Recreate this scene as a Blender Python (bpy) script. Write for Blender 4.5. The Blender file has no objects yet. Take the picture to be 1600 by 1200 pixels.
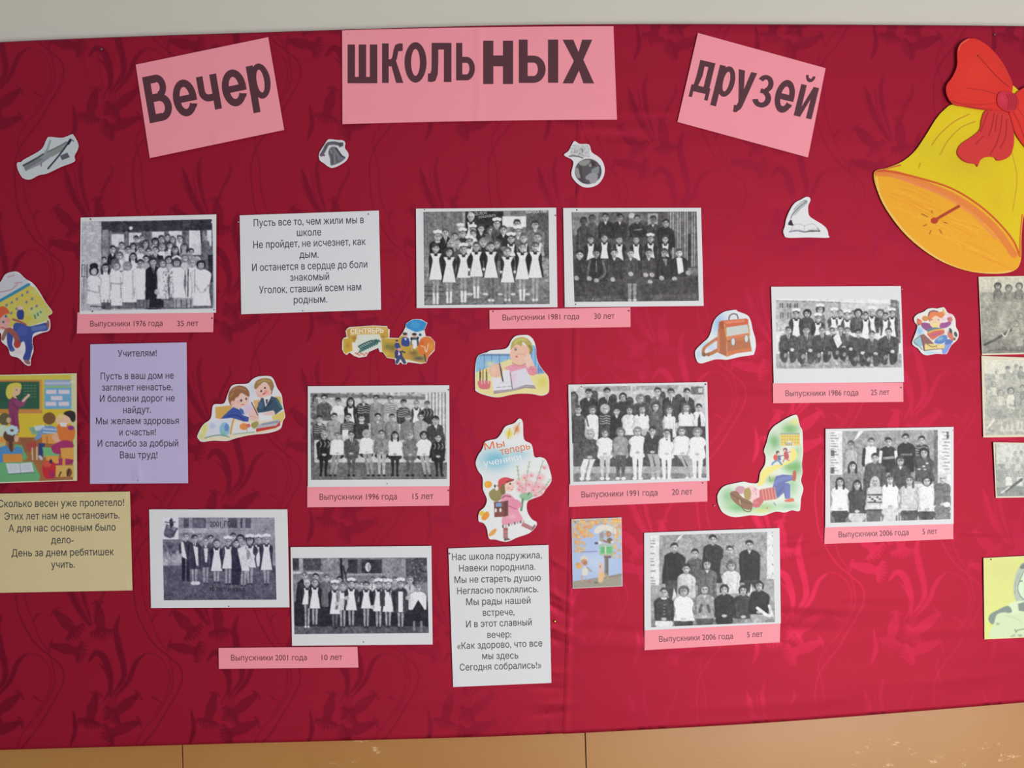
import bpy, math, random
import numpy as np
from mathutils import Vector, Matrix, Euler

SC = bpy.context.scene
COL = SC.collection

# ------------------------------------------------------------ camera, world, lights
F_PX = 1386.0
CAM_POS = Vector((0.0, -1.93, 1.60))
YAW, ROLL = math.radians(2.35), math.radians(1.75)
fwd = Vector((math.sin(YAW), math.cos(YAW), 0.0))
rgt0 = Vector((math.cos(YAW), -math.sin(YAW), 0.0))
up0 = Vector((0, 0, 1))
rgt = rgt0 * math.cos(ROLL) - up0 * math.sin(ROLL)
up = up0 * math.cos(ROLL) + rgt0 * math.sin(ROLL)
cam_data = bpy.data.cameras.new('camera')
cam = bpy.data.objects.new('camera', cam_data)
COL.objects.link(cam)
m = Matrix((rgt, up, -fwd)).transposed().to_4x4()
m.translation = CAM_POS
cam.matrix_world = m
cam_data.sensor_width = 36.0
cam_data.lens = F_PX * 36.0 / 1600.0
cam_data.clip_start = 0.02
SC.camera = cam

world = bpy.data.worlds.new('world')
SC.world = world
world.use_nodes = True
bg = world.node_tree.nodes['Background']
bg.inputs[0].default_value = (0.86, 0.93, 1.0, 1)
bg.inputs[1].default_value = 0.33


def area_light(name, loc, target, sx, sy, power, color):
    d = bpy.data.lights.new(name, 'AREA')
    d.shape = 'RECTANGLE'
    d.size, d.size_y, d.energy, d.color = sx, sy, power, color
    o = bpy.data.objects.new(name, d)
    o.location = loc
    v = Vector(target) - Vector(loc)
    o.rotation_euler = v.to_track_quat('-Z', 'Y').to_euler()
    COL.objects.link(o)
    return o


# one low broad window behind the viewer on the right, the sky of the hall for the rest
area_light('window_light', (1.75, -3.3, 0.80), (0.5, 0.0, 1.3), 1.7, 1.5, 94, (1.0, 0.975, 0.95))

vs = SC.view_settings
vs.view_transform = 'Standard'
vs.look = 'None'
vs.gamma = 1.0
vs.use_curve_mapping = False
vs.exposure = 0.07

# ------------------------------------------------------------ basic helpers
OX, OY, OZ = CAM_POS


def wall_point(px, py, depth):
    """point of the plane y = -depth; arrays allowed"""
    px = np.asarray(px, float); py = np.asarray(py, float)
    a = (px - 800.0) / F_PX
    b = (600.0 - py) / F_PX
    dx = rgt.x * a + up.x * b + fwd.x
    dy = rgt.y * a + up.y * b + fwd.y
    dz = rgt.z * a + up.z * b + fwd.z
    t = (-np.asarray(depth, float) - OY) / dy
    return np.stack([OX + dx * t, OY + dy * t, OZ + dz * t], -1)


def lin(c):
    c = np.asarray(c, float)
    if c.max() > 1.0:
        c = c / 255.0
    return np.where(c <= 0.04045, c / 12.92, ((c + 0.055) / 1.055) ** 2.4)


def link(o, parent=None):
    COL.objects.link(o)
    if parent is not None:
        o.parent = parent
    return o


def describe(o, label, category=None, group=None):
    o['label'] = label
    if category:
        o['category'] = category
    if group:
        o['group'] = group
    return o


def thing(name, label, category, loc, group=None):
    o = bpy.data.objects.new(name, None)
    o.empty_display_size = 0.02
    o.location = loc
    link(o)
    return describe(o, label, category, group)


def mesh_obj(name, verts, faces, mat, parent=None, colors=None, smooth=False, weave=None):
    """verts in world space; object origin goes to the parent's location"""
    verts = np.asarray(verts, float).reshape(-1, 3)
    if parent is not None:
        verts = verts - np.array(parent.location)
    me = bpy.data.meshes.new(name)
    faces_is_arr = isinstance(faces, np.ndarray)
    if faces_is_arr:
        n = len(faces); k = faces.shape[1]
        me.vertices.add(len(verts))
        me.vertices.foreach_set('co', verts.astype(np.float32).ravel())
        me.loops.add(n * k)
        me.loops.foreach_set('vertex_index', faces.astype(np.int32).ravel())
        me.polygons.add(n)
        me.polygons.foreach_set('loop_start', np.arange(0, n * k, k, dtype=np.int32))
        me.update(calc_edges=True)
    else:
        me.from_pydata([tuple(v) for v in verts], [], faces)
        me.update()
    if colors is not None:
        at = me.color_attributes.new('print_color', 'FLOAT_COLOR', 'POINT')
        c4 = np.ones((len(verts), 4), np.float32)
        c4[:, :3] = colors
        at.data.foreach_set('color', c4.ravel())
    if weave is not None:
        at = me.attributes.new('weave', 'FLOAT', 'POINT')
        at.data.foreach_set('value', weave.astype(np.float32).ravel())
    me.polygons.foreach_set('use_smooth', np.full(len(me.polygons), bool(smooth)))
    me.materials.append(mat)
    o = bpy.data.objects.new(name, me)
    return link(o, parent)


def inside(poly, X, Y):
    """even-odd test of points in a polygon"""
    p = np.asarray(poly, float)
    res = np.zeros(X.shape, bool)
    x0, y0 = p[:, 0], p[:, 1]
    x1, y1 = np.roll(x0, -1), np.roll(y0, -1)
    for a, b, c, d in zip(x0, y0, x1, y1):
        if b == d:
            continue
        cond = (b > Y) != (d > Y)
        xi = (c - a) * (Y - b) / (d - b) + a
        res ^= cond & (X < xi)
    return res


def smooth_loop(pts, n=5):
    p = np.asarray(pts, float); N = len(p); out = []
    for i in range(N):
        a, b, c, d = p[i - 1], p[i], p[(i + 1) % N], p[(i + 2) % N]
        for k in range(n):
            t = k / n
            out.append(0.5 * (2 * b + (c - a) * t + (2 * a - 5 * b + 4 * c - d) * t * t + (3 * b - a - 3 * c + d) * t ** 3))
    return np.array(out)


def smooth_open(pts, n=6):
    p = [np.asarray(q, float) for q in pts]
    p = [2 * p[0] - p[1]] + p + [2 * p[-1] - p[-2]]
    out = []
    for i in range(1, len(p) - 2):
        a, b, c, d = p[i - 1], p[i], p[i + 1], p[i + 2]
        for k in range(n):
            t = k / n
            out.append(0.5 * (2 * b + (c - a) * t + (2 * a - 5 * b + 4 * c - d) * t * t + (3 * b - a - 3 * c + d) * t ** 3))
    out.append(p[-2])
    return np.array(out)


# ------------------------------------------------------------ materials
def new_mat(name, color=(0.8, 0.8, 0.8), rough=0.7, spec=0.3):
    mt = bpy.data.materials.new(name)
    mt.use_nodes = True
    b = mt.node_tree.nodes['Principled BSDF']
    b.inputs['Base Color'].default_value = (*color, 1)
    b.inputs['Roughness'].default_value = rough
    b.inputs['Specular IOR Level'].default_value = spec
    return mt


def add_noise_tint(mt, scale, lo, hi, detail=3, bump=0.0, bscale=None, stretch=(1, 1, 1)):
    nt = mt.node_tree; b = nt.nodes['Principled BSDF']
    tc = nt.nodes.new('ShaderNodeTexCoord'); mp = nt.nodes.new('ShaderNodeMapping')
    mp.inputs['Scale'].default_value = stretch
    n = nt.nodes.new('ShaderNodeTexNoise'); n.inputs['Scale'].default_value = scale
    n.inputs['Detail'].default_value = detail
    nt.links.new(tc.outputs['Object'], mp.inputs[0]); nt.links.new(mp.outputs[0], n.inputs['Vector'])
    mx = nt.nodes.new('ShaderNodeMix'); mx.data_type = 'RGBA'
    col = tuple(b.inputs['Base Color'].default_value)[:3]
    mx.inputs[6].default_value = (*[c * lo for c in col], 1)
    mx.inputs[7].default_value = (*[min(1, c * hi) for c in col], 1)
    nt.links.new(n.outputs['Fac'], mx.inputs[0])
    nt.links.new(mx.outputs[2], b.inputs['Base Color'])
    if bump:
        n2 = nt.nodes.new('ShaderNodeTexNoise'); n2.inputs['Scale'].default_value = bscale or scale
        nt.links.new(mp.outputs[0], n2.inputs['Vector'])
        bp = nt.nodes.new('ShaderNodeBump'); bp.inputs['Strength'].default_value = bump
        bp.inputs['Distance'].default_value = 0.002
        nt.links.new(n2.outputs['Fac'], bp.inputs['Height']); nt.links.new(bp.outputs[0], b.inputs['Normal'])
    return mt


def paper(name, srgb, k=1.0):
    c = lin(srgb) * k
    mt = new_mat(name, tuple(c), 0.6, 0.25)
    return add_noise_tint(mt, 9, 0.965, 1.03, 2, bump=0.06, bscale=14)


M_WHITE = paper('white_paper', (231, 233, 236))
M_PINK = paper('pink_paper', (255, 158, 171))
M_LILAC = paper('lilac_paper', (199, 187, 226))
M_TAN = paper('tan_paper', (222, 206, 158))
M_INK = new_mat('toner_black', (0.06, 0.06, 0.075), 0.5, 0.3)
M_INK_T = new_mat('toner_on_pink', (0.105, 0.032, 0.046), 0.5, 0.35)
M_INK_S = new_mat('toner_on_strip', (0.16, 0.045, 0.06), 0.5, 0.3)


def printed(name, rough=0.5, spec=0.3, grain=0.06):
    mt = new_mat(name, (0.8, 0.8, 0.8), rough, spec)
    nt = mt.node_tree; b = nt.nodes['Principled BSDF']
    at = nt.nodes.new('ShaderNodeAttribute'); at.attribute_name = 'print_color'
    tc = nt.nodes.new('ShaderNodeTexCoord')
    n = nt.nodes.new('ShaderNodeTexNoise'); n.inputs['Scale'].default_value = 420; n.inputs['Detail'].default_value = 2
    mr = nt.nodes.new('ShaderNodeMapRange')
    mr.inputs[1].default_value = 0.3; mr.inputs[2].default_value = 0.7
    mr.inputs[3].default_value = 1 - grain; mr.inputs[4].default_value = 1 + grain
    nt.links.new(tc.outputs['Object'], n.inputs['Vector']); nt.links.new(n.outputs['Fac'], mr.inputs[0])
    mx = nt.nodes.new('ShaderNodeMix'); mx.data_type = 'RGBA'; mx.blend_type = 'MULTIPLY'
    mx.inputs[0].default_value = 1
    nt.links.new(at.outputs['Color'], mx.inputs[6]); nt.links.new(mr.outputs[0], mx.inputs[7])
    nt.links.new(mx.outputs[2], b.inputs['Base Color'])
    return mt


M_PHOTO = printed('photocopy_print', 0.5, 0.3, 0.10)
M_CARD = printed('colour_print', 0.45, 0.35, 0.03)
M_BELL = printed('painted_card', 0.55, 0.3, 0.05)


def ink_mat(name, srgb):
    return new_mat(name, tuple(lin(srgb)), 0.5, 0.3)


# ------------------------------------------------------------ drawing canvas (flat prints)
class Canvas:
    """A flat print drawn in the coordinates of an enlarged view: origin + scale give the sheet position."""
    def __init__(self, box, ox, oy, s, res=1.2, bgc=(235, 236, 238), ss=2):
        self.x0, self.y0, self.x1, self.y1 = box
        self.ox, self.oy, self.s = ox, oy, s
        self.res = res; self.ss = ss
        k = res * ss
        self.nx = int(math.ceil((self.x1 - self.x0) * res)) + 1
        self.ny = int(math.ceil((self.y1 - self.y0) * res)) + 1
        W, H = self.nx * ss, self.ny * ss
        # sheet coordinates of samples
        xs = self.x0 + (np.arange(W) + 0.5 - ss / 2) / k
        ys = self.y0 + (np.arange(H) + 0.5 - ss / 2) / k
        self.X, self.Y = np.meshgrid((xs - ox) * s, (ys - oy) * s)
        self.img = np.empty((H, W, 3)); self.img[:] = np.asarray(bgc, float) if not np.isscalar(bgc) else bgc
        self.u = k / s          # samples per drawing unit
        self.rng = np.random.default_rng(int(ox * 7 + oy))

    def _c(self, c):
        if np.isscalar(c):
            c = (c * 255,) * 3
        return np.asarray(c, float)

    def _win(self, xa, ya, xb, yb):
        X0, Y0 = self.X[0, 0], self.Y[0, 0]
        i0 = max(0, int((xa - X0) * self.u) - 1); i1 = min(self.img.shape[1], int((xb - X0) * self.u) + 3)
        j0 = max(0, int((ya - Y0) * self.u) - 1); j1 = min(self.img.shape[0], int((yb - Y0) * self.u) + 3)
        if i1 <= i0 or j1 <= j0:
            return None
        return slice(j0, j1), slice(i0, i1)

    def _put(self, w, mask, c, a=1.0):
        sub = self.img[w]
        sub[mask] = sub[mask] * (1 - a) + self._c(c) * a

    def poly(self, pts, c, a=1.0, sm=False):
        p = smooth_loop(pts, 4) if sm else np.asarray(pts, float)
        w = self._win(p[:, 0].min(), p[:, 1].min(), p[:, 0].max(), p[:, 1].max())
        if w is None:
            return
        self._put(w, inside(p, self.X[w], self.Y[w]), c, a)

    def rect(self, x0, y0, x1, y1, c, a=1.0):
        self.poly([(x0, y0), (x1, y0), (x1, y1), (x0, y1)], c, a)

    def ell(self, x, y, rx, ry, c, rot=0.0, a=1.0):
        R = max(rx, ry)
        w = self._win(x - R, y - R, x + R, y + R)
        if w is None:
            return
        X, Y = self.X[w] - x, self.Y[w] - y
        cr, sr = math.cos(math.radians(rot)), math.sin(math.radians(rot))
        U, V = X * cr + Y * sr, -X * sr + Y * cr
        self._put(w, (U / rx) ** 2 + (V / ry) ** 2 <= 1, c, a)

    def line(self, pts, wd, c, a=1.0, sm=True):
        p = smooth_open(pts, 5) if (sm and len(pts) > 2) else np.asarray(pts, float)
        h = wd / 2
        w = self._win(p[:, 0].min() - h, p[:, 1].min() - h, p[:, 0].max() + h, p[:, 1].max() + h)
        if w is None:
            return
        X, Y = self.X[w], self.Y[w]
        m_ = np.zeros(X.shape, bool)
        for (xa, ya), (xb, yb) in zip(p[:-1], p[1:]):
            dx, dy = xb - xa, yb - ya
            L = dx * dx + dy * dy + 1e-9
            t = np.clip(((X - xa) * dx + (Y - ya) * dy) / L, 0, 1)
            m_ |= (X - xa - t * dx) ** 2 + (Y - ya - t * dy) ** 2 <= h * h
        self._put(w, m_, c, a)

    def soft(self, x, y, rx, ry, c, a=1.0):
        w = self._win(x - 2 * rx, y - 2 * ry, x + 2 * rx, y + 2 * ry)
        if w is None:
            return
        g = a * np.exp(-(((self.X[w] - x) / rx) ** 2 + ((self.Y[w] - y) / ry) ** 2) * 1.5)[..., None]
        self.img[w] = self.img[w] * (1 - g) + self._c(c) * g

    def speckle(self, x0, y0, x1, y1, size, lo, hi, n, color=None, a=0.6):
        for _ in range(n):
            x = self.rng.uniform(x0, x1); y = self.rng.uniform(y0, y1)
            c = self.rng.uniform(lo, hi) if color is None else color[self.rng.integers(len(color))]
            self.ell(x, y, size * self.rng.uniform(.5, 1.3), size * self.rng.uniform(.4, 1), c, self.rng.uniform(0, 180), a)

    def mottle(self, amp=.062):
        """uneven tone of a photocopied snapshot"""
        H, W = self.img.shape[:2]
        f = np.zeros((H, W))
        for cell, a in ((26, .45), (9, .8), (4.5, 1.0)):
            ny, nx = int(H / cell) + 3, int(W / cell) + 3
            g = self.rng.normal(0, 1, (ny, nx))
            v = np.arange(H) / cell; u = np.arange(W) / cell
            j, i = v.astype(int), u.astype(int); fy, fx = (v - j)[:, None], (u - i)[None]
            f += a * ((g[j][:, i] * (1 - fx) + g[j][:, i + 1] * fx) * (1 - fy) + (g[j + 1][:, i] * (1 - fx) + g[j + 1][:, i + 1] * fx) * fy)
        lum = self.img.mean(2) / 255.0
        k = amp * (0.45 + 2.2 * lum * (1 - lum))
        self.img = np.clip(self.img + (f * k * 255)[..., None] * 0.8, 0, 255)

    def blur(self, k=1):
        im = self.img
        for _ in range(k):
            p = np.pad(im, ((1, 1), (1, 1), (0, 0)), 'edge')
            im = (p[:-2, 1:-1] + 2 * p[1:-1, 1:-1] + p[2:, 1:-1]) / 4
            p = np.pad(im, ((1, 1), (1, 1), (0, 0)), 'edge')
            im = (p[1:-1, :-2] + 2 * p[1:-1, 1:-1] + p[1:-1, 2:]) / 4
        self.img = im

    def colors(self, noise=0.0):
        s = self.ss
        im = self.img.reshape(self.ny, s, self.nx, s, 3).mean((1, 3))
        if noise:
            im = im + self.rng.normal(0, noise * 255, im.shape[:2])[..., None]
        return lin(np.clip(im, 2, 254) / 255.0)

    def grid(self):
        xs = self.x0 + np.arange(self.nx) / self.res
        ys = self.y0 + np.arange(self.ny) / self.res
        return np.meshgrid(xs, ys)


def grid_faces(ny, nx):
    i = np.arange((ny - 1) * nx).reshape(ny - 1, nx)[:, :-1].ravel()
    return np.stack([i, i + nx, i + nx + 1, i + 1], 1)


# ------------------------------------------------------------ sheets
BOARD = 0.030            # front of the stretched fabric
LAYER = {0: 0.0340, 1: 0.0350, 2: 0.0362}


class Sheet:
    def __init__(self, name, label, category, quad, mat, layer=1, group=None, amp=0.0005, dimples=(), seed=1, ridge=None,
                 sag=(0, 0), thick=0.0003):
        self.quad = np.asarray(quad, float)      # tl, tr, br, bl
        self.base = LAYER[layer]; self.amp = amp; self.dim = dimples; self.ridge = ridge
        r = random.Random(seed); self.ph = (r.uniform(0, 6), r.uniform(0, 6), r.uniform(30, 50), r.uniform(30, 50))
        c = self.quad.mean(0)
        loc = wall_point(c[0], c[1], self.base)
        self.root = thing(name, label, category, tuple(loc), group)
        nu, nv = (91 if ridge else 25), 19
        u, v = np.meshgrid(np.linspace(0, 1, nu), np.linspace(0, 1, nv))
        q = self.quad
        X = (1 - v) * ((1 - u) * q[0, 0] + u * q[1, 0]) + v * ((1 - u) * q[3, 0] + u * q[2, 0])
        Y = (1 - v) * ((1 - u) * q[0, 1] + u * q[1, 1]) + v * ((1 - u) * q[3, 1] + u * q[2, 1])
        Y = Y - (sag[0] * (1 - v) + sag[1] * v) * 4 * u * (1 - u)
        D = self.depth(X, Y)
        front = wall_point(X, Y, D).reshape(-1, 3)
        back = wall_point(X, Y, D).reshape(-1, 3); back[:, 1] += thick
        f = grid_faces(nv, nu)
        n = nu * nv
        fb = f[:, ::-1] + n
        rim = list(range(nu)) + [nu * (k + 1) - 1 for k in range(1, nv)] + [n - 1 - k for k in range(1, nu)] + [nu * (nv - 1 - k) for k in range(1, nv - 1)]
        rf = np.array([(rim[k], rim[(k + 1) % len(rim)], rim[(k + 1) % len(rim)] + n, rim[k] + n) for k in range(len(rim))])
        mesh_obj('sheet', np.vstack([front, back]), np.vstack([f, fb, rf]), mat, self.root, smooth=False)

    def depth(self, x, y):
        a, b, c, d = self.ph
        q = self.quad
        D = self.base + self.amp * np.sin(np.asarray(x) / c + a) * np.sin(np.asarray(y) / d + b)
        if self.ridge:
            D = D + self.ridge[1] * np.exp(-((x - self.ridge[0]) / 7.0) ** 2)
        for (dx, dy, am, rx, ry) in self.dim:
            D = D + am * np.exp(-((x - dx) / rx) ** 2 - ((y - dy) / ry) ** 2)
        return D

    def raster(self, cv, mat, quad=None, poly=None, noise=0.0, name='photo_print', label=None):
        """place the drawn canvas on the sheet as a thin printed skin"""
        if quad is not None:
            q = np.asarray(quad, float)
            u, v = np.meshgrid(np.linspace(0, 1, cv.nx), np.linspace(0, 1, cv.ny))
            X = (1 - v) * ((1 - u) * q[0, 0] + u * q[1, 0]) + v * ((1 - u) * q[3, 0] + u * q[2, 0])
            Y = (1 - v) * ((1 - u) * q[0, 1] + u * q[1, 1]) + v * ((1 - u) * q[3, 1] + u * q[2, 1])
            # sample the drawing where the skin lies
            col = cv.colors(noise)
            gx = np.clip((X - cv.x0) * cv.res, 0, cv.nx - 1.001); gy = np.clip((Y - cv.y0) * cv.res, 0, cv.ny - 1.001)
            ix, iy = gx.astype(int), gy.astype(int); fx, fy = (gx - ix)[..., None], (gy - iy)[..., None]
            C = (col[iy, ix] * (1 - fx) + col[iy, ix + 1] * fx) * (1 - fy) + (col[iy + 1, ix] * (1 - fx) + col[iy + 1, ix + 1] * fx) * fy
            f = grid_faces(cv.ny, cv.nx)
        V = wall_point(X, Y, self.depth(X, Y) + 0.00012).reshape(-1, 3)
        o = mesh_obj(name, V, f, mat, self.root, colors=C.reshape(-1, 3))
        if label:
            o['label'] = label
        return o


class Cutout:
    def __init__(self, name, label, category, outline, ox, oy, s, mat=None, layer=1, thick=0.0008, n=4, extra=0.0, group=None, smooth=True):
        p = np.asarray(outline, float)
        if smooth:
            p = smooth_loop(p, n)
        p = p / s + np.array([ox, oy])
        self.p = p
        self.base = LAYER[layer] + extra
        c = p.mean(0)
        self.root = thing(name, label, category, tuple(wall_point(c[0], c[1], self.base)), group)
        card(p, self.base, thick, mat or M_WHITE, 'card', self.root)

    def raster(self, cv, mat=None, noise=0.0, name='picture_print', clip=None):
        X, Y = cv.grid()
        msk = inside(self.p if clip is None else clip, X, Y)
        f = grid_faces(cv.ny, cv.nx)
        mv = msk.ravel()
        keep = mv[f].all(1)
        f = f[keep]
        used = np.unique(f)
        remap = np.zeros(cv.nx * cv.ny, int); remap[used] = np.arange(len(used))
        V = wall_point(X.ravel()[used], Y.ravel()[used], self.base + 0.00012)
        return mesh_obj(name, V, remap[f], mat or M_CARD, self.root, colors=cv.colors(noise).reshape(-1, 3)[used])


def card(p, depth, thick, mat, name, parent):
    """flat card cut along the px outline p, front at depth"""
    from mathutils.geometry import tessellate_polygon
    F = wall_point(p[:, 0], p[:, 1], depth)
    B = F.copy(); B[:, 1] += thick
    n = len(p)
    tris = tessellate_polygon([[Vector((x, y, 0)) for x, y in p]])
    area = 0.5 * np.sum(p[:, 0] * np.roll(p[:, 1], -1) - np.roll(p[:, 0], -1) * p[:, 1])
    faces = []
    for t in tris:
        a, b, c = t
        cr = (p[b][0] - p[a][0]) * (p[c][1] - p[a][1]) - (p[b][1] - p[a][1]) * (p[c][0] - p[a][0])
        if cr > 0:
            a, b, c = a, c, b
        faces.append((a, b, c)); faces.append((a + n, c + n, b + n))
    for k in range(n):
        q = (k + 1) % n
        faces.append((k, q, q + n, k + n) if area < 0 else (q, k, k + n, q + n))
    return mesh_obj(name, np.vstack([F, B]), faces, mat, parent)


# ------------------------------------------------------------ lettering
_font_cache = {}


def glyph_mesh(txt, bold=0.0):
    """outline of a line of text, filled by the non-zero rule"""
    key = (txt, bold)
    if key in _font_cache:
        return _font_cache[key]
    from mathutils.geometry import delaunay_2d_cdt
    cu = bpy.data.curves.new('text_tmp', 'FONT')
    cu.body = txt; cu.size = 1.0
    ob = bpy.data.objects.new('text_tmp', cu)
    COL.objects.link(ob)
    dg = bpy.context.evaluated_depsgraph_get()
    cv = ob.to_curve(dg)
    loops = []
    for sp in cv.splines:
        P = []
        bp = sp.bezier_points
        for i in range(len(bp)):
            p0, p1, p2, p3 = (np.array(q[:2]) for q in (bp[i].co, bp[i].handle_right, bp[(i + 1) % len(bp)].handle_left, bp[(i + 1) % len(bp)].co))
            L = np.linalg.norm(p3 - p0)
            straight = abs(np.cross(p1 - p0, p3 - p0)) + abs(np.cross(p2 - p0, p3 - p0)) < 1e-5
            k = 1 if straight or L < 0.01 else 3
            for j in range(k):
                t = j / k
                P.append((1 - t) ** 3 * p0 + 3 * t * (1 - t) ** 2 * p1 + 3 * t * t * (1 - t) * p2 + t ** 3 * p3)
        P = [P[i] for i in range(len(P)) if np.linalg.norm(P[i] - P[i - 1]) > 1e-4]
        if len(P) < 3:
            continue
        P = np.array(P)
        loops.append(P)
    if bold:
        fat = []
        for P in loops:
            depth = sum(bool(inside(Q, P[:1, 0] + 1e-5, P[:1, 1] + 1e-5)[0]) for Q in loops if Q is not P)
            ar = np.sum(P[:, 0] * np.roll(P[:, 1], -1) - np.roll(P[:, 0], -1) * P[:, 1])
            e = np.roll(P, -1, 0) - P; e /= np.linalg.norm(e, axis=1)[:, None]
            nrm = np.stack([e[:, 1], -e[:, 0]], 1) * (1 if ar > 0 else -1) * (-1 if depth % 2 else 1)
            nv = nrm + np.roll(nrm, 1, 0); nv /= np.maximum(np.linalg.norm(nv, axis=1), 0.5)[:, None]
            fat.append(P + nv * bold)
        loops = fat
    ob.to_curve_clear()
    bpy.data.objects.remove(ob); bpy.data.curves.remove(cu)
    allp = np.vstack(loops); edges = []; n = 0
    for P in loops:
        edges += [(n + i, n + (i + 1) % len(P)) for i in range(len(P))]; n += len(P)
    res = delaunay_2d_cdt([Vector(p) for p in allp], edges, [], 0, 1e-6)
    V = np.array([tuple(v) for v in res[0]]); T = np.array([f for f in res[2] if len(f) == 3])
    cen = V[T].mean(1)
    wn = np.zeros(len(T), int)
    for P in loops:
        lo, hi = P.min(0), P.max(0)
        idx = np.where((cen[:, 0] > lo[0]) & (cen[:, 0] < hi[0]) & (cen[:, 1] > lo[1]) & (cen[:, 1] < hi[1]))[0]
        X, Y = cen[idx, 0], cen[idx, 1]
        for (x0, y0), (x1, y1) in zip(P, np.roll(P, -1, 0)):
            if y0 == y1:
                continue
            xi = x0 + (x1 - x0) * (Y - y0) / (y1 - y0)
            wn[idx] += ((y0 <= Y) & (y1 > Y) & (X < xi)).astype(int) - ((y1 <= Y) & (y0 > Y) & (X < xi)).astype(int)
    Fs = [tuple(int(i) for i in t) for t in T[wn != 0]]
    _font_cache[key] = (V, Fs)
    return V, Fs


def lettering(sheet, lines, mat, size, depth_of, bold=0.0, name='lettering', label=None, parent=None):
    """lines: (text, x0, y0, x1, y1) baseline from left end to right end in sheet px; size = em height in px"""
    VV, FF, n = [], [], 0
    for (txt, x0, y0, x1, y1) in lines:
        V, Fs = glyph_mesh(txt, bold)
        if not len(V):
            continue
        a, b = V[:, 0].min(), V[:, 0].max()
        t = (V[:, 0] - a) / (b - a)
        L = math.hypot(x1 - x0, y1 - y0); ux, uy = (x1 - x0) / L, (y1 - y0) / L
        X = x0 + ux * t * L + uy * V[:, 1] * size
        Y = y0 + uy * t * L - ux * V[:, 1] * size
        VV.append(wall_point(X, Y, depth_of(X, Y) + 0.0002)); FF += [tuple(i + n for i in f) for f in Fs]; n += len(V)
    o = mesh_obj(name, np.vstack(VV), FF, mat, parent or sheet.root)
    if label:
        o['label'] = label
    o['kind'] = 'stuff'      # letters a few pixels high, too small to pick apart
    return o

# ============================================================ THE SETTING
M_WALL = add_noise_tint(new_mat('painted_plaster', tuple(lin((217, 213, 200))), 0.75, 0.2), 3, 0.97, 1.03, 4, bump=0.12, bscale=60)


def dado_material():
    mt = new_mat('glossy_ochre_paint', tuple(lin((190, 141, 90))), 0.40, 0.8)
    nt = mt.node_tree; b = nt.nodes['Principled BSDF']
    tc = nt.nodes.new('ShaderNodeTexCoord')
    n1 = nt.nodes.new('ShaderNodeTexNoise'); n1.inputs['Scale'].default_value = 3.5; n1.inputs['Detail'].default_value = 4
    mp = nt.nodes.new('ShaderNodeMapping'); mp.inputs['Scale'].default_value = (1.0, 1.0, 2.2)
    mp.inputs['Rotation'].default_value = (0, 0.35, 0)
    n2 = nt.nodes.new('ShaderNodeTexNoise'); n2.inputs['Scale'].default_value = 26; n2.inputs['Detail'].default_value = 6
    n2.inputs['Roughness'].default_value = 0.75
    n3 = nt.nodes.new('ShaderNodeTexNoise'); n3.inputs['Scale'].default_value = 5.0
    nt.links.new(tc.outputs['Object'], n1.inputs['Vector']); nt.links.new(tc.outputs['Object'], mp.inputs[0])
    nt.links.new(mp.outputs[0], n2.inputs['Vector']); nt.links.new(tc.outputs['Object'], n3.inputs['Vector'])
    tint = nt.nodes.new('ShaderNodeMix'); tint.data_type = 'RGBA'
    tint.inputs[6].default_value = (*lin((172, 118, 58)), 1); tint.inputs[7].default_value = (*lin((190, 138, 78)), 1)
    nt.links.new(n1.outputs['Fac'], tint.inputs[0])
    r1 = nt.nodes.new('ShaderNodeMapRange'); r1.inputs[1].default_value = 0.60; r1.inputs[2].default_value = 0.66
    r2 = nt.nodes.new('ShaderNodeMapRange'); r2.inputs[1].default_value = 0.55; r2.inputs[2].default_value = 0.63
    nt.links.new(n2.outputs['Fac'], r1.inputs[0]); nt.links.new(n3.outputs['Fac'], r2.inputs[0])
    mul = nt.nodes.new('ShaderNodeMath'); mul.operation = 'MULTIPLY'
    nt.links.new(r1.outputs[0], mul.inputs[0]); nt.links.new(r2.outputs[0], mul.inputs[1])
    sc = nt.nodes.new('ShaderNodeMix'); sc.data_type = 'RGBA'
    sc.inputs[7].default_value = (*lin((222, 186, 140)), 1)
    nt.links.new(mul.outputs[0], sc.inputs[0]); nt.links.new(tint.outputs[2], sc.inputs[6])
    nt.links.new(sc.outputs[2], b.inputs['Base Color'])
    bp = nt.nodes.new('ShaderNodeBump'); bp.inputs['Strength'].default_value = 0.15; bp.inputs['Distance'].default_value = 0.002
    n4 = nt.nodes.new('ShaderNodeTexNoise'); n4.inputs['Scale'].default_value = 8
    nt.links.new(tc.outputs['Object'], n4.inputs['Vector']); nt.links.new(n4.outputs['Fac'], bp.inputs['Height'])
    nt.links.new(bp.outputs[0], b.inputs['Normal'])
    return mt


M_DADO = dado_material()
M_FLOOR = add_noise_tint(new_mat('floor_paint', (0.16, 0.075, 0.035), 0.5, 0.4), 5, 0.85, 1.15, 4)


def box(name, x0, y0, z0, x1, y1, z1, mat, parent=None, bev=0.0):
    import bmesh
    bm = bmesh.new()
    bmesh.ops.create_cube(bm, size=1.0)
    for v in bm.verts:
        v.co = ((x0 + x1) / 2 + v.co.x * (x1 - x0), (y0 + y1) / 2 + v.co.y * (y1 - y0), (z0 + z1) / 2 + v.co.z * (z1 - z0))
    if bev:
        bmesh.ops.bevel(bm, geom=bm.edges[:], offset=bev, segments=2, affect='EDGES', profile=0.6)
    me = bpy.data.meshes.new(name)
    if parent is not None:
        for v in bm.verts:
            v.co -= Vector(parent.location)
    bm.to_mesh(me); bm.free()
    me.materials.append(mat)
    return link(bpy.data.objects.new(name, me), parent)


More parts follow.
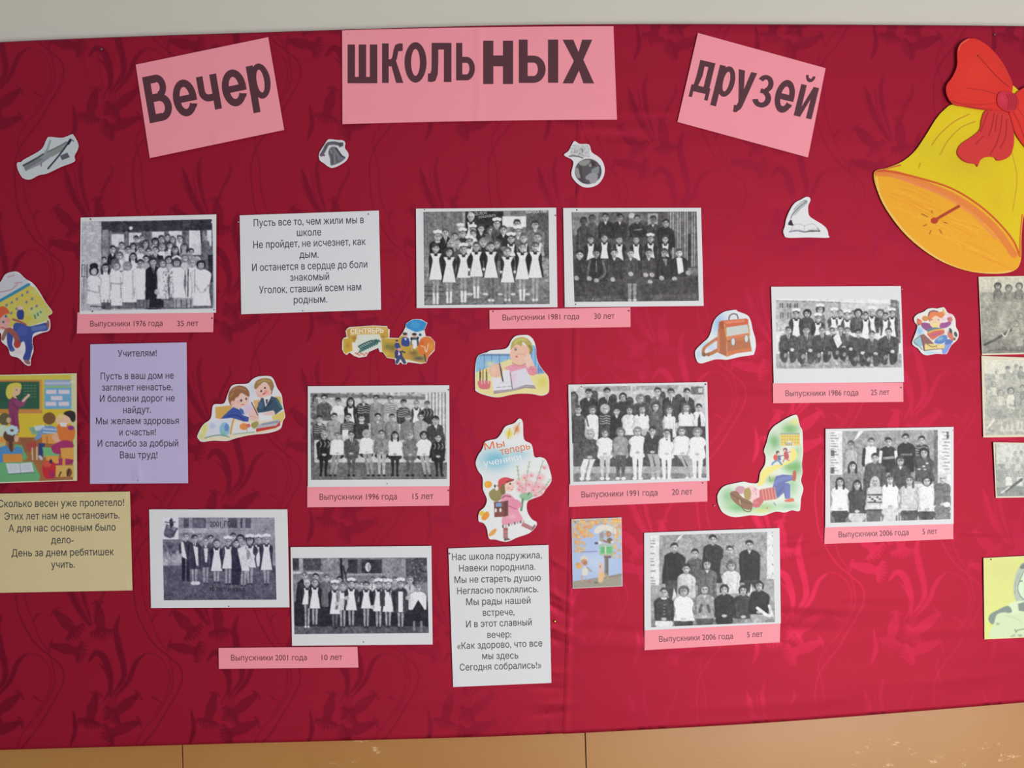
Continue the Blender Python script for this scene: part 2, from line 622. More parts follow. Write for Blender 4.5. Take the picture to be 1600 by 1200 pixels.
# wall behind the board, a dado of painted panels below it, floor
wall = box('wall_back', -3.6, 0.0, 0.0, 4.2, 0.12, 3.0, M_WALL)
wall['kind'] = 'structure'
fl = box('floor', -3.6, -5.2, -0.05, 4.2, 0.12, 0.0, M_FLOOR)
fl['kind'] = 'structure'
DADO_TOP = 1.05
seam_a = wall_point(285, 1182, 0.012)[0]; seam_b = wall_point(915, 1172, 0.012)[0]
pw = seam_b - seam_a
edges = [-3.59, seam_a - 2 * pw, seam_a - pw, seam_a, seam_b, seam_b + 1.35, seam_b + 1.35 + pw, seam_b + 1.35 + 2 * pw, 4.19]
for xa, xb in zip(edges[:-1], edges[1:]):
    if xb - xa < 0.05:
        continue
    box('dado_panel', max(xa, -3.59) + 0.0012, -0.012, 0.0, min(xb, 4.19) - 0.0012, -0.0001, DADO_TOP, M_DADO, wall, 0.0010)

# ------------------------------------------------------------ damask weave
TW, TH = 185.0, 315.0


def motif_tile():
    """one repeat of the woven flowers, 4 drawing units per px"""
    k = 1.25
    C = Canvas((0, 0, TW, TH), 0, 0, 4.0, res=k, bgc=0.0, ss=2)

    def each(fn):
        for dx in (-740, 0, 740):
            for dy in (-1260, 0, 1260):
                fn(dx, dy)

    def ln(pts, w, a=1.0):
        each(lambda dx, dy: C.line([(x + dx, y + dy) for x, y in pts], w, 1.0, a))

    def leaf(pts, w, a=1.0):
        p = smooth_open(pts, 5); n = len(p)
        d = np.gradient(p, axis=0); d /= np.linalg.norm(d, axis=1)[:, None] + 1e-9
        nn = np.stack([-d[:, 1], d[:, 0]], 1)
        wd = w * np.sin(np.linspace(0.08, math.pi - 0.05, n)) ** 0.7 / 2
        q = np.vstack([p + nn * wd[:, None], (p - nn * wd[:, None])[::-1]])
        each(lambda dx, dy: C.poly(q + np.array([dx, dy]), 1.0, a))

    def flower(x0, y0, x1, y1, w):
        """bell flower: dotted calyx at (x0,y0), frilled mouth at (x1,y1)"""
        L = math.hypot(x1 - x0, y1 - y0); ux, uy = (x1 - x0) / L, (y1 - y0) / L
        def T(a, b):
            return (x0 + ux * a - uy * b, y0 + uy * a + ux * b)
        body = [T(-4, -w * .16), T(-4, w * .16), T(L * .12, w * .30), T(L * .40, w * .46), T(L * .60, w * .36), T(L * .76, w * .44), T(L * .80, 0), T(L * .76, -w * .44), T(L * .60, -w * .36), T(L * .40, -w * .46), T(L * .12, -w * .30)]
        each(lambda dx, dy: C.poly([(x + dx, y + dy) for x, y in body], 1.0, .95, sm=True))
        fr = []
        for i in range(15):
            b = -w * 1.0 + w * 2.0 * i / 14
            fr.append(T(L * (.92 + (.13 if i % 2 else -.05)) - abs(b) * .38, b))
        fr += [T(L * .70, w * .45), T(L * .84, 0), T(L * .70, -w * .45)]
        each(lambda dx, dy: C.poly([(x + dx, y + dy) for x, y in fr], 1.0, .9))
        for i in range(5):
            px, py = T(-16 + 6 * abs(i - 2), -w * .44 + i * w * .22)
            each(lambda dx, dy: C.ell(px + dx, py + dy, 8, 8, 1.0, 0, .9))
        for i in range(4):
            q0, q1 = T(L * .18, -w * .22 + i * w * .15), T(L * .66, -w * .27 + i * w * .18)
            each(lambda dx, dy: C.line([(q0[0] + dx, q0[1] + dy), (q1[0] + dx, q1[1] + dy)], 3.5, 0.0, .45))
        q0, q1, q2 = T(L * .82, -w * .5), T(L * .86, 0), T(L * .82, w * .5)
        each(lambda dx, dy: C.line([(q0[0] + dx, q0[1] + dy), (q1[0] + dx, q1[1] + dy), (q2[0] + dx, q2[1] + dy)], 4, 0.0, .5))

    # all coordinates come from a repeat whose corner is (240, -? ) in the enlarged view
    flower(350, 225, 500, 385, 78); flower(610, 170, 640, 400, 74); flower(325, 435, 545, 485, 72)
    flower(600, 742, 545, 960, 74); flower(860, 745, 665, 900, 74); flower(865, 915, 630, 1010, 74)
    leaf([(700, 745), (775, 620), (740, 430), (725, 330), (750, 240)], 42)
    leaf([(690, 760), (690, 640), (655, 520), (600, 480), (550, 540)], 46)
    leaf([(640, 800), (690, 690), (665, 600), (610, 540)], 24, .8)
    leaf([(715, 760), (800, 660), (850, 540), (915, 480)], 30)
    leaf([(440, 1060), (470, 960), (455, 830)], 30)
    ln([(915, 480), (980, 495), (1040, 560), (1060, 650), (1030, 760), (960, 860)], 6, .8)
    ln([(95, 100), (120, 240), (210, 410), (310, 500), (385, 570), (395, 660), (350, 760), (290, 860), (230, 960), (150, 1060), (100, 1160), (90, 1260), (95, 1360)], 8)
    ln([(150, 100), (170, 190), (210, 290), (245, 385), (300, 470), (335, 590), (335, 700), (250, 850), (165, 950), (110, 1060), (140, 1200), (150, 1360)], 7, .8)
    leaf([(205, 300), (225, 250), (255, 232)], 14, .8)
    leaf([(1010, 790), (960, 760), (945, 745)], 12, .8)
    for sx, top in ((0, 0), (18, -20), (36, 10), (-18, 20)):
        ln([(430 + sx * 2, 10 + top), (455 + sx * 1.6, 120), (520 + sx, 250), (560 + sx * .4, 305)], 7, .85)
    leaf([(560, 310), (480, 180), (430, 60), (400, -40)], 34)
    leaf([(575, 300), (520, 120), (500, -20), (520, -110)], 30, .8)
    leaf([(590, 300), (640, 120), (700, 0), (690, -60)], 20, .7)
    for sx in (-14, 0, 14, 28):
        ln([(700 + sx, 745), (685 + sx, 830), (650 + sx * .4, 900)], 6, .7)
    C.blur(1)
    s = C.ss
    return C.img.reshape(C.ny, s, C.nx, s, 3).mean((1, 3))[:, :, 0] / 255.0, k


TILE, TK = motif_tile()


def weave_at(X, Y, dx, dy):
    """amount of satin float at sheet px (repeat TW x TH)"""
    U = ((X - dx) % TW) * TK; V = ((Y - dy) % TH) * TK
    i0 = np.minimum(U.astype(int), TILE.shape[1] - 2); j0 = np.minimum(V.astype(int), TILE.shape[0] - 2)
    fx, fy = U - i0, V - j0
    return (TILE[j0, i0] * (1 - fx) + TILE[j0, i0 + 1] * fx) * (1 - fy) + (TILE[j0 + 1, i0] * (1 - fx) + TILE[j0 + 1, i0 + 1] * fx) * fy


def fabric_material():
    """satin-weave jacquard: the ground scatters, the floats of the pattern are glossier"""
    mt = new_mat('crimson_damask', (0.11, 0.008, 0.018), 0.5, 0.2)
    nt = mt.node_tree; b = nt.nodes['Principled BSDF']
    at = nt.nodes.new('ShaderNodeAttribute'); at.attribute_name = 'weave'
    cm = nt.nodes.new('ShaderNodeMix'); cm.data_type = 'RGBA'
    cm.inputs[6].default_value = (*FAB['ground'], 1)
    cm.inputs[7].default_value = (*FAB['motif'], 1)
    nt.links.new(at.outputs['Fac'], cm.inputs[0])
    nt.links.new(cm.outputs[2], b.inputs['Base Color'])
    def mr(lo, hi):
        r = nt.nodes.new('ShaderNodeMapRange'); r.inputs[3].default_value = lo; r.inputs[4].default_value = hi
        nt.links.new(at.outputs['Fac'], r.inputs[0]); return r
    nt.links.new(mr(*FAB['rough']).outputs[0], b.inputs['Roughness'])
    nt.links.new(mr(*FAB['metal']).outputs[0], b.inputs['Metallic'])
    tc = nt.nodes.new('ShaderNodeTexCoord')
    n = nt.nodes.new('ShaderNodeTexNoise'); n.inputs['Scale'].default_value = 900
    bp = nt.nodes.new('ShaderNodeBump'); bp.inputs['Strength'].default_value = 0.10; bp.inputs['Distance'].default_value = 0.0005
    nt.links.new(tc.outputs['Object'], n.inputs['Vector']); nt.links.new(n.outputs['Fac'], bp.inputs['Height'])
    nt.links.new(bp.outputs[0], b.inputs['Normal'])
    return mt


FAB = dict(ground=(0.402, 0.0115, 0.0385), motif=(0.330, 0.0135, 0.0420), rough=(0.58, 0.50), metal=(0.45, 0.80))
M_FABRIC = fabric_material()
TOP_X = [-900, -170, 0, 200, 400, 600, 800, 1000, 1200, 1400, 1600, 1850, 2300]
TOP_Y = [125, 75, 65.5, 57, 50.5, 44, 39, 37.5, 38, 39, 41, 46, 60]
BOT_X = [-900, -170, 0, 200, 400, 600, 800, 1000, 1200, 1400, 1600, 1850, 2300]
BOT_Y = [1205, 1178, 1172, 1166.5, 1161, 1156, 1150, 1140.5, 1129, 1114, 1097.5, 1076, 1035]


def curve_through(x, xs, ys):
    xs = np.asarray(xs, float); ys = np.asarray(ys, float)
    mk = np.gradient(ys, xs)
    i = np.clip(np.searchsorted(xs, x) - 1, 0, len(xs) - 2)
    h = xs[i + 1] - xs[i]; t = (x - xs[i]) / h
    return ((2 * t ** 3 - 3 * t ** 2 + 1) * ys[i] + (t ** 3 - 2 * t ** 2 + t) * h * mk[i] + (-2 * t ** 3 + 3 * t ** 2) * ys[i + 1] + (t ** 3 - t ** 2) * h * mk[i + 1])


# creases of the stretched cloth: x, y, half length, half width, height (mm), angle
CREASES = [
    (1260, 948, 95, 9, 1.5, 4), (1255, 985, 70, 10, -1.2, 2), (1330, 935, 140, 8, 0.9, 0), (1050, 1010, 150, 12, 1.0, 2),
    (1010, 990, 120, 9, -0.8, 4), (1240, 845, 42, 7, 1.2, -6), (1520, 832, 60, 7, 1.2, 4), (1545, 840, 70, 9, -0.8, 2),
    (1480, 985, 90, 10, 0.9, -3), (1180, 620, 60, 10, 0.6, 0), (700, 640, 120, 14, 0.7, 10), (1100, 770, 60, 6, 1.3, 0),
    (1150, 775, 50, 6, -1.0, 2), (950, 200, 60, 9, 0.9, 0), (980, 215, 70, 8, -0.7, 4), (1010, 175, 60, 8, 0.7, 0),
    (870, 930, 22, 5, 1.3, 30), (868, 950, 24, 5, -1.2, 28), (872, 985, 24, 5, 1.2, 20), (868, 1000, 22, 5, -1.2, 16),
    (865, 1050, 26, 6, 1.2, 4), (860, 1075, 26, 5, -1.2, 0), (862, 1100, 28, 6, 1.3, -4), (858, 1115, 30, 5, -1.1, -8),
    (872, 880, 20, 5, 1.0, 30), (160, 62, 40, 5, -0.8, 90), (159, 100, 45, 4, 1.0, 84), (135, 100, 40, 4, 0.8, 76), (180, 100, 40, 4, 0.7, 100),
    (1555, 80, 30, 5, 0.8, 90), (330, 78, 150, 8, 0.8, -1), (330, 92, 150, 7, -0.6, -1), (1150, 52, 160, 8, 0.7, 1),
    (600, 985, 110, 12, 0.7, -3), (330, 985, 120, 12, 0.6, -4), (330, 1020, 90, 9, -0.6, -4), (75, 1150, 120, 9, 0.8, -3), (150, 1135, 90, 8, -0.6, -4),
    (350, 1140, 160, 9, 0.6, -3), (640, 1100, 120, 10, 0.5, -3), (1200, 1100, 160, 10, 0.6, -4), (1500, 1060, 140, 10, 0.6, -5),
    (450, 640, 60, 14, 0.7, 30), (240, 600, 30, 16, 0.6, 80), (1270, 860, 60, 7, 0.8, -14), (1500, 860, 60, 7, 0.8, 14),
    (1240, 600, 70, 9, 0.5, 4), (1120, 480, 80, 12, 0.6, 80), (620, 400, 40, 10, 0.6, 80), (880, 560, 40, 10, 0.7, 85), (1330, 700, 60, 14, 0.5, 70),
]
RNG = np.random.default_rng(5)


def smooth_noise(X, Y, sx, sy, seed):
    r = np.random.default_rng(seed)
    g = r.normal(0, 1, (64, 64))
    U = (X / sx) % 63; V = (Y / sy) % 63
    i, j = U.astype(int), V.astype(int); fx, fy = U - i, V - j
    fx = fx * fx * (3 - 2 * fx); fy = fy * fy * (3 - 2 * fy)
    return (g[j, i] * (1 - fx) + g[j, i + 1] * fx) * (1 - fy) + (g[j + 1, i] * (1 - fx) + g[j + 1, i + 1] * fx) * fy


def cloth_relief(X, Y):
    D = 0.38e-3 * smooth_noise(X + 400, Y + 10, 140, 60, 3) + 0.18e-3 * smooth_noise(X + 400, Y + 10, 60, 26, 4)
    for (x, y, L, W, h, ang) in CREASES:
        ca, sa = math.cos(math.radians(ang)), math.sin(math.radians(ang))
        dx, dy = X - x, Y - y
        u = dx * ca + dy * sa; v = -dx * sa + dy * ca
        D = D + h * 1.15e-3 * np.exp(-(u / L) ** 2 * 1.2 - (v / W) ** 2)
    return np.clip(D, -0.0025, 0.0026)


def seam_x(Y):
    return 887.0 - (Y - 890) * 0.030 - np.clip(890 - Y, 0, 900) * 0.008


board = thing('notice_board', 'long wall notice board covered in crimson damask fabric with woven flowers', 'notice board', tuple(wall_point(800, 1150, 0.0)))


def fabric_piece(side):
    step = 1.95
    x0, x1 = (-300.0, 900.0) if side == 'left' else (876.0, 1860.0)
    nx = int((x1 - x0) / step); ny = int(1110 / step)
    u, v = np.meshgrid(np.linspace(0, 1, nx), np.linspace(0, 1, ny))
    X = x0 + (x1 - x0) * u
    T0, B0 = curve_through(X[0], TOP_X, TOP_Y), curve_through(X[0], BOT_X, BOT_Y)
    Y = T0[None] + (B0 - T0)[None] * v
    if side == 'left':
        X = x0 + (seam_x(Y) + 10 - x0) * u
        D = BOARD + cloth_relief(X, Y)
        W = weave_at(X, Y, 0.0, 900.0)
    else:
        X = seam_x(Y) + (x1 - seam_x(Y)) * u
        D = BOARD + 0.0007 + cloth_relief(X, Y) + 0.0006 * np.exp(-((X - seam_x(Y) - 5) / 4.0) ** 2)
        W = weave_at(X, Y, 141.0, 900.0 - 126.0)
    # rounded over the edge of the board
    e = np.minimum(v, 1 - v) * 1110
    D = D - 0.0030 * np.clip(1 - e / 5.0, 0, 1) ** 2
    V = wall_point(X, Y, D)
    top = V[0].copy(); top[:, 1] = -0.0005; top[:, 2] -= 0.001
    bot = V[-1].copy(); bot[:, 1] = -0.0125; bot[:, 2] += 0.001
    V = np.concatenate([top[None], V, bot[None]]); W = np.concatenate([W[:1], W, W[-1:]])
    mesh_obj('fabric_cover', V.reshape(-1, 3), grid_faces(ny + 2, nx), M_FABRIC, board, smooth=True, weave=W.ravel())


fabric_piece('left')
fabric_piece('right')
zt = float(wall_point(800, 60, 0.02)[2]); zb = float(wall_point(800, 1128, 0.02)[2])
M_BACK = new_mat('fibreboard', (0.25, 0.16, 0.09), 0.8, 0.2)
xl = float(wall_point(-292, 600, 0.02)[0]); xr = float(wall_point(1852, 600, 0.02)[0])
bk = box('backing_panel', xl, -0.024, zb + 0.03, xr, -0.0125, zt - 0.06, M_BACK, board)

# ============================================================ TITLE SHEETS
def glyph_parts(ch):
    """letter shapes in a unit box (x right, y up): list of polygons, overlaps allowed"""
    P = []
    def bx(x0, y0, x1, y1): P.append([(x0, y0), (x1, y0), (x1, y1), (x0, y1)])
    def pl(*p): P.append(list(p))
    def arc(cx, cy, rx, ry, ix, iy, a0, a1, n=18):
        for i in range(n):
            t0 = math.radians(a0 + (a1 - a0) * i / n); t1 = math.radians(a0 + (a1 - a0) * (i + 1) / n)
            P.append([(cx + ix * math.cos(t0), cy + iy * math.sin(t0)), (cx + rx * math.cos(t0), cy + ry * math.sin(t0)),
                      (cx + rx * math.cos(t1), cy + ry * math.sin(t1)), (cx + ix * math.cos(t1), cy + iy * math.sin(t1))])
    if ch == 'В':
        bx(0, 0, .30, 1); bx(.25, .83, .52, 1); bx(.25, .43, .55, .60); bx(.25, 0, .55, .17)
        arc(.52, .735, .38, .265, .12, .105, -90, 90); arc(.55, .29, .45, .29, .16, .13, -90, 90)
    elif ch == 'е':
        arc(.5, .5, .5, .5, .21, .30, 0, 330, 34); bx(.24, .39, 1.0, .57)
        pl((.70, .33), (.98, .29), (.93, .20), (.72, .20))
    elif ch == 'ч':
        bx(.66, 0, 1, 1); bx(0, .58, .32, 1); arc(.50, .58, .50, .32, .18, .12, 180, 270); bx(.48, .26, .70, .46)
    elif ch == 'р':
        # y 0..1 covers descender to top; baseline at .26
        bx(0, 0, .32, .985); arc(.55, .63, .45, .37, .17, .24, 0, 360, 30)
    elif ch == 'Ш':
        bx(0, 0, .25, 1); bx(.375, 0, .625, 1); bx(.75, 0, 1, 1); bx(0, 0, 1, .165)
    elif ch == 'К':
        bx(0, 0, .31, 1); pl((.30, .60), (.30, .42), (.44, .42), (.66, 0), (1, 0), (.66, .55), (.44, .60))
        pl((.40, .58), (.62, .52), (.70, .62), (.76, .80), (.97, .81), (.97, 1), (.78, 1), (.62, .96), (.54, .84), (.48, .66))
    elif ch == 'О':
        arc(.5, .5, .5, .5, .20, .33, 0, 360, 40)
    elif ch == 'Л':
        bx(.68, 0, 1, 1); bx(.16, .83, .75, 1); pl((.16, 1), (.16, .45), (.44, .45), (.44, 1))
        pl((.16, .50), (.44, .50), (.42, .20), (.32, .03), (.18, 0), (0, .01), (0, .22), (.10, .22), (.15, .30))
    elif ch == 'Ь':
        bx(0, 0, .33, 1); bx(.3, .47, .55, .63); bx(.3, 0, .55, .16); arc(.55, .315, .45, .315, .16, .155, -90, 90)
    elif ch == 'Н':
        bx(0, 0, .34, 1); bx(.66, 0, 1, 1); bx(.3, .41, .7, .66)
    elif ch == 'I':
        bx(0, 0, 1, 1)
    elif ch == 'Х':
        pl((.0, 1), (.34, 1), (.56, .62), (.44, .40)); pl((.0, 0), (.33, 0), (.60, .42), (.42, .60)); pl((.62, 1), (.94, 1), (.62, .48), (.44, .56)); pl((.66, 0), (1.0, 0), (.62, .60), (.42, .50))
        pl((.34, .56), (.5, .68), (.66, .56), (.66, .44), (.5, .34), (.36, .44))
    elif ch == 'д':
        # feet below baseline at .16
        bx(0, 0, .17, .33); bx(.80, 0, .98, .33); bx(0, .16, .98, .33); bx(.62, .2, .92, 1); bx(.14, .86, .9, 1)
        pl((.14, 1), (.42, 1), (.44, .60), (.34, .33), (.10, .30), (.14, .55))
    elif ch == 'у':
        pl((0, 1), (.34, 1), (.56, .48), (.50, .22), (.42, .20)); pl((1, 1), (.68, 1), (.36, .12), (.42, .02), (.60, .10), (.66, .18))
        pl((.60, .20), (.50, .05), (.40, .0), (.24, 0), (.20, .16), (.34, .17), (.40, .26))
    elif ch == 'з':
        arc(.47, .73, .45, .27, .16, .13, -80, 158, 16); arc(.46, .28, .52, .28, .20, .13, -160, 80, 18); bx(.30, .43, .60, .57)
    elif ch == 'й':
        bx(0, 0, .31, 1); bx(.69, 0, 1, 1); pl((.28, 0), (.31, .32), (.70, 1), (.72, .66), (.36, 0))
    elif ch == '˘':
        arc(.5, .95, .5, .95, .22, .45, 180, 360, 12)
    return P


def title_letters(sheet, O, XV, YV, letters, mat):
    for ch, a0, a1, b0, b1 in letters:
        V, Fs = [], []
        for poly in glyph_parts(ch):
            if sum(x0 * y1 - x1 * y0 for (x0, y0), (x1, y1) in zip(poly, poly[1:] + poly[:1])) < 0:
                poly = poly[::-1]
            n = len(V)
            for (x, y) in poly:
                a = a0 + (a1 - a0) * x; b = b0 + (b1 - b0) * y
                V.append((O[0] + XV[0] * a + YV[0] * b, O[1] + XV[1] * a + YV[1] * b))
            Fs.append(tuple(range(n, n + len(poly))))
        V = np.array(V)
        mesh_obj('letter', wall_point(V[:, 0], V[:, 1], sheet.depth(V[:, 0], V[:, 1]) + 0.0002), Fs, mat, sheet.root)


GT = 'pink title sheets with large dark letters'
s = Sheet('title_sheet', 'pink sheet reading Вечер, tilted up to the right, at the upper left of the board', 'sign',
          [(212, 101), (419, 58), (444, 203), (234, 247)], M_PINK, 1, GT, 0.0006, dimples=[(340, 214, 0.0012, 10, 12), (222, 108, 0.001, 14, 7)], seed=2)
title_letters(s, (234.2, 192.8), (.98, -.2), (-.168, -.986),
              [('В', 0, 38.5, 0, 73), ('е', 42, 79, -1, 57), ('ч', 83, 115, 0.5, 56), ('е', 120, 158, -1, 57), ('р', 162.5, 197, -17, 58)], M_INK_T)
s = Sheet('title_sheet', 'wide pink banner reading ШКОЛЬНЫХ, folded down its middle, at the top centre', 'sign',
          [(534.5, 47.5), (958.5, 41), (964, 187), (535, 194)], M_PINK, 1, GT, 0.0006, dimples=[(542, 54, 0.001, 8, 8), (545, 186, 0.0012, 10, 8), (930, 170, 0.0012, 26, 12)],
          seed=5, ridge=(748.5, 0.0011), sag=(1.5, 1.5))
title_letters(s, (0, 0), (1, 0), (0, 1),
              [('Ш', 543.1, 589.5, 130.1, 69.5), ('К', 597, 630.3, 129.6, 67.8), ('О', 632, 666.5, 129.2, 65.8), ('Л', 668.6, 705.4, 128.2, 67),
               ('Ь', 712.7, 742, 125.6, 67), ('Н', 755, 801.7, 131.3, 63.6), ('Ь', 810.6, 852.6, 129.6, 61.8), ('I', 856.3, 872.2, 129.4, 61.8), ('Х', 879, 928.4, 130.3, 62)], M_INK_T)
s = Sheet('title_sheet', 'pink sheet reading друзей, tilted down to the right, beside the large yellow bell', 'sign',
          [(1090.5, 51.5), (1290, 106.5), (1262.5, 246), (1058.5, 190.5)], M_PINK, 1, GT, 0.0006, dimples=[(1153, 215, 0.0012, 8, 12), (1282, 116, 0.001, 8, 14), (1098, 60, 0.0009, 14, 8)], seed=9)
title_letters(s, (1085, 143), (.974, .227), (.237, -.97),
              [('д', -7, 24, -9.5, 50.5), ('р', 29, 58, -15, 51), ('у', 59, 88.5, -17, 50), ('з', 91.5, 120, -1, 51), ('е', 124, 154, -1.5, 51),
               ('й', 159.5, 188, -1, 49.5), ('˘', 163.5, 178.5, 55, 66)], M_INK_T)

# ============================================================ POEM CARDS
GP = 'verse sheets pinned among the photos'
s = Sheet('verse_sheet', 'white landscape verse sheet beginning Пусть все то, right of the 1976 photo', 'paper',
          [(374.5, 336.5), (592, 329), (595.5, 484), (377, 491)], M_WHITE, 1, GP, 0.0004, dimples=[(473, 484, 0.0012, 12, 8), (577, 336, 0.001, 8, 8)], seed=11)
lettering(s, [('Пусть все то, чем жили мы в', 396.5, 353.7, 568.5, 348.6), ('школе', 464, 368.8, 502, 367.8), ('Не пройдет, не исчезнет, как', 396, 388, 571.5, 382.6),
              ('дым.', 468, 403.2, 498, 402.6), ('И останется в сердце до боли', 394, 423.6, 574, 418), ('знакомый', 453.5, 439, 514.5, 437.2),
              ('Уголок, ставший всем нам', 405, 458.6, 564.5, 453.4), ('родным.', 459, 474, 511.5, 472.6)], M_INK, 15.6, s.depth, 0.008)
s = Sheet('verse_sheet', 'lilac verse sheet beginning Учителям!, under the 1976 photo', 'paper',
          [(141, 538), (291.5, 535), (294, 755), (140.5, 756)], M_LILAC, 1, GP, 0.0005, dimples=[(216, 742, 0.0022, 7, 13), (150, 541, 0.0008, 10, 6), (283, 540, 0.0008, 10, 6)], seed=12)
lettering(s, [('Учителям!', 184, 557.4, 245, 556.6), ('Пусть в ваш дом не', 157.3, 593, 271.5, 591.6), ('заглянет ненастье,', 159.3, 610.5, 269.5, 609.6),
              ('И болезни дорог не', 156, 628, 273, 627), ('найдут.', 192.5, 645.6, 236, 645), ('Мы желаем здоровья', 150, 663, 279.5, 662.2),
              ('и счастья!', 186.5, 680.4, 243.5, 680), ('И спасибо за добрый', 152.5, 698, 278.5, 697.4), ('Ваш труд!', 187.5, 716, 246, 715.6)], M_INK, 14.6, s.depth, 0.008)
s = Sheet('verse_sheet', 'tan verse sheet beginning Сколько весен, at the lower left edge', 'paper',
          [(-13, 771.5), (203, 768), (207, 922.5), (-12, 926.5)], M_TAN, 1, GP, 0.0004, dimples=[(197, 916, 0.0012, 8, 8), (3, 768, 0.001, 9, 6), (197, 775, 0.001, 8, 8)], seed=13)
lettering(s, [('Сколько весен уже пролетело!', -3, 792.6, 194, 790.4), ('Этих лет нам не остановить.', 7, 812.2, 187, 810), ('А для нас основным было', 13.5, 831, 180.8, 829),
              ('дело-', 80, 849.2, 115, 848.8), ('День за днем ребятишек', 18, 869.6, 178, 867.4), ('учить.', 80, 887.6, 117, 887)], M_INK, 15.6, s.depth, 0.008)
s = Sheet('verse_sheet', 'white upright verse sheet beginning Нас школа подружила, below the schoolgirl cutout', 'paper',
          [(700.5, 857), (857, 851.5), (861.5, 1067), (708, 1073.5)], M_WHITE, 1, GP, 0.0004, dimples=[(716, 1066, 0.001, 10, 8), (852, 858, 0.0009, 8, 8)], seed=14)
lettering(s, [('Нас школа подружила,', 706.5, 875.4, 846.5, 872.2), ('Навеки породнила.', 717.5, 893.2, 836.5, 890.2), ('Мы не стареть душою', 710.3, 911.2, 845.2, 907.6),
              ('Негласно поклялись.', 714.5, 928.6, 841.5, 925.2), ('Мы рады нашей', 728.5, 945.6, 829, 943), ('встрече,', 754.5, 962.4, 804, 961.2),
              ('И в этот славный', 728.5, 980.4, 831, 977), ('вечер:', 761.5, 996.8, 799, 996), ('«Как здорово, что все', 714.5, 1014.4, 847.5, 1010),
              ('мы здесь', 753.5, 1030, 810, 1029), ('Сегодня собрались!»', 718.5, 1048, 846, 1044)], M_INK, 14.6, s.depth, 0.006)

# ============================================================ CAPTION STRIPS
GC = 'pink caption strips under the class photos'


def strip(label, quad, words, seed, bold=0.006, size=12.3):
    s = Sheet('caption_strip', label, 'label', quad, M_PINK, 0, GC, 0.0003, seed=seed)
    lettering(s, words, M_INK_S, size, s.depth, bold)
    return s


strip('pink strip reading Выпускники 1976 года 35 лет, under the leftmost class photo', [(121, 488), (334, 486), (333, 519), (120, 521)],
      [('Выпускники 1976 года', 141, 510.2, 254, 509.4), ('35 лет', 277, 509.6, 310, 509.2)], 21)
strip('pink strip reading Выпускники 1981 года 30 лет, below the two adjoining photos', [(764.5, 484.5), (985, 480), (985.3, 511), (765, 514.3)],
      [('Выпускники 1981 года', 785.3, 500.6, 905, 498.6), ('30 лет', 928.5, 498.4, 960.5, 497.8)], 22)
strip('pink strip reading Выпускники 1996 года 15 лет, left of the running schoolgirl cutout', [(480, 759.5), (702, 758), (702, 790), (480, 792.7)],
      [('Выпускники 1996 года', 499.3, 781, 620.3, 780.4), ('15 лет', 644.5, 780, 677.3, 779.6)], 23, size=13)
strip('pink strip reading Выпускники 1991 года 20 лет, tilted, right of the schoolgirl cutout', [(889, 756), (1105, 749), (1105.3, 783.5), (889, 792)],
      [('Выпускники 1991 года', 908.5, 777.4, 1027.5, 774.2), ('20 лет', 1050, 773.4, 1082, 772.6)], 24, size=13)
strip('pink strip reading Выпускники 1986 года 25 лет, under the outdoor photo', [(1207.5, 598.5), (1411, 597.5), (1411.5, 628), (1208, 630)],
      [('Выпускники 1986 года', 1227.3, 619, 1341, 617.8), ('25 лет', 1361, 617.4, 1390, 616.8)], 25)
strip('pink strip reading Выпускники 2006 года 5 лет, the upper of two so worded', [(1289, 820), (1489.5, 812), (1489.5, 842.3), (1288, 850)],
      [('Выпускники 2006 года', 1310.5, 839.6, 1420, 836), ('5 лет', 1441.5, 835, 1464.5, 834.2)], 26)
strip('pink strip reading Выпускники 2006 года 5 лет, the lower of two so worded', [(1007, 983.5), (1219.3, 971), (1218.5, 1003.5), (1007, 1016)],
      [('Выпускники 2006 года', 1030, 1003, 1145.5, 998.2), ('5 лет', 1167.5, 996, 1192, 994.8)], 27)
strip('pink strip reading Выпускники 2001 года 10 лет, the lowest strip on the board', [(341.5, 1012.3), (558.5, 1010.5), (560, 1043), (342, 1045)],
      [('Выпускники 2001 года', 361, 1032.2, 479.5, 1031.6), ('10 лет', 502.5, 1031.6, 535, 1031)], 28)

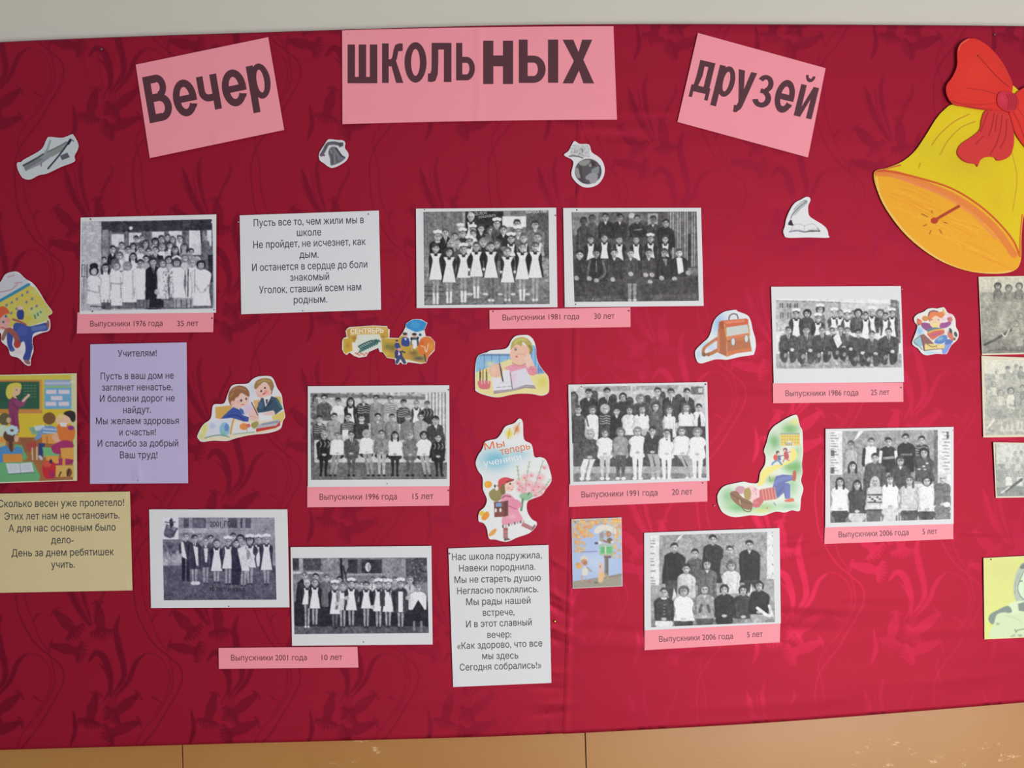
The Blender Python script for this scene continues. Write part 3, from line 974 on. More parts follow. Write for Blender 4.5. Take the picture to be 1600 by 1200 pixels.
# ============================================================ CLASS PHOTOS
# people are drawn back to front in the coordinates of an enlarged view of each print
def person(C, x, y, r, top=.3, hair=.2, o='', w=3.3, h=5.2, skin=.74, leg=None):
    """x, y centre of the face, r half width of the face; o = option letters"""
    sx = r * w / 2; yb = y + r * h
    dark = max(0, top - .12)
    g = C.rng.uniform
    ln_ = g(-.35, .35) * r; sh = g(-.3, .3) * r; wl = g(.92, 1.06); wr = g(.92, 1.06)
    lady = ('l' in o) or ('f' in o) or ('A' in o)
    wst = .80 if lady else .97
    if top > .5:
        wst -= .04
    if 'L' in o:     # stockinged legs below the skirt
        yl = leg
        for d in (-.62, .62):
            C.poly([(x + d * r - r * .42, yb - r), (x + d * r + r * .42, yb - r), (x + d * r * .8 + r * .28, yl - r * .5), (x + d * r * .8 - r * .28, yl - r * .5)], .62 if 'g' not in o else .36)
            if 'w' in o:
                C.poly([(x + d * r * .9 - r * .38, yl - r * 3.4), (x + d * r * .9 + r * .38, yl - r * 3.4), (x + d * r * .8 + r * .3, yl), (x + d * r * .8 - r * .3, yl)], .90)
            C.ell(x + d * r * .8, yl - r * .2, r * .42, r * .38, .86 if ('w' in o or 's' in o) else .2)
    if 'P' in o:     # trousers
        for d in (-.75, .75):
            C.poly([(x + d * r - r * .68, yb - r), (x + d * r + r * .66, yb - r), (x + d * r + r * .5, leg), (x + d * r - r * .5, leg)], max(.05, dark - .05))
            C.ell(x + d * r, leg, r * .6, r * .35, .12)
    # torso with sloping shoulders, a soft dark rim parts it from the people behind
    ym = y + (yb - y) * .62
    tp = [(x - r * .5, y + r * 1.15), (x + r * .5, y + r * 1.15), (x + sx * .72, y + r * 1.65 + max(0, sh)), (x + sx * wr, y + r * 2.5 + max(0, sh)), (x + sx * 1.02 * wr, y + r * 3.6), (x + sx * (wst + .08) + ln_ * .5, ym),
          (x + sx * 1.04 + ln_, yb - r * .5), (x + sx * .86 + ln_, yb), (x - sx * .86 + ln_, yb), (x - sx * 1.04 + ln_, yb - r * .5), (x - sx * (wst + .08) + ln_ * .5, ym),
          (x - sx * 1.02 * wl, y + r * 3.6), (x - sx * wl, y + r * 2.5 - min(0, sh)), (x - sx * .72, y + r * 1.65 - min(0, sh))]
    C.poly([(x + (px - x) * 1.07, py - r * .08) for px, py in tp], .08, .38, sm=True)
    C.poly(tp, top, sm=True)
    # cloth shading: darker flank, lighter chest, random folds, sleeves
    C.line([(x - sx * .88 * wl, y + r * 2.4), (x - sx * .92, ym), (x - sx * .85 + ln_, yb - r * .6)], r * .42, max(0, top - .13 - .1 * (top > .5)), .55)
    C.line([(x + sx * .30, y + r * 2.1), (x + sx * .42, ym)], r * .7, min(1, top + .10), .35)
    for _ in range(5):
        fx = x + g(-.8, .8) * sx; fy = g(y + r * 2.2, max(y + r * 2.4, yb - r)); d_ = g(-.5, .5) * r
        C.line([(fx, fy), (fx + d_, fy + g(.6, 1.6) * r)], r * g(.1, .24), top + g(-.22, .14) if top > .3 else top + g(-.08, .16), .55, sm=False)
    for d in (-1, 1):
        C.line([(x + d * sx * .64, y + r * 2.9), (x + d * sx * .70, y + r * 4.0), (x + d * sx * (.58 + g(-.1, .1)), yb - r * .3)], r * .17, max(0, top - .2) if top > .25 else top + .13, .65)
    if 'A' in o:     # white pinafore over a dark dress
        C.poly([(x - r * 1.15, y + r * 1.55), (x - r * .62, y + r * 1.6), (x - r * .5, y + r * 2.3), (x + r * .5, y + r * 2.3), (x + r * .62, y + r * 1.6), (x + r * 1.15, y + r * 1.55),
                (x + r * .95, y + r * 2.6), (x + r * .82, y + r * 3.9), (x + r * 1.45, yb), (x - r * 1.45, yb), (x - r * .82, y + r * 3.9), (x - r * .95, y + r * 2.6)], .93)
        C.line([(x - r * .75, y + r * 3.95), (x + r * .75, y + r * 3.95)], r * .12, .78)
        C.line([(x - r * .2, y + r * 4.2), (x - r * .35, yb - r * .2)], r * .12, .80); C.line([(x + r * .4, y + r * 4.2), (x + r * .6, yb - r * .2)], r * .1, .82)
        C.poly([(x - r * .6, y + r * 1.45), (x, y + r * 1.8), (x + r * .6, y + r * 1.45), (x + r * .55, y + r * 2.15), (x, y + r * 1.85), (x - r * .55, y + r * 2.15)], .14)
    if 'T' in o:     # jacket, white shirt and tie
        C.poly([(x - r * .62, y + r * 1.1), (x + r * .62, y + r * 1.1), (x + r * .1, y + r * 3.4), (x - r * .1, y + r * 3.4)], .88)
        C.poly([(x - r * .13, y + r * 1.5), (x + r * .13, y + r * 1.5), (x + r * .12, y + r * 3.1), (x - r * .08, y + r * 3.1)], .15)
        C.line([(x - r * .62, y + r * 1.4), (x - r * .05, y + r * 3.5), (x, yb)], r * .14, dark)
    if 'V' in o:     # open white collar
        C.poly([(x - r * .6, y + r * 1.15), (x + r * .6, y + r * 1.15), (x, y + r * 2.5)], .87)
    if 'C' in o:     # round collar
        C.ell(x, y + r * 1.5, r * .8, r * .38, .9)
    if 'Z' in o:     # patterned jumper
        for k in range(4):
            yy = y + r * (2.1 + k * .75)
            C.line([(x - sx * .8, yy), (x - sx * .3, yy + r * .25), (x + sx * .2, yy - r * .1), (x + sx * .8, yy + r * .2)], r * .22, .85 if top < .5 else .25, .8)
    if 'S' in o:     # streaked jumper
        for k in range(7):
            xx = x - sx * .8 + k * sx * .27
            C.line([(xx, y + r * 2.0), (xx + r * .35, y + r * 2.9), (xx - r * .1, y + r * 3.9)], r * .2, .85 if k % 2 else .1, .85)
    if 'M' in o:     # mottled print
        C.speckle(x - sx * .85, y + r * 1.8, x + sx * .85, yb, r * .17, .1, .85, 60, a=.55)
    if 'H' in o:     # hands folded in the lap
        C.line([(x - sx * .78, y + r * 3.6), (x - sx * .5, yb - r * .9), (x, yb - r * .55)], r * .5, min(1, top + .05), .6)
        C.line([(x + sx * .78, y + r * 3.6), (x + sx * .5, yb - r * .9), (x, yb - r * .55)], r * .5, min(1, top + .05), .6)
        C.ell(x, yb - r * .5, r * .75, r * .42, skin * .98)
    # neck, hair behind, face
    C.rect(x - r * .42, y + r * .7, x + r * .42, y + r * 1.5, skin * .82)
    if 'l' in o:
        C.poly([(x - r * 1.15, y - r * .7), (x, y - r * 1.6), (x + r * 1.15, y - r * .7), (x + r * 1.45, y + r * .8), (x + r * 1.3, y + r * 2.1), (x + r * .7, y + r * 2.0),
                (x + r * .6, y + r), (x - r * .6, y + r), (x - r * .7, y + r * 2.0), (x - r * 1.3, y + r * 2.1), (x - r * 1.45, y + r * .8)], hair, sm=True)
    elif 'f' in o:   # full bobbed hair
        C.ell(x, y - r * .15, r * 1.5, r * 1.5, hair)
    else:
        C.ell(x, y - r * .35, r * 1.12, r * 1.22, hair)
        for d in (-1, 1):
            C.ell(x + d * r * .97, y + r * .12, r * .17, r * .3, skin * .85)
    C.ell(x, y + r * .05, r * .9, r * 1.18, skin)
    C.ell(x - r * .50, y + r * .15, r * .38, r * .95, skin * .78, 0, .6)
    C.ell(x + r * .30, y + r * .25, r * .32, r * .35, min(1, skin * 1.12), 0, .6); C.ell(x, y - r * .5, r * .5, r * .25, min(1, skin * 1.1), 0, .5)
    C.ell(x, y + r * 1.05, r * .5, r * .2, skin * .7, 0, .6)
    for _ in range(5):
        C.ell(x + g(-1, 1) * r, y - r * g(.4, 1.45), r * g(.2, .45), r * g(.15, .35), hair + g(-.08, .16), g(0, 180), .5)
    C.poly([(x - r * .95, y - r * .2), (x - r * 1.0, y - r * .8), (x - r * .4, y - r * 1.35), (x + r * .4, y - r * 1.38), (x + r * 1.0, y - r * .8), (x + r * .95, y - r * .2),
            (x + r * .7, y - r * .62), (x + r * .1, y - r * (.72 if 'l' in o else .82)), (x - r * .6, y - r * .62)], hair, sm=True)
    e = skin * .36
    C.ell(x - r * .36, y - r * .1, r * .26, r * .17, e, 0, .8); C.ell(x + r * .36, y - r * .1, r * .26, r * .17, e, 0, .8)
    C.line([(x - r * .55, y - r * .3), (x - r * .2, y - r * .34)], r * .1, skin * .6); C.line([(x + r * .2, y - r * .34), (x + r * .55, y - r * .3)], r * .1, skin * .6)
    C.line([(x + r * .02, y), (x + r * .1, y + r * .4), (x - r * .08, y + r * .42)], r * .1, skin * .8)
    C.line([(x - r * .28, y + r * .68), (x, y + r * .72), (x + r * .28, y + r * .66)], r * .13, skin * .58)
    if 'B' in o:     # white bow on the crown
        for d in (-1, 0, 1):
            C.ell(x + d * r * .75, y - r * (1.45 if d else 1.65), r * .68, r * .5, .94, 0, .95)
    if 'k' in o:     # headscarf / hood
        C.line([(x - r * 1.0, y + r * .7), (x - r * 1.05, y - r * .6), (x, y - r * 1.35), (x + r * 1.05, y - r * .6), (x + r * 1.0, y + r * .7)], r * .45, .15)


def crowd(C, rows):
    for t in rows:
        person(C, *t[:6], **(t[6] if len(t) > 6 else {}))


GF = 'black and white class photos pinned on the board'


def photo(label, outer, prt, ox, oy, s, seed, draw, layer=1, bgc=(120, 120, 122), mat=None, tone=None, dimples=(), blur=1, paper_mat=None, group=GF, name='class_photo', noise=.03):
    sh = Sheet(name, label, 'photo', outer, paper_mat or M_WHITE, layer, group, 0.0003, seed=seed, dimples=dimples)
    q = np.asarray(prt, float)
    box_ = (q[:, 0].min(), q[:, 1].min(), q[:, 0].max(), q[:, 1].max())
    C = Canvas(box_, ox, oy, s, 1.2, bgc=bgc)
    draw(C)
    if tone is not None:
        C.mottle()
    C.blur(blur)
    if tone is not None:
        C.img = tone(C.img)
    sh.raster(C, mat or M_PHOTO, quad=q, noise=noise)
    return sh, C


def warm(a, b):
    """toned print: dark colour a, light colour b"""
    a, b = np.asarray(a, float), np.asarray(b, float)
    return lambda im: a + (b - a) * np.clip((im.mean(2, keepdims=True) / 255.0 - .5) * 1.22 + .515, 0, 1)


NEUTRAL = warm((28, 26, 30), (246, 247, 249))
BLUISH = warm((22, 20, 34), (242, 244, 252))


def draw_1976(C):
    C.rect(0, 0, 1400, 1200, .74)
    C.rect(235, 95, 1310, 940, .40)
    C.poly([(235, 105), (1300, 75), (1300, 182), (250, 205)], .22)
    C.rect(245, 180, 300, 600, .55)
    for a, b, c_, d in ((335, 220, 455, 340), (500, 208, 622, 330), (722, 198, 840, 320), (884, 190, 1012, 320), (1082, 185, 1195, 420), (1252, 182, 1296, 330)):
        C.rect(a, b, c_, d, .86)
    for x_ in (318, 470, 640, 700, 860, 1050, 1215):
        C.rect(x_, 190, x_ + 16, 400, .50)
    C.ell(520, 162, 17, 17, .88)
    C.line([(1192, 190), (1200, 300)], 12, .12)
    person(C, 1243, 262, 16, .42, .6, w=4, h=14)
    C.rect(1262, 420, 1308, 680, .17)
    crowd(C, [
        (570, 270, 25, .30, .15, ''), (625, 262, 22, .35, .3, ''), (755, 292, 25, .9, .1, 'f'), (812, 268, 25, .3, .15, ''), (875, 255, 24, .3, .25, ''), (922, 275, 24, .4, .35, 'l'),
        (990, 268, 26, .9, .3, ''), (432, 335, 27, .8, .3, 'V'), (345, 370, 28, .08, .16, 'V'), (540, 340, 25, .8, .15, 'l'), (600, 350, 24, .8, .3, ''), (662, 312, 25, .6, .25, 'l'),
        (820, 352, 26, .93, .55, ''), (895, 330, 25, .88, .2, 'l'), (1032, 345, 27, .6, .25, 'l'), (495, 372, 27, .9, .18, ''), (612, 372, 25, .9, .3, ''), (690, 390, 27, .25, .2, ''),
        (755, 375, 27, .25, .22, 'T'), (945, 372, 28, .45, .18, 'l'), (1098, 395, 27, .7, .2, ''), (262, 470, 22, .6, .2, ''), (410, 430, 27, .85, .4, 'f'), (540, 438, 28, .93, .15, 'l'),
        (1160, 470, 22, .92, .75, 'f'), (1110, 478, 27, .93, .7, 'f'), (1040, 455, 27, .8, .4, 'f'), (885, 470, 27, .7, .15, 'f'), (664, 462, 26, .7, .2, ''), (370, 505, 29, .93, .35, 'f')])
    C.poly([(775, 425), (830, 425), (838, 480), (790, 520)], .12)
    crowd(C, [
        (488, 530, 30, .95, .5, 'f', dict(w=5, h=11.5)), (275, 545, 30, .94, .16, 'l', dict(w=4.2, h=11)), (380, 530, 29, .95, .4, 'f', dict(w=4.4, h=13)),
        (165, 578, 31, .93, .10, 'f', dict(w=4.4, h=10)), (612, 508, 31, .95, .2, '', dict(w=4.8, h=11)),
        (735, 492, 30, .08, .16, 'T', dict(w=4.6, h=15)), (826, 505, 28, .88, .3, 'f', dict(w=4, h=12)), (1110, 500, 30, .95, .6, 'f', dict(w=4.2, h=11)),
        (962, 500, 30, .95, .25, 'f', dict(w=5, h=11)), (1195, 520, 31, .95, .16, 'f', dict(w=6.2, h=12.5))])
    C.speckle(828, 560, 920, 850, 9, .2, .5, 70, a=.5)
    C.ell(165, 530, 42, 32, .10); C.ell(170, 580, 24, 32, .72)
    C.line([(962 - 40, 452), (962, 432), (1000, 455)], 16, .95)
    for p in ([(110, 760), (150, 770), (215, 780), (215, 720)], [(330, 690), (400, 700), (440, 690)], [(1140, 700), (1190, 780), (1240, 760)], [(1280, 700), (1230, 760)]):
        C.line(p, 16, .66, .8)
    for p in ([(325, 700), (330, 750)], [(420, 640), (425, 830)], [(555, 740), (550, 810)], [(665, 740), (650, 800)], [(1040, 650), (1045, 790)], [(925, 700), (930, 790)], [(1135, 560), (1135, 780)]):
        C.line(p, 10, .55, .7, sm=False)
    C.ell(770, 775, 24, 26, .72)
    C.line([(1072, 560), (1068, 820)], 12, .3)
    C.rect(240, 880, 330, 945, .35); C.rect(580, 850, 700, 935, .45); C.rect(935, 832, 1120, 930, .62)
    for x_ in (255, 290, 318, 595, 640, 668, 950, 1000, 1050, 1090):
        C.rect(x_, 850, x_ + 12, 935, .25, .7)
    C.rect(695, 860, 835, 935, .12); C.rect(835, 860, 930, 930, .5)
    C.line([(48, 515), (78, 515), (78, 630), (48, 630), (48, 515)], 7, .35, sm=False); C.line([(100, 512), (98, 640)], 10, .3); C.line([(68, 630), (66, 750)], 6, .4)
    C.line([(130, 915), (240, 920), (320, 945)], 10, .3); C.soft(60, 860, 40, 70, .62, .8); C.soft(60, 760, 30, 40, .66, .6)
    C.line([(400, 940), (580, 930), (1300, 932)], 6, .4)


photo('class photo of a crowd in white dresses, above the Выпускники 1976 strip',
      [(126, 340), (338, 335), (337.5, 488.5), (124.5, 491)], [(127.5, 346), (331.5, 342.5), (335.5, 482), (126, 486)], 120, 330, 6.156, 31, draw_1976, tone=BLUISH,
      dimples=[(325, 340, 0.0008, 8, 6)])


def draw_1981a(C):
    C.rect(0, 0, 1700, 1300, .46)
    for i in range(14):
        C.rect(120 + i * 33, 80, 128 + i * 33, 560, .36 + .12 * (i % 3) / 2, .8)
    C.rect(545, 85, 565, 330, .62); C.rect(572, 85, 985, 330, .13); C.rect(990, 85, 1060, 330, .55)
    C.line([(612, 95), (650, 110), (640, 130)], 14, .7)
    C.rect(972, 140, 1230, 255, .90); C.rect(1235, 90, 1275, 330, .35); C.rect(1060, 85, 1230, 138, .45); C.rect(1275, 100, 1500, 600, .33)
    C.speckle(120, 870, 1480, 1100, 16, .3, .62, 260, a=.5)
    for y_ in (900, 950, 1000):
        C.line([(125, y_), (330, y_ + 8)], 14, .25, .8)
    C.speckle(130, 590, 210, 800, 20, .5, .75, 26); C.speckle(1400, 600, 1480, 860, 22, .4, .75, 40)
    crowd(C, [
        (632, 150, 34, .1, .75, 'A', dict(w=2.4, h=6)), (520, 275, 30, .5, .6, 'B'), (652, 290, 32, .2, .35, 'AB'), (742, 275, 32, .15, .2, 'V'), (858, 300, 36, .5, .35, 'f', dict(w=5.5, h=6)),
        (915, 225, 36, .3, .2, 'B'), (985, 290, 34, .12, .3, 'V', dict(w=4.2)), (1132, 225, 36, .3, .15, ''), (1145, 310, 36, .4, .4, 'VB'), (1330, 235, 36, .45, .2, 'V', dict(w=5.8, h=8)),
        (272, 360, 36, .1, .35, 'BC', dict(w=4.8, h=9)), (355, 320, 33, .12, .3, 'T', dict(w=3.6, h=8)), (455, 360, 30, .2, .25, ''), (545, 330, 32, .2, .3, 'B'), (655, 330, 30, .9, .3, ''),
        (420, 440, 34, .3, .6, 'l'), (490, 450, 34, .3, .65, 'l'), (615, 415, 34, .3, .2, 'AB'), (768, 425, 36, .15, .5, 'l'), (915, 440, 36, .2, .3, 'f'),
        (1068, 385, 36, .12, .15, 'AB'), (1205, 380, 36, .15, .4, 'A'), (1355, 370, 38, .6, .35, 'A')])
    for x_ in (600, 780, 940, 1080, 1240, 620):
        C.rect(x_, 820, x_ + 36, 960, .45); C.ell(x_ + 10, 985, 26, 14, .8)
    for a in ((250, 490, 36, 'A', 830, 1090, 'w'), (395, 530, 36, 'Af', 860, 1080, 'w'), (552, 500, 36, 'AB', 805, 1070, 'w'), (690, 470, 36, 'A', 795, 1025, 'w'), (850, 470, 37, 'A', 805, 1060, 'gs'),
              (1030, 525, 37, 'A', 860, 1055, 's'), (1190, 480, 36, 'A', 820, 1055, 'w'), (1330, 470, 37, 'A', 805, 1055, 's')):
        x, y, r, o, hem, ft, lg = a
        person(C, x, y, r, .10, .35 if x > 1000 else .22, o + 'L' + lg, w=4.1, h=(hem - y) / r, leg=ft)
        yb = hem
        C.poly([(x - r * .9, y + r * 3.6), (x + r * .9, y + r * 3.6), (x + r * 2.05, yb), (x - r * 2.05, yb)], .95)
        C.poly([(x - r * 1.7, y + r * 1.5), (x - r * .6, y + r * 1.5), (x - r * .45, y + r * 2.5), (x + r * .45, y + r * 2.5), (x + r * .6, y + r * 1.5), (x + r * 1.7, y + r * 1.5), (x + r * 1.0, y + r * 3.0), (x + r * .95, y + r * 3.8), (x - r * .95, y + r * 3.8), (x - r * 1.0, y + r * 3.0)], .95)
        C.line([(x - r * .3, y + r * 4), (x - r * .7, yb - 10)], 5, .8); C.line([(x + r * .2, y + r * 4), (x + r * .5, yb - 10)], 5, .82)
        C.line([(x - r * .9, y + r * 3.75), (x + r * .9, y + r * 3.75)], 5, .8)
    for x_, y_ in ((612, 745), (772, 740), (1110, 770), (960, 770)):
        C.rect(x_ - 14, y_ - 40, x_ + 12, y_ - 12, .92); C.rect(x_ - 12, y_ - 12, x_ + 12, y_ + 40, .3)


s81, C81 = photo('class photo of eight girls in white pinafores, left of the two adjoining photos',
      [(650, 326), (869, 324.5), (871, 480), (651, 481.5)], [(661.5, 331), (857, 328.5), (859, 475), (663, 477)], 645, 318, 6.957, 32, draw_1981a, tone=NEUTRAL)
lettering(s81, [('Добро', 741, 336.5, 761, 334.5), ('пожаловать', 748, 341.5, 775, 338)], ink_mat('pale_banner_paint', (190, 185, 190)), 7, s81.depth, name='sign_lettering')
lettering(s81, [('Выпуск 1981', 822, 333.5, 855, 332)], ink_mat('pale_photo_script', (225, 225, 228)), 8, s81.depth, 0.006, name='sign_lettering')


def draw_1981b(C):
    C.rect(0, 0, 1700, 1300, .26)
    C.rect(130, 90, 420, 345, .50); C.rect(420, 90, 960, 200, .34); C.rect(130, 345, 300, 520, .30)
    for i, x_ in enumerate(range(1170, 1500, 26)):
        C.rect(x_, 90, x_ + 15, 690, .62 if i % 3 else .42)
    C.rect(1390, 330, 1420, 700, .16); C.rect(1150, 90, 1170, 400, .3); C.rect(1370, 700, 1510, 780, .45)
    C.rect(955, 108, 1065, 250, .62); C.rect(800, 110, 912, 180, .42); C.ell(780, 135, 34, 36, .70); C.rect(748, 160, 812, 350, .5)
    crowd(C, [
        (255, 200, 36, .22, .18, '', dict(skin=.26, w=3.6, h=9)), (350, 170, 34, .28, .2, '', dict(skin=.45, w=3.4, h=8)), (495, 150, 33, .14, .12, 'V', dict(skin=.6, w=4.6, h=7)),
        (650, 155, 32, .14, .12, 'V', dict(skin=.55, w=4.4, h=7)), (838, 170, 33, .12, .2, '', dict(skin=.6, w=5, h=6)), (1010, 180, 33, .22, .15, 'V', dict(skin=.5, w=4.6, h=6.5)),
        (1150, 215, 33, .10, .12, '', dict(skin=.58, w=5.4, h=8))])
    C.line([(805, 290), (885, 280)], 14, .55, .8)
    crowd(C, [(x, y, 31, .10, .2, 'AB' if x in (480, 985, 1150) else 'A', dict(w=4.4, h=7.2, skin=.7)) for x, y in ((335, 390), (483, 375), (645, 395), (828, 395), (985, 385), (1145, 390))])
    C.rect(150, 860, 1500, 1060, .28)
    C.speckle(160, 900, 1490, 1055, 18, .2, .38, 160, a=.4)
    crowd(C, [
        (215, 560, 36, .17, .12, '', dict(w=5, h=8.4, skin=.80)), (395, 545, 36, .12, .12, '', dict(w=5.6, h=8.4, skin=.62)), (590, 540, 35, .18, .16, 'V', dict(w=5, h=8, skin=.72)),
        (768, 545, 34, .27, .22, 'V', dict(w=5, h=7, skin=.76)), (965, 540, 36, .22, .2, 'V', dict(w=5, h=7.6, skin=.66)), (1135, 535, 34, .13, .2, '', dict(w=4.8, h=8.5, skin=.62)),
        (1295, 540, 34, .12, .25, '', dict(w=5.4, h=7.5, skin=.82))])
    C.poly([(1265, 590), (1325, 590), (1345, 740), (1285, 770)], .93)
    C.poly([(1115, 600), (1165, 600), (1155, 690)], .5)
    for d in (-1, 1):
        C.line([(395 + d * 70, 620), (395 + d * 95, 760), (395 + (20 if d > 0 else -90), 830)], 26, .36)
    C.line([(395, 620), (395, 740)], 10, .45)
    C.poly([(690, 820), (850, 820), (835, 880), (740, 880)], .25)
    for x_ in (758, 812):
        C.poly([(x_ - 22, 870), (x_ + 22, 870), (x_ + 14, 1050), (x_ - 14, 1050)], .58); C.ell(x_, 1050, 22, 14, .8)
    for x_, y_ in ((180, 810), (320, 815), (395, 840), (575, 825), (770, 765), (930, 775), (1000, 775), (1105, 810), (1245, 820), (980, 855), (1395, 755)):
        C.ell(x_, y_, 28, 24, .68, 30)
    C.poly([(150, 860), (700, 850), (700, 1000), (150, 1010)], .19, .7); C.poly([(880, 880), (1490, 800), (1490, 980), (880, 1000)], .19, .7)


s81b, C81b = photo('dark class photo of seated boys, right of the two adjoining photos',
      [(880, 325), (1095.3, 324.7), (1099.5, 478), (882.5, 480)], [(893, 331.5), (1088.5, 330.5), (1092, 470), (897.5, 471.8)], 875, 318, 6.957, 33, draw_1981b, tone=warm((40, 36, 38), (243, 243, 243)))
lettering(s81b, [('4 «а»', 925, 470, 938, 469.5)], ink_mat('grey_photo_script', (170, 170, 170)), 6, s81b.depth, name='sign_lettering')


def draw_1986(C):
    C.rect(0, 0, 1700, 1300, .88)
    C.poly([(90, 215), (820, 235), (1400, 260), (1520, 240), (1520, 560), (90, 560)], .68)
    C.line([(90, 215), (820, 237)], 8, .45)
    C.rect(830, 250, 1380, 330, .80)
    for x_ in (130, 155, 215, 245, 300, 325):
        C.rect(x_, 245, x_ + 16, 300, .36); C.rect(x_ + 5, 350, x_ + 22, 420, .45)
    C.speckle(95, 440, 260, 640, 20, .6, .95, 60)
    C.poly([(1390, 200), (1470, 210), (1510, 500), (1510, 700), (1440, 700)], .45); C.speckle(1390, 210, 1510, 500, 14, .3, .7, 60)
    C.rect(90, 820, 1520, 990, .62); C.speckle(90, 850, 1515, 985, 16, .5, .85, 220, a=.5)
    crowd(C, [
        (965, 370, 28, .5, .4, ''), (1025, 360, 34, .35, .2, 'f', dict(w=4.4, h=6.5)), (1275, 360, 32, .4, .35, 'f'), (593, 320, 34, .5, .15, 'Bf'), (750, 360, 32, .3, .5, 'AB', dict(w=4.4)),
        (820, 360, 30, .3, .4, 'A'), (1180, 345, 32, .25, .6, 'AB', dict(w=4.6, h=7.5)), (1110, 385, 30, .3, .2, 'A', dict(w=3.6, h=7)), (1410, 360, 30, .25, .25, 'AB', dict(w=4.6, h=9)),
        (1335, 390, 28, .3, .2, 'A', dict(w=4, h=8)), (900, 385, 33, .3, .2, 'AB', dict(w=4.4, h=6)), (320, 370, 34, .18, .2, 'AB', dict(w=4.8, h=8)),
        (445, 365, 33, .28, .12, 'f', dict(w=4.4, h=7)), (570, 420, 32, .15, .35, 'AB', dict(w=4.8, h=6))])
    rows = ((232, 560, 34, .30, .25), (435, 555, 36, .33, .3), (615, 560, 34, .27, .35), (728, 565, 30, .35, .3), (820, 545, 32, .3, .3), (900, 565, 32, .33, .3), (1030, 590, 35, .28, .2), (1180, 605, 34, .3, .3), (1370, 575, 35, .27, .22))
    crowd(C, [(x, y, r, t, hh, 'T' if x not in (1030,) else '', dict(w=6.0, h=7)) for x, y, r, t, hh in rows])
    for x, y, r, t, hh in rows:      # crouching knees
        for d in (-1, 1):
            C.poly([(x + d * r * 2.6, y + r * 6.2), (x + d * r * .4, y + r * 6.0), (x + d * r * .5, y + r * 10), (x + d * r * 1.6, y + r * 10.6), (x + d * r * 2.8, y + r * 9)], .22, .95, sm=True)
        C.ell(x + r * 1.3, y + r * 6.3, r * .7, r * .55, .78); C.ell(x - r * 1.0, y + r * 8.2, r * .6, r * .8, .7, 20, .7)
    C.speckle(380, 880, 560, 960, 12, .15, .6, 40); C.speckle(820, 830, 1300, 950, 13, .15, .5, 50)
    for pts in ([(740, 640), (800, 560), (840, 700), (790, 760)],):
        C.poly(pts, .9)


photo('outdoor class photo of crouching boys in suits, above the Выпускники 1986 strip',
      [(1205, 448), (1407.5, 447), (1412.5, 597), (1209, 599)], [(1212, 466.5), (1405, 468), (1409, 574), (1212.5, 577)], 1200, 440, 7.273, 34, draw_1986, tone=NEUTRAL)


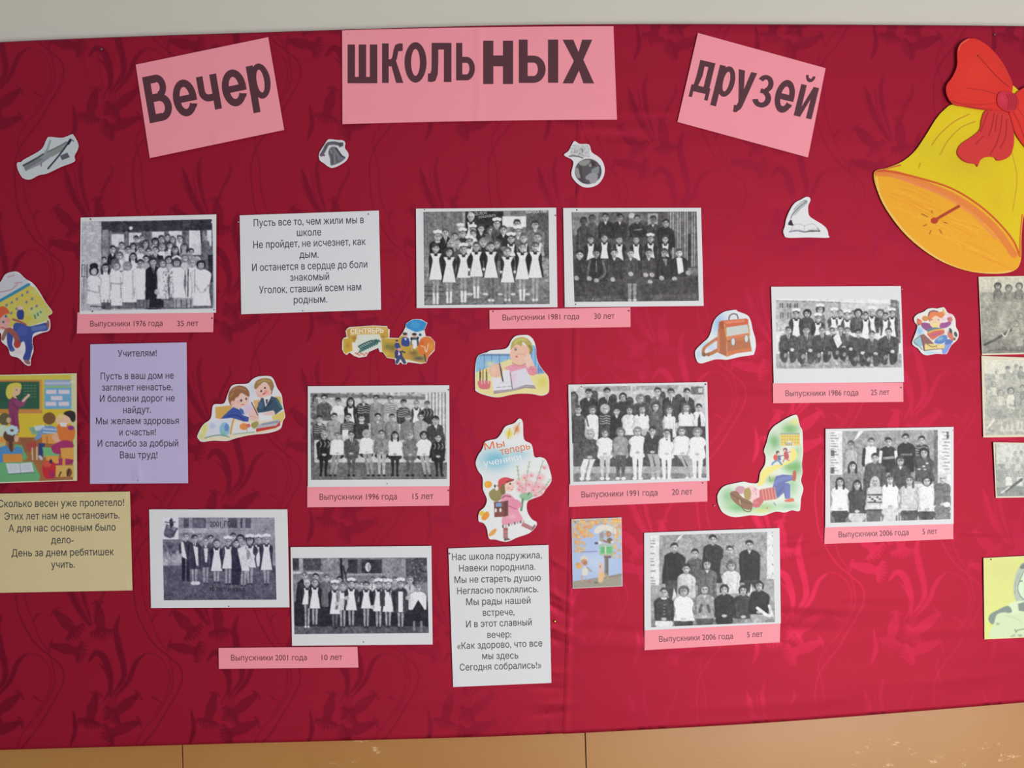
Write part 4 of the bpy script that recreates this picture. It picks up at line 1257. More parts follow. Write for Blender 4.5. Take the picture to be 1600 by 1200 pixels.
def draw_1996(C):
    C.rect(0, 0, 1700, 1300, .78)
    C.poly([(70, 120), (1290, 160), (1290, 195), (70, 165)], .48, sm=False)
    C.speckle(70, 120, 1290, 185, 16, .35, .6, 90, a=.6)
    C.rect(70, 180, 150, 560, .55); C.speckle(70, 150, 150, 600, 22, .15, .6, 40)
    for i, x_ in enumerate(range(1300, 1520, 18)):
        C.rect(x_, 118, x_ + 10, 640, .48 if i % 2 else .88)
    C.rect(70, 560, 110, 1045, .36); C.rect(70, 860, 1520, 1050, .42)
    C.speckle(80, 880, 1510, 1040, 14, .36, .48, 160, a=.4)
    crowd(C, [
        (215, 185, 33, .34, .15, '', dict(w=4.6, h=7)), (362, 215, 30, .92, .15, '', dict(w=4.6, h=4.6)), (495, 215, 31, .12, .12, 'lA', dict(w=4.2, h=7.5)), (635, 190, 32, .18, .3, 'ZV', dict(w=4.8, h=8)),
        (770, 190, 32, .55, .2, '', dict(w=4.8, h=8)), (918, 195, 30, .75, .25, 'Z', dict(w=4.8, h=7.5)), (1058, 235, 31, .25, .2, 'Z', dict(w=4.6, h=7)), (1195, 240, 29, .3, .55, 'A', dict(w=3.8, h=7)),
        (1310, 250, 29, .2, .3, 'S', dict(w=4.4, h=7)),
        (165, 405, 31, .25, .15, 'CZ', dict(w=4.6, h=7)), (320, 380, 31, .65, .25, 'M', dict(w=4.8, h=8)), (470, 385, 31, .3, .2, 'Z', dict(w=5, h=6)), (612, 395, 31, .22, .22, 'C', dict(w=5, h=7)),
        (785, 380, 30, .55, .15, 'VM', dict(w=4.8, h=8)), (935, 385, 30, .56, .25, '', dict(w=5, h=8)), (1105, 385, 30, .5, .35, '', dict(w=4.8, h=8)), (1240, 380, 31, .65, .25, '', dict(w=4.8, h=9)),
        (1400, 415, 34, .24, .12, 'VT', dict(w=5, h=8))])
    C.rect(408, 515, 470, 580, .95)
    for x, y, r, t, hh, o, lt in ((215, 575, 32, .10, .6, 'S', .12), (355, 580, 29, .92, .4, '', .6), (503, 570, 31, .33, .2, 'T', .36), (665, 560, 30, .94, .65, 'f', .62), (825, 560, 31, .55, .3, 'M', .74),
                                  (968, 575, 31, .94, .15, 'l', .15), (1128, 580, 31, .48, .5, '', .40), (1275, 575, 31, .95, .14, 'f', .68), (1428, 600, 31, .12, .2, 'S', .12)):
        yb = y + r * 6.9
        C.ell(x, yb + 15, r * 2.4, r * 1.1, .15 if lt > .5 or lt < .2 else lt)
        q = {665: 45, 355: -50, 1275: 40, 215: -10, 1428: 14}.get(x, 0)
        for d in (-1, 1):
            C.poly([(x + d * r * 1.7, yb - 20), (x + d * r * .1, yb - 10), (x + q * .5 + d * r * .25, yb + r * 3.5), (x + q + d * r * .45, 1000), (x + q + d * r * 1.05, 1000), (x + q * .5 + d * r * 1.35, yb + r * 2.5)], lt, sm=False)
            C.line([(x + d * r * 1.2, yb), (x + q * .5 + d * r * .9, yb + r * 2.4), (x + q + d * r * .7, 985)], r * .2, max(0, lt - .15), .6)
            C.ell(x + q + d * r * .9, 1000, r * .55, r * .4, .10)
        person(C, x, y, r, t, hh, o + 'H', w=4.9, h=6.9)
    C.ell(310, 500, 70, 40, .6, -40, .0)


photo('class photo of three rows in patterned jumpers, above the Выпускники 1996 strip',
      [(481, 603.5), (702, 602), (702.5, 759.5), (481, 761)], [(484.5, 614), (697, 612), (699, 748.5), (486, 750)], 475, 596, 6.809, 35, draw_1996, tone=NEUTRAL)


def draw_1991(C):
    C.rect(0, 0, 1700, 1300, .76)
    C.poly([(180, 60), (1230, 55), (1230, 95), (250, 130)], .62); C.rect(720, 60, 780, 150, .85); C.rect(740, 70, 770, 120, .7)
    C.rect(1375, 70, 1510, 155, .40); C.rect(1455, 85, 1500, 135, .8); C.rect(75, 60, 150, 120, .8)
    for x_, y_ in ((325, 160), (530, 200), (710, 230), (900, 210), (1060, 170), (1240, 200), (110, 190)):
        C.ell(x_, y_, 42, 50, .24); C.rect(x_ - 44, y_ + 30, x_ + 44, y_ + 260, .3)
    C.rect(95, 560, 1540, 960, .28)
    crowd(C, [
        (95, 175, 34, .4, .25, 'l', dict(skin=.5, h=8)), (262, 145, 36, .16, .14, 'V', dict(w=5.2, h=8)), (462, 135, 36, .18, .14, 'T', dict(w=5.2, h=8)), (635, 185, 33, .2, .2, 'k', dict(w=5, h=8)),
        (825, 205, 34, .24, .45, 'f', dict(w=5, h=7)), (1012, 130, 36, .4, .2, 'V', dict(w=4.6, h=7)), (1155, 140, 36, .2, .2, 'T', dict(w=4.8, h=8)), (1330, 140, 36, .16, .14, 'T', dict(w=4.6, h=8)),
        (1460, 300, 31, .9, .12, '', dict(w=4.4, h=7)), (150, 325, 33, .27, .3, 'C', dict(w=4.2, h=11)), (305, 330, 33, .92, .3, 'f', dict(w=4.4, h=11)), (440, 315, 35, .2, .65, 'fZ', dict(w=4, h=11)),
        (568, 340, 32, .12, .2, 'V', dict(w=4.4, h=10)), (708, 330, 33, .88, .25, 'f', dict(w=5, h=8)), (845, 320, 34, .92, .25, 'l', dict(w=5.2, h=6)), (992, 290, 34, .35, .25, 'Mf', dict(w=4.4, h=9)),
        (1140, 325, 33, .9, .3, 'l', dict(w=4, h=9)), (1325, 300, 34, .9, .35, 'l', dict(w=5.2, h=7))])
    C.rect(1240, 500, 1540, 620, .22); C.line([(235, 400), (260, 500)], 16, .2); C.poly([(1450, 420), (1475, 360), (1485, 500), (1450, 500)], .15)
    C.rect(95, 1010, 1545, 1110, .50); C.rect(95, 940, 1545, 1010, .66)
    for x, y, r, t, hh, o, lt in ((275, 590, 38, .30, .65, 'f', .90), (440, 580, 34, .92, .3, 'f', .76), (610, 570, 35, .58, .4, 'f', .34), (795, 560, 35, .93, .5, 'f', .90), (955, 555, 35, .2, .13, 'V', .68),
                                  (1110, 580, 34, .92, .25, '', .92), (1275, 560, 36, .93, .35, 'f', .66), (1445, 570, 36, .93, .5, 'f', .90)):
        yb = y + r * 7
        C.ell(x, yb + 5, r * 2.5, r * 1.3, .28 if x in (955, 1275) else (.6 if x == 610 else t))
        sh = {275: -40, 955: 30, 1275: 70}.get(x, 0)
        for d in (-1, 1):
            C.poly([(x + d * r * 1.7, yb - 5), (x + d * r * .05, yb), (x + sh + d * r * .3, yb + r * 4), (x + sh * 1.3 + d * r * .3, 1075), (x + sh * 1.3 + d * r * 1.1, 1075), (x + sh + d * r * 1.6, yb + r * 2.5)], lt)
            C.ell(x + sh * 1.3 + d * r * .9, 1070, r * .7, r * .5, .92)
        person(C, x, y, r, t, hh, o + 'H', w=5.1, h=7)
    C.ell(865, 570, 28, 36, .72); C.line([(1160, 540), (1165, 660)], 26, .22)
    C.rect(1100, 640, 1125, 655, .3)


photo('class photo with bare-legged girls seated in front, above the Выпускники 1991 strip',
      [(888, 601), (1105, 597), (1108.5, 751), (891, 758.5)], [(891.5, 604.5), (1101, 601), (1104, 746.5), (896, 753)], 882, 594, 6.957, 36, draw_1991, tone=NEUTRAL)


def mural(C, x0, y0, x1, y1):
    C.rect(x0, y0, x1, y1, .60)
    C.speckle(x0, y0, x1, y1, 22, .45, .78, 170, a=.35)
    for _ in range(26):
        a = C.rng.uniform(x0, x1); b = C.rng.uniform(y0, y1); c_ = C.rng.uniform(-60, 60)
        C.line([(a, b), (a + c_, b + 50), (a + c_ * 1.4, b + 120)], 8, C.rng.uniform(.5, .85), .5)


def draw_2006a(C):
    C.rect(0, 0, 1700, 1300, .85)
    mural(C, 245, 60, 1375, 700)
    C.poly([(380, 190), (430, 150), (500, 70), (440, 70)], .92)
    C.rect(95, 70, 245, 620, .86); C.rect(1378, 60, 1530, 560, .88); C.rect(1330, 60, 1378, 900, .42); C.rect(95, 590, 250, 1100, .58)
    for i in range(16):
        y_ = 90 + i * 32
        C.rect(100, y_, 150 + 50 * (i % 3) / 2, y_ + 10, .35, .8)
    C.rect(105, 300, 150, 370, .3); C.rect(100, 500, 150, 580, .35)
    for i in range(12):
        C.rect(1430 + 20 * (i % 2), 80 + i * 40, 1500 + 20 * (i % 2), 92 + i * 40, .45, .7)
    C.rect(1480, 80, 1510, 160, .4)
    crowd(C, [
        (345, 240, 38, .68, .3, '', dict(w=4, h=8, skin=.66)), (585, 205, 37, .9, .25, '', dict(w=4.8, h=9)), (790, 205, 40, .14, .15, '', dict(w=4.8, h=9)), (995, 160, 40, .10, .15, '', dict(w=5, h=10)),
        (1185, 185, 38, .25, .13, 'Z', dict(w=4.6, h=8))])
    for d in (-1, 1):
        C.line([(585 + d * 80, 290), (585 + d * 92, 440), (585 + d * 88, 480)], 36, .16)
    for d in (-1, 1):
        C.line([(790 + d * 88, 320), (790 + d * 100, 440)], 36, .86)
    C.line([(740, 395), (845, 385)], 30, .62); C.line([(945, 350), (1065, 350)], 24, .42)
    crowd(C, [
        (1215, 335, 42, .30, .16, 'f', dict(w=5.2, h=8)), (365, 490, 40, .50, .10, 'l', dict(w=5, h=9)), (632, 395, 42, .30, .13, '', dict(w=6.0, h=10)), (935, 430, 42, .25, .2, 'fV', dict(w=5.6, h=9))])
    for x_, y_ in ((1155, 525), (1210, 490), (1250, 455), (1225, 530)):
        C.ell(x_, y_, 18, 9, .85)
    C.rect(95, 1040, 1530, 1170, .42)
    for x_ in (235, 450, 520, 700, 860, 900, 930, 1140, 1330):
        C.rect(x_, 1020, x_ + 9, 1160, .85)
    for x, y, r, t, hh, o, lt in ((218, 680, 40, .93, .14, 'l', .18), (420, 710, 40, .22, .13, 'l', .75), (632, 670, 40, .8, .75, 'l', .36), (812, 650, 40, .96, .3, 'l', .78), (1040, 660, 42, .78, .3, 'l', .27),
                                  (1248, 670, 42, .88, .2, 'f', .27), (1432, 640, 38, .42, .75, 'f', .45)):
        yb = y + r * 8.4
        C.ell(x, yb + 40, r * 2.6, r * 1.6, lt); C.rect(x - r * 1.6, yb + 20, x + r * 1.6, 1170, lt)
        person(C, x, y, r, t, hh, o + 'H', w=5.2, h=8.4)
    for k in range(5):
        C.rect(545, 820 + k * 45, 715, 838 + k * 45, .15 if k % 2 == 0 else .9, .8); C.ell(570 + 30 * k, 860 + 20 * (k % 3), 16, 10, .1)
    C.ell(1485, 945, 40, 30, .93)
    C.poly([(760, 990), (860, 960), (830, 1140), (720, 1150)], .8)


photo('class photo with long-haired girls before a mural, above the upper 2006 strip',
      [(1290, 670.3), (1490, 667), (1490, 818.5), (1289.5, 824)], [(1296.5, 674), (1485.5, 671), (1486, 811), (1297.5, 817)], 1284, 664, 7.595, 37, draw_2006a, tone=warm((28, 32, 32), (246, 249, 249)))


def draw_2006b(C):
    C.rect(0, 0, 1700, 1300, .62)
    mural(C, 215, 60, 1420, 700)
    C.rect(110, 100, 215, 660, .86); C.rect(1418, 60, 1500, 590, .87); C.rect(110, 665, 260, 1130, .60); C.rect(1410, 590, 1500, 1000, .62)
    C.poly([(395, 180), (430, 150), (490, 90), (440, 110)], .92)
    for y_ in (160, 190, 225, 298, 360, 390, 430, 500, 570, 605, 635):
        C.rect(115, y_, 155 + (y_ % 3) * 9, y_ + 12, .45, .8)
    for y_ in (70, 110, 220, 330, 430, 530):
        C.ell(1482, y_, 7, 11, .5)
    crowd(C, [
        (382, 245, 40, .10, .14, '', dict(w=5.8, h=10)), (612, 310, 39, .36, .18, '', dict(w=4.6, h=9)), (812, 155, 40, .15, .12, '', dict(w=5.4, h=12)), (1003, 275, 39, .55, .2, '', dict(w=5, h=8)),
        (1222, 215, 40, .09, .13, 'V', dict(w=5.8, h=10.4))])
    C.poly([(275, 610), (480, 600), (440, 860), (380, 690), (350, 860), (290, 700)], .26); C.poly([(1150, 610), (1340, 600), (1330, 760), (1240, 640), (1225, 760)], .2)
    C.poly([(380, 690), (410, 800), (360, 810)], .85); C.poly([(1242, 640), (1255, 750), (1220, 770)], .9)
    for d in (-1, 1):
        C.line([(1003 + d * 78, 380), (1003 + d * 92, 520)], 40, .55)
    C.speckle(950, 350, 1060, 500, 12, .25, .7, 30)
    crowd(C, [
        (515, 480, 40, .78, .13, '', dict(w=5, h=8)), (750, 430, 42, .38, .15, 'fV', dict(w=5.2, h=10)), (1020, 450, 40, .84, .35, 'f', dict(w=5.2, h=7.5))])
    C.rect(110, 1040, 1500, 1140, .48)
    for x, y, r, t, hh, o, lt in ((268, 745, 40, .2, .2, 'C', .85), (488, 730, 42, .95, .35, 'f', .2), (722, 710, 41, .62, .35, 'fV', .3), (940, 710, 40, .12, .2, 'k', .1), (1152, 720, 40, .2, .2, 'k', .5), (1330, 670, 40, .10, .3, 'k', .62)):
        yb = y + r * 7.8
        C.ell(x, yb + 30, r * 2.5, r * 1.7, lt); C.rect(x - r * 1.8, yb + 20, x + r * 1.8, 1140, lt)
        person(C, x, y, r, t, hh, o + 'H', w=5.3, h=7.8)
    for d in (-1, 1):
        C.ell(722 + d * 45, 920, 18, 55, .32, d * -15)
    C.line([(1310, 915), (1410, 990), (1450, 1000)], 34, .88); C.line([(1440, 890), (1480, 1000)], 30, .85)
    for k in range(4):
        C.ell(272, 880 + k * 35, 6, 6, .8)


photo('class photo with tall boys in black jumpers, above the lower 2006 strip',
      [(1006.5, 832.5), (1218, 825), (1220, 974), (1007, 985)], [(1015.5, 837), (1207.5, 831), (1211, 972), (1017.5, 980)], 1000, 822, 7.143, 38, draw_2006b, tone=warm((26, 26, 30), (244, 248, 251)))


def draw_2001a(C):
    C.rect(0, 0, 1700, 1300, .56)
    C.rect(170, 130, 1420, 370, .56); C.rect(360, 250, 900, 300, .68); C.rect(170, 370, 400, 480, .50)
    for a, b, c_, d in ((412, 140, 470, 250, ), (510, 140, 655, 250), (905, 140, 1000, 250), (1035, 140, 1060, 255), (1090, 140, 1150, 255)):
        C.rect(a, b, c_, d, .28); C.line([(a, d), (c_, d)], 8, .75)
    C.rect(510, 150, 640, 240, .40)
    C.speckle(180, 400, 380, 560, 22, .15, .5, 60); C.speckle(180, 520, 400, 660, 26, .5, .85, 50)
    C.rect(180, 660, 1440, 1040, .34); C.speckle(185, 670, 1430, 1035, 18, .25, .46, 260, a=.45)
    C.poly([(180, 960), (1430, 930), (1430, 1040), (180, 1040)], .30, .7)
    crowd(C, [(955, 345, 32, .3, .2, ''), (1035, 365, 32, .3, .15, 'f'), (590, 350, 30, .5, .45, ''), (710, 365, 30, .35, .2, ''), (1235, 380, 32, .2, .3, 'AB', dict(w=4, h=9, leg=850))])
    rows = [(438, 345, 33, .20, .4, 'P', 5.0, 820, .24), (532, 365, 33, .18, .2, 'TL', 9.5, 860, 0), (655, 395, 31, .24, .4, 'VL', 8.5, 860, 0), (990, 415, 31, .15, .2, 'P', 8, 850, 0),
            (775, 415, 33, .12, .25, 'AL', 9.2, 850, 0), (900, 400, 34, .2, .45, 'ABL', 8.6, 870, 0), (1140, 385, 36, .2, .15, 'ABfL', 8.2, 870, 0), (1070, 430, 33, .6, .6, 'AL', 8.6, 885, 0), (1322, 375, 33, .14, .55, 'ABL', 10, 870, 0)]
    for x, y, r, t, hh, o, h_, lg, _ in rows:
        person(C, x, y, r, t, hh, o, w=4.4, h=h_ + (0 if 'A' in o else .5), leg=lg)
        if 'A' in o:
            C.poly([(x - r * .9, y + r * 3.4), (x + r * .9, y + r * 3.4), (x + r * 1.9, y + r * h_), (x - r * 1.9, y + r * h_)], .92)
    C.poly([(385, 400), (410, 400), (450, 590), (395, 560)], .9); C.poly([(520, 440), (570, 460), (575, 660), (555, 660)], .9); C.poly([(635, 470), (680, 470), (670, 620), (650, 620)], .9)
    C.poly([(1005, 470), (1090, 440), (1110, 600), (1180, 530), (1200, 560), (1140, 660), (1010, 700)], .86)
    C.poly([(940, 460), (1000, 470), (1050, 700), (1030, 870), (940, 870)], .14)
    for x_ in (520, 565):
        C.ell(x_, 850, 30, 20, .88)
    # little satchel drawing cut into the corner
    C.rect(150, 120, 356, 370, (226, 226, 238))
    C.poly([(195, 300), (225, 200), (345, 245), (310, 345), (260, 360), (200, 335)], .36); C.poly([(225, 200), (345, 245), (330, 290), (240, 240)], .52)
    C.poly([(255, 160), (285, 130), (305, 210), (270, 260)], .14); C.line([(215, 180), (250, 185), (320, 180)], 12, .25); C.line([(290, 330), (345, 250)], 14, .2)


sI, CI = photo('bluish class photo captioned 2001 ГОД, right of the tan verse sheet',
      [(233, 796), (449, 796), (452.3, 949), (236, 950)], [(253.5, 808.5), (429, 808.7), (432, 937), (256, 938)], 228, 790, 7.018, 39, draw_2001a, tone=warm((34, 32, 58), (236, 238, 250)),
      dimples=[(243, 801, 0.0008, 9, 4), (442, 802, 0.0008, 6, 6)])
lettering(sI, [('2001 ГОД', 328, 822.8, 369.5, 822.4)], M_INK, 11.5, sI.depth, 0.02, name='sign_lettering')
lettering(sI, [('10 лет назад', 328, 923.8, 383, 923.6)], ink_mat('dark_photo_script', (25, 25, 32)), 9.5, sI.depth, 0.008, name='sign_lettering')


def draw_2001b(C):
    C.rect(0, 0, 1700, 1300, .50)
    C.rect(50, 170, 380, 320, .50); C.rect(50, 170, 118, 295, .20); C.rect(165, 175, 360, 300, .30); C.speckle(170, 180, 350, 290, 14, .2, .5, 30)
    C.rect(120, 170, 165, 320, .62); C.line([(50, 325), (380, 330)], 22, .78)
    C.rect(380, 170, 560, 420, .55); C.speckle(380, 170, 560, 420, 12, .4, .7, 70, a=.5)
    C.rect(655, 180, 1020, 330, .22); C.rect(755, 180, 800, 340, .40); C.line([(660, 348), (1020, 345)], 20, .62)
    C.ell(870, 265, 30, 50, .85); C.ell(880, 270, 14, 40, .6)
    C.rect(1030, 170, 1280, 420, .55); C.speckle(1030, 170, 1280, 420, 12, .42, .7, 80, a=.5)
    C.rect(1280, 170, 1520, 420, .30); C.speckle(1290, 170, 1520, 450, 14, .1, .5, 120, a=.7)
    C.line([(575, 175), (590, 420)], 26, .14); C.line([(600, 250), (625, 360), (640, 420)], 16, .18); C.line([(660, 270), (620, 370)], 12, .2)
    C.rect(50, 900, 1540, 1000, .34); C.rect(70, 640, 1540, 910, .14)
    C.speckle(60, 900, 1530, 990, 14, .25, .45, 120, a=.5)
    crowd(C, [
        (178, 360, 31, .16, .4, '', dict(w=5, h=10)), (300, 375, 30, .3, .2, ''), (420, 385, 31, .40, .35, '', dict(w=4.6, h=10)), (558, 405, 28, .5, .2, ''), (915, 410, 30, .8, .4, 'T', dict(h=7)),
        (1040, 405, 28, .6, .3, 'V'), (1165, 415, 30, .6, .35, ''), (1325, 410, 34, .75, .5, 'T', dict(w=4.4, h=9)), (800, 460, 26, .5, .3, ''), (740, 460, 26, .4, .3, '')])
    rows = [(208, 445, 31, .16, .8, 'A', 670, 920, 's'), (292, 435, 33, .14, .4, 'A', 715, 905, ''), (510, 470, 32, .14, .25, 'AB', 775, 930, 'g'), (595, 475, 32, .55, .45, 'A', 730, 925, ''),
            (688, 450, 34, .18, .2, 'AB', 735, 915, ''), (850, 465, 32, .14, .25, 'A', 715, 925, ''), (985, 455, 34, .2, .25, 'AB', 745, 930, ''), (1088, 460, 34, .2, .3, 'AB', 750, 920, ''),
            (1225, 450, 34, .22, .3, 'B', 760, 930, '')]
    for x, y, r, t, hh, o, hem, ft, lg in rows:
        person(C, x, y, r, t, hh, o + 'L' + lg, w=4.4, h=(hem - y) / r, leg=ft)
        if 'A' in o:
            C.poly([(x - r * .95, y + r * 3.4), (x + r * .95, y + r * 3.4), (x + r * 1.75, hem), (x - r * 1.75, hem)], .93)
    C.rect(1200, 530, 1250, 755, .93)
    for k in range(6):
        C.line([(550 + k * 18, 610), (548 + k * 20, 725)], 6, .5, .7)
    C.poly([(995, 520), (1050, 520), (1055, 690), (1000, 690)], .26)
    C.poly([(1095, 500), (1120, 500), (1108, 590)], .2)
    person(C, 1412, 490, 34, .93, .5, '', w=5.4, h=7)
    C.poly([(1360, 720), (1415, 620), (1480, 720), (1490, 860), (1340, 860)], .12)
    for x_ in (1370, 1450):
        C.rect(x_ - 12, 850, x_ + 12, 960, .5)
    for d in ((1300, 600), (920, 700), (640, 600), (530, 660)):
        C.ell(d[0], d[1], 24, 22, .72)


photo('class photo of girls in pinafores by a school wall, above the 2001 strip',
      [(454, 855), (674, 853), (676, 1007), (456.3, 1009)], [(457, 872), (667, 871), (670, 989), (460, 991)], 450, 848, 6.957, 40, draw_2001b, layer=2, tone=BLUISH,
      dimples=[(463, 860, 0.001, 8, 4)])

# ------------------------------------------------------------ worn old prints at the right edge
M_OLD = printed('old_glossy_print', 0.35, 0.45, 0.10)
M_OLDPAPER = paper('yellowed_photo_paper', (228, 220, 196))
GO = 'worn old prints at the right edge'


def old_print(C, x0, x1, y0, y1, heads, base=.55, sky=None, contrast=1.0):
    C.rect(x0 - 20, y0 - 20, x1 + 20, y1 + 20, base)
    C.speckle(x0, y0, x1, y1, 9, .40, .75, 150, a=.35)
    for (x, y, r, t, hh, o) in heads:
        person(C, x, y, r, t, hh, o, w=4, h=6, skin=.76)


def draw_old1(C):
    old_print(C, 30, 300, 25, 430, [], .56)
    C.rect(30, 20, 300, 105, .80); C.poly([(40, 350), (300, 350), (300, 440), (40, 440)], .48)
    crowd(C, [(130, 75, 13, .45, .2, 'f'), (187, 85, 13, .5, .3, 'f'), (242, 75, 13, .45, .35, 'f')])
    for x_, y_ in ((70, 150), (100, 210), (135, 160), (190, 150), (170, 210), (210, 200), (250, 240), (85, 320), (150, 270), (240, 180), (140, 300)):
        C.soft(x_, y_, 22, 48, C.rng.uniform(.5, .78), .8)
    C.line([(60, 380), (130, 345), (205, 298)], 13, .22); C.line([(205, 298), (235, 290)], 7, .6)
    C.line([(150, 320), (170, 335), (190, 300)], 8, .8)
    crowd(C, [(248, 230, 12, .66, .5, 'f'), (225, 270, 12, .66, .5, 'f')])
    C.rect(225, 345, 262, 385, .72, .7); C.speckle(120, 395, 300, 412, 8, .25, .5, 40); C.line([(40, 430), (130, 405), (300, 415)], 5, .35)


def draw_old2(C):
    old_print(C, 50, 300, 440, 860, [], .66)
    C.rect(50, 430, 300, 530, .84)
    crowd(C, [(182, 505, 11, .62, .35, ''), (225, 495, 10, .66, .45, ''), (125, 520, 10, .75, .7, ''), (250, 505, 10, .5, .4, ''), (105, 585, 11, .84, .6, 'f'), (85, 600, 9, .75, .6, ''), (145, 630, 12, .80, .5, 'f'),
              (198, 620, 13, .88, .35, 'f'), (258, 605, 12, .45, .4, ''), (235, 640, 12, .6, .5, '')])
    C.line([(180, 670), (185, 700), (215, 712)], 10, .86)
    for x_ in (150, 180, 205, 235, 255):
        C.poly([(x_ - 10, 830), (x_, 770), (x_ + 12, 830)], .84, .8)
    C.line([(75, 815), (110, 770)], 9, .85); C.rect(60, 715, 300, 760, .55, .6)
    C.line([(62, 600), (60, 845)], 7, .86)


def draw_old3(C):
    old_print(C, 110, 300, 885, 1180, [], .62)
    C.rect(110, 880, 300, 1000, .80); C.rect(110, 1120, 300, 1180, .5)
    crowd(C, [(222, 945, 10, .75, .6, ''), (255, 945, 10, .75, .6, ''), (235, 985, 10, .8, .6, ''), (185, 1050, 12, .9, .6, 'f'), (180, 975, 9, .8, .7, ''), (245, 1050, 12, .85, .6, '')])
    C.line([(175, 1140), (215, 1110), (255, 1080)], 14, .26); C.line([(150, 1150), (190, 1120)], 8, .8)
    C.line([(120, 900), (118, 1165)], 4, .4)


photo('worn old group print with a dark scratch, directly under the yellow bell', [(1529, 432.5), (1612, 431), (1613, 553), (1534.5, 555)],
      [(1530.5, 434), (1611, 432), (1611.5, 551), (1535, 552.5)], 1520, 425, 3.333, 41, draw_old1, group=GO, name='old_photo', tone=warm((48, 52, 52), (238, 233, 212)), mat=M_OLD, paper_mat=M_OLDPAPER, dimples=[(1538, 540, .0015, 8, 8)])
photo('faded cream-bordered old group print, middle of three at the right edge', [(1533.5, 556), (1612, 559), (1613, 682.5), (1536.5, 683.5)],
      [(1538, 562), (1611, 563), (1611, 679), (1538.5, 680)], 1520, 425, 3.333, 42, draw_old2, group=GO, name='old_photo', tone=warm((62, 72, 76), (236, 234, 215)), mat=M_OLD, paper_mat=M_OLDPAPER)
photo('small old group print with frayed corners, lowest of three at the right edge', [(1552, 691), (1612, 692), (1613, 777), (1556, 778)],
      [(1554, 693), (1611, 694), (1611, 775), (1557.5, 775.5)], 1520, 425, 3.333, 43, draw_old3, group=GO, name='old_photo', tone=warm((55, 62, 62), (232, 236, 226)), mat=M_OLD, paper_mat=M_OLDPAPER, dimples=[(1555, 693, .002, 6, 6)])


def draw_portrait(C):
    bgc = (226, 232, 138); pale = (222, 240, 200); grey = (132, 150, 140)
    C.rect(0, 0, 900, 1300, bgc)
    C.soft(330, 250, 300, 200, (216, 216, 140), .5); C.soft(100, 1000, 200, 200, (226, 240, 130), .6)
    C.poly([(580, 150), (520, 210), (470, 320), (440, 500), (470, 640), (560, 700), (760, 700), (880, 600), (880, 200), (740, 120)], (186, 200, 180), sm=True)
    C.poly([(580, 165), (525, 215), (560, 240), (700, 190), (700, 140)], (120, 130, 120), sm=True)
    C.poly([(580, 260), (520, 400), (495, 500), (530, 590), (620, 640), (740, 620), (800, 480), (780, 300), (680, 230)], (220, 242, 212), sm=True)
    C.line([(575, 270), (520, 400), (498, 500), (540, 600), (600, 640)], 12, grey); C.line([(520, 300), (470, 420), (460, 560)], 9, (150, 165, 150))
    C.line([(520, 400), (555, 395)], 16, (120, 130, 120)); C.line([(640, 400), (690, 395)], 16, (120, 130, 120)); C.line([(610, 560), (660, 558)], 10, (160, 140, 130))
    C.line([(560, 590), (585, 480), (560, 400)], 4, (190, 205, 185))
    C.poly([(370, 710), (520, 650), (620, 700), (620, 1000), (400, 820)], pale, sm=True)
    C.poly([(370, 715), (220, 780), (140, 830), (120, 900), (180, 955), (260, 830), (420, 800)], grey, sm=True)
    C.poly([(500, 690), (640, 650), (640, 800), (510, 780)], grey)
    C.poly([(190, 950), (230, 830), (330, 800), (430, 820), (700, 800), (700, 1110), (150, 1130)], (214, 234, 190), sm=True)
    C.soft(240, 950, 26, 14, (120, 140, 110), .8); C.line([(330, 840), (450, 870), (560, 930)], 10, (190, 215, 165))
    C.line([(460, 1020), (480, 1060), (500, 1030), (700, 1000)], 12, (130, 150, 130)); C.speckle(380, 1090, 560, 1120, 14, 0, 0, 12, [(150, 165, 150)])


M_YELLOWPAPER = paper('yellow_print_paper', (232, 236, 170))
photo('yellow tinted portrait print of a long-haired person, lowest at the right edge', [(1536.7, 872), (1624, 867.5), (1626, 995), (1538.3, 999)],
      [(1538, 873.5), (1623, 869), (1625, 994), (1539.3, 997.5)], 1530, 860, 8.27, 44, draw_portrait, group='colour pictures of pupils and lessons', name='portrait_print', mat=M_CARD, paper_mat=M_YELLOWPAPER, blur=2, noise=.01)

# ============================================================ COLOUR PICTURES
GI = 'colour pictures of pupils and lessons'
GM = 'small black and white drawings cut from paper'


def picture(name, label, category, outline, ox, oy, s, draw, bgc=(236, 238, 240), group=GI, res=1.3, blur=1, mat=None, layer=1, noise=.01, tone=None, smooth=True):
    ct = Cutout(name, label, category, outline, ox, oy, s, None, layer, group=None, smooth=smooth)
    ct.root['group'] = group
    lo, hi = ct.p.min(0), ct.p.max(0)
    C = Canvas((lo[0], lo[1], hi[0], hi[1]), ox, oy, s, res, bgc=bgc)
    draw(C)
    C.blur(blur)
    if tone is not None:
        C.img = tone(C.img)
    ct.raster(C, mat, noise)
    return ct, C


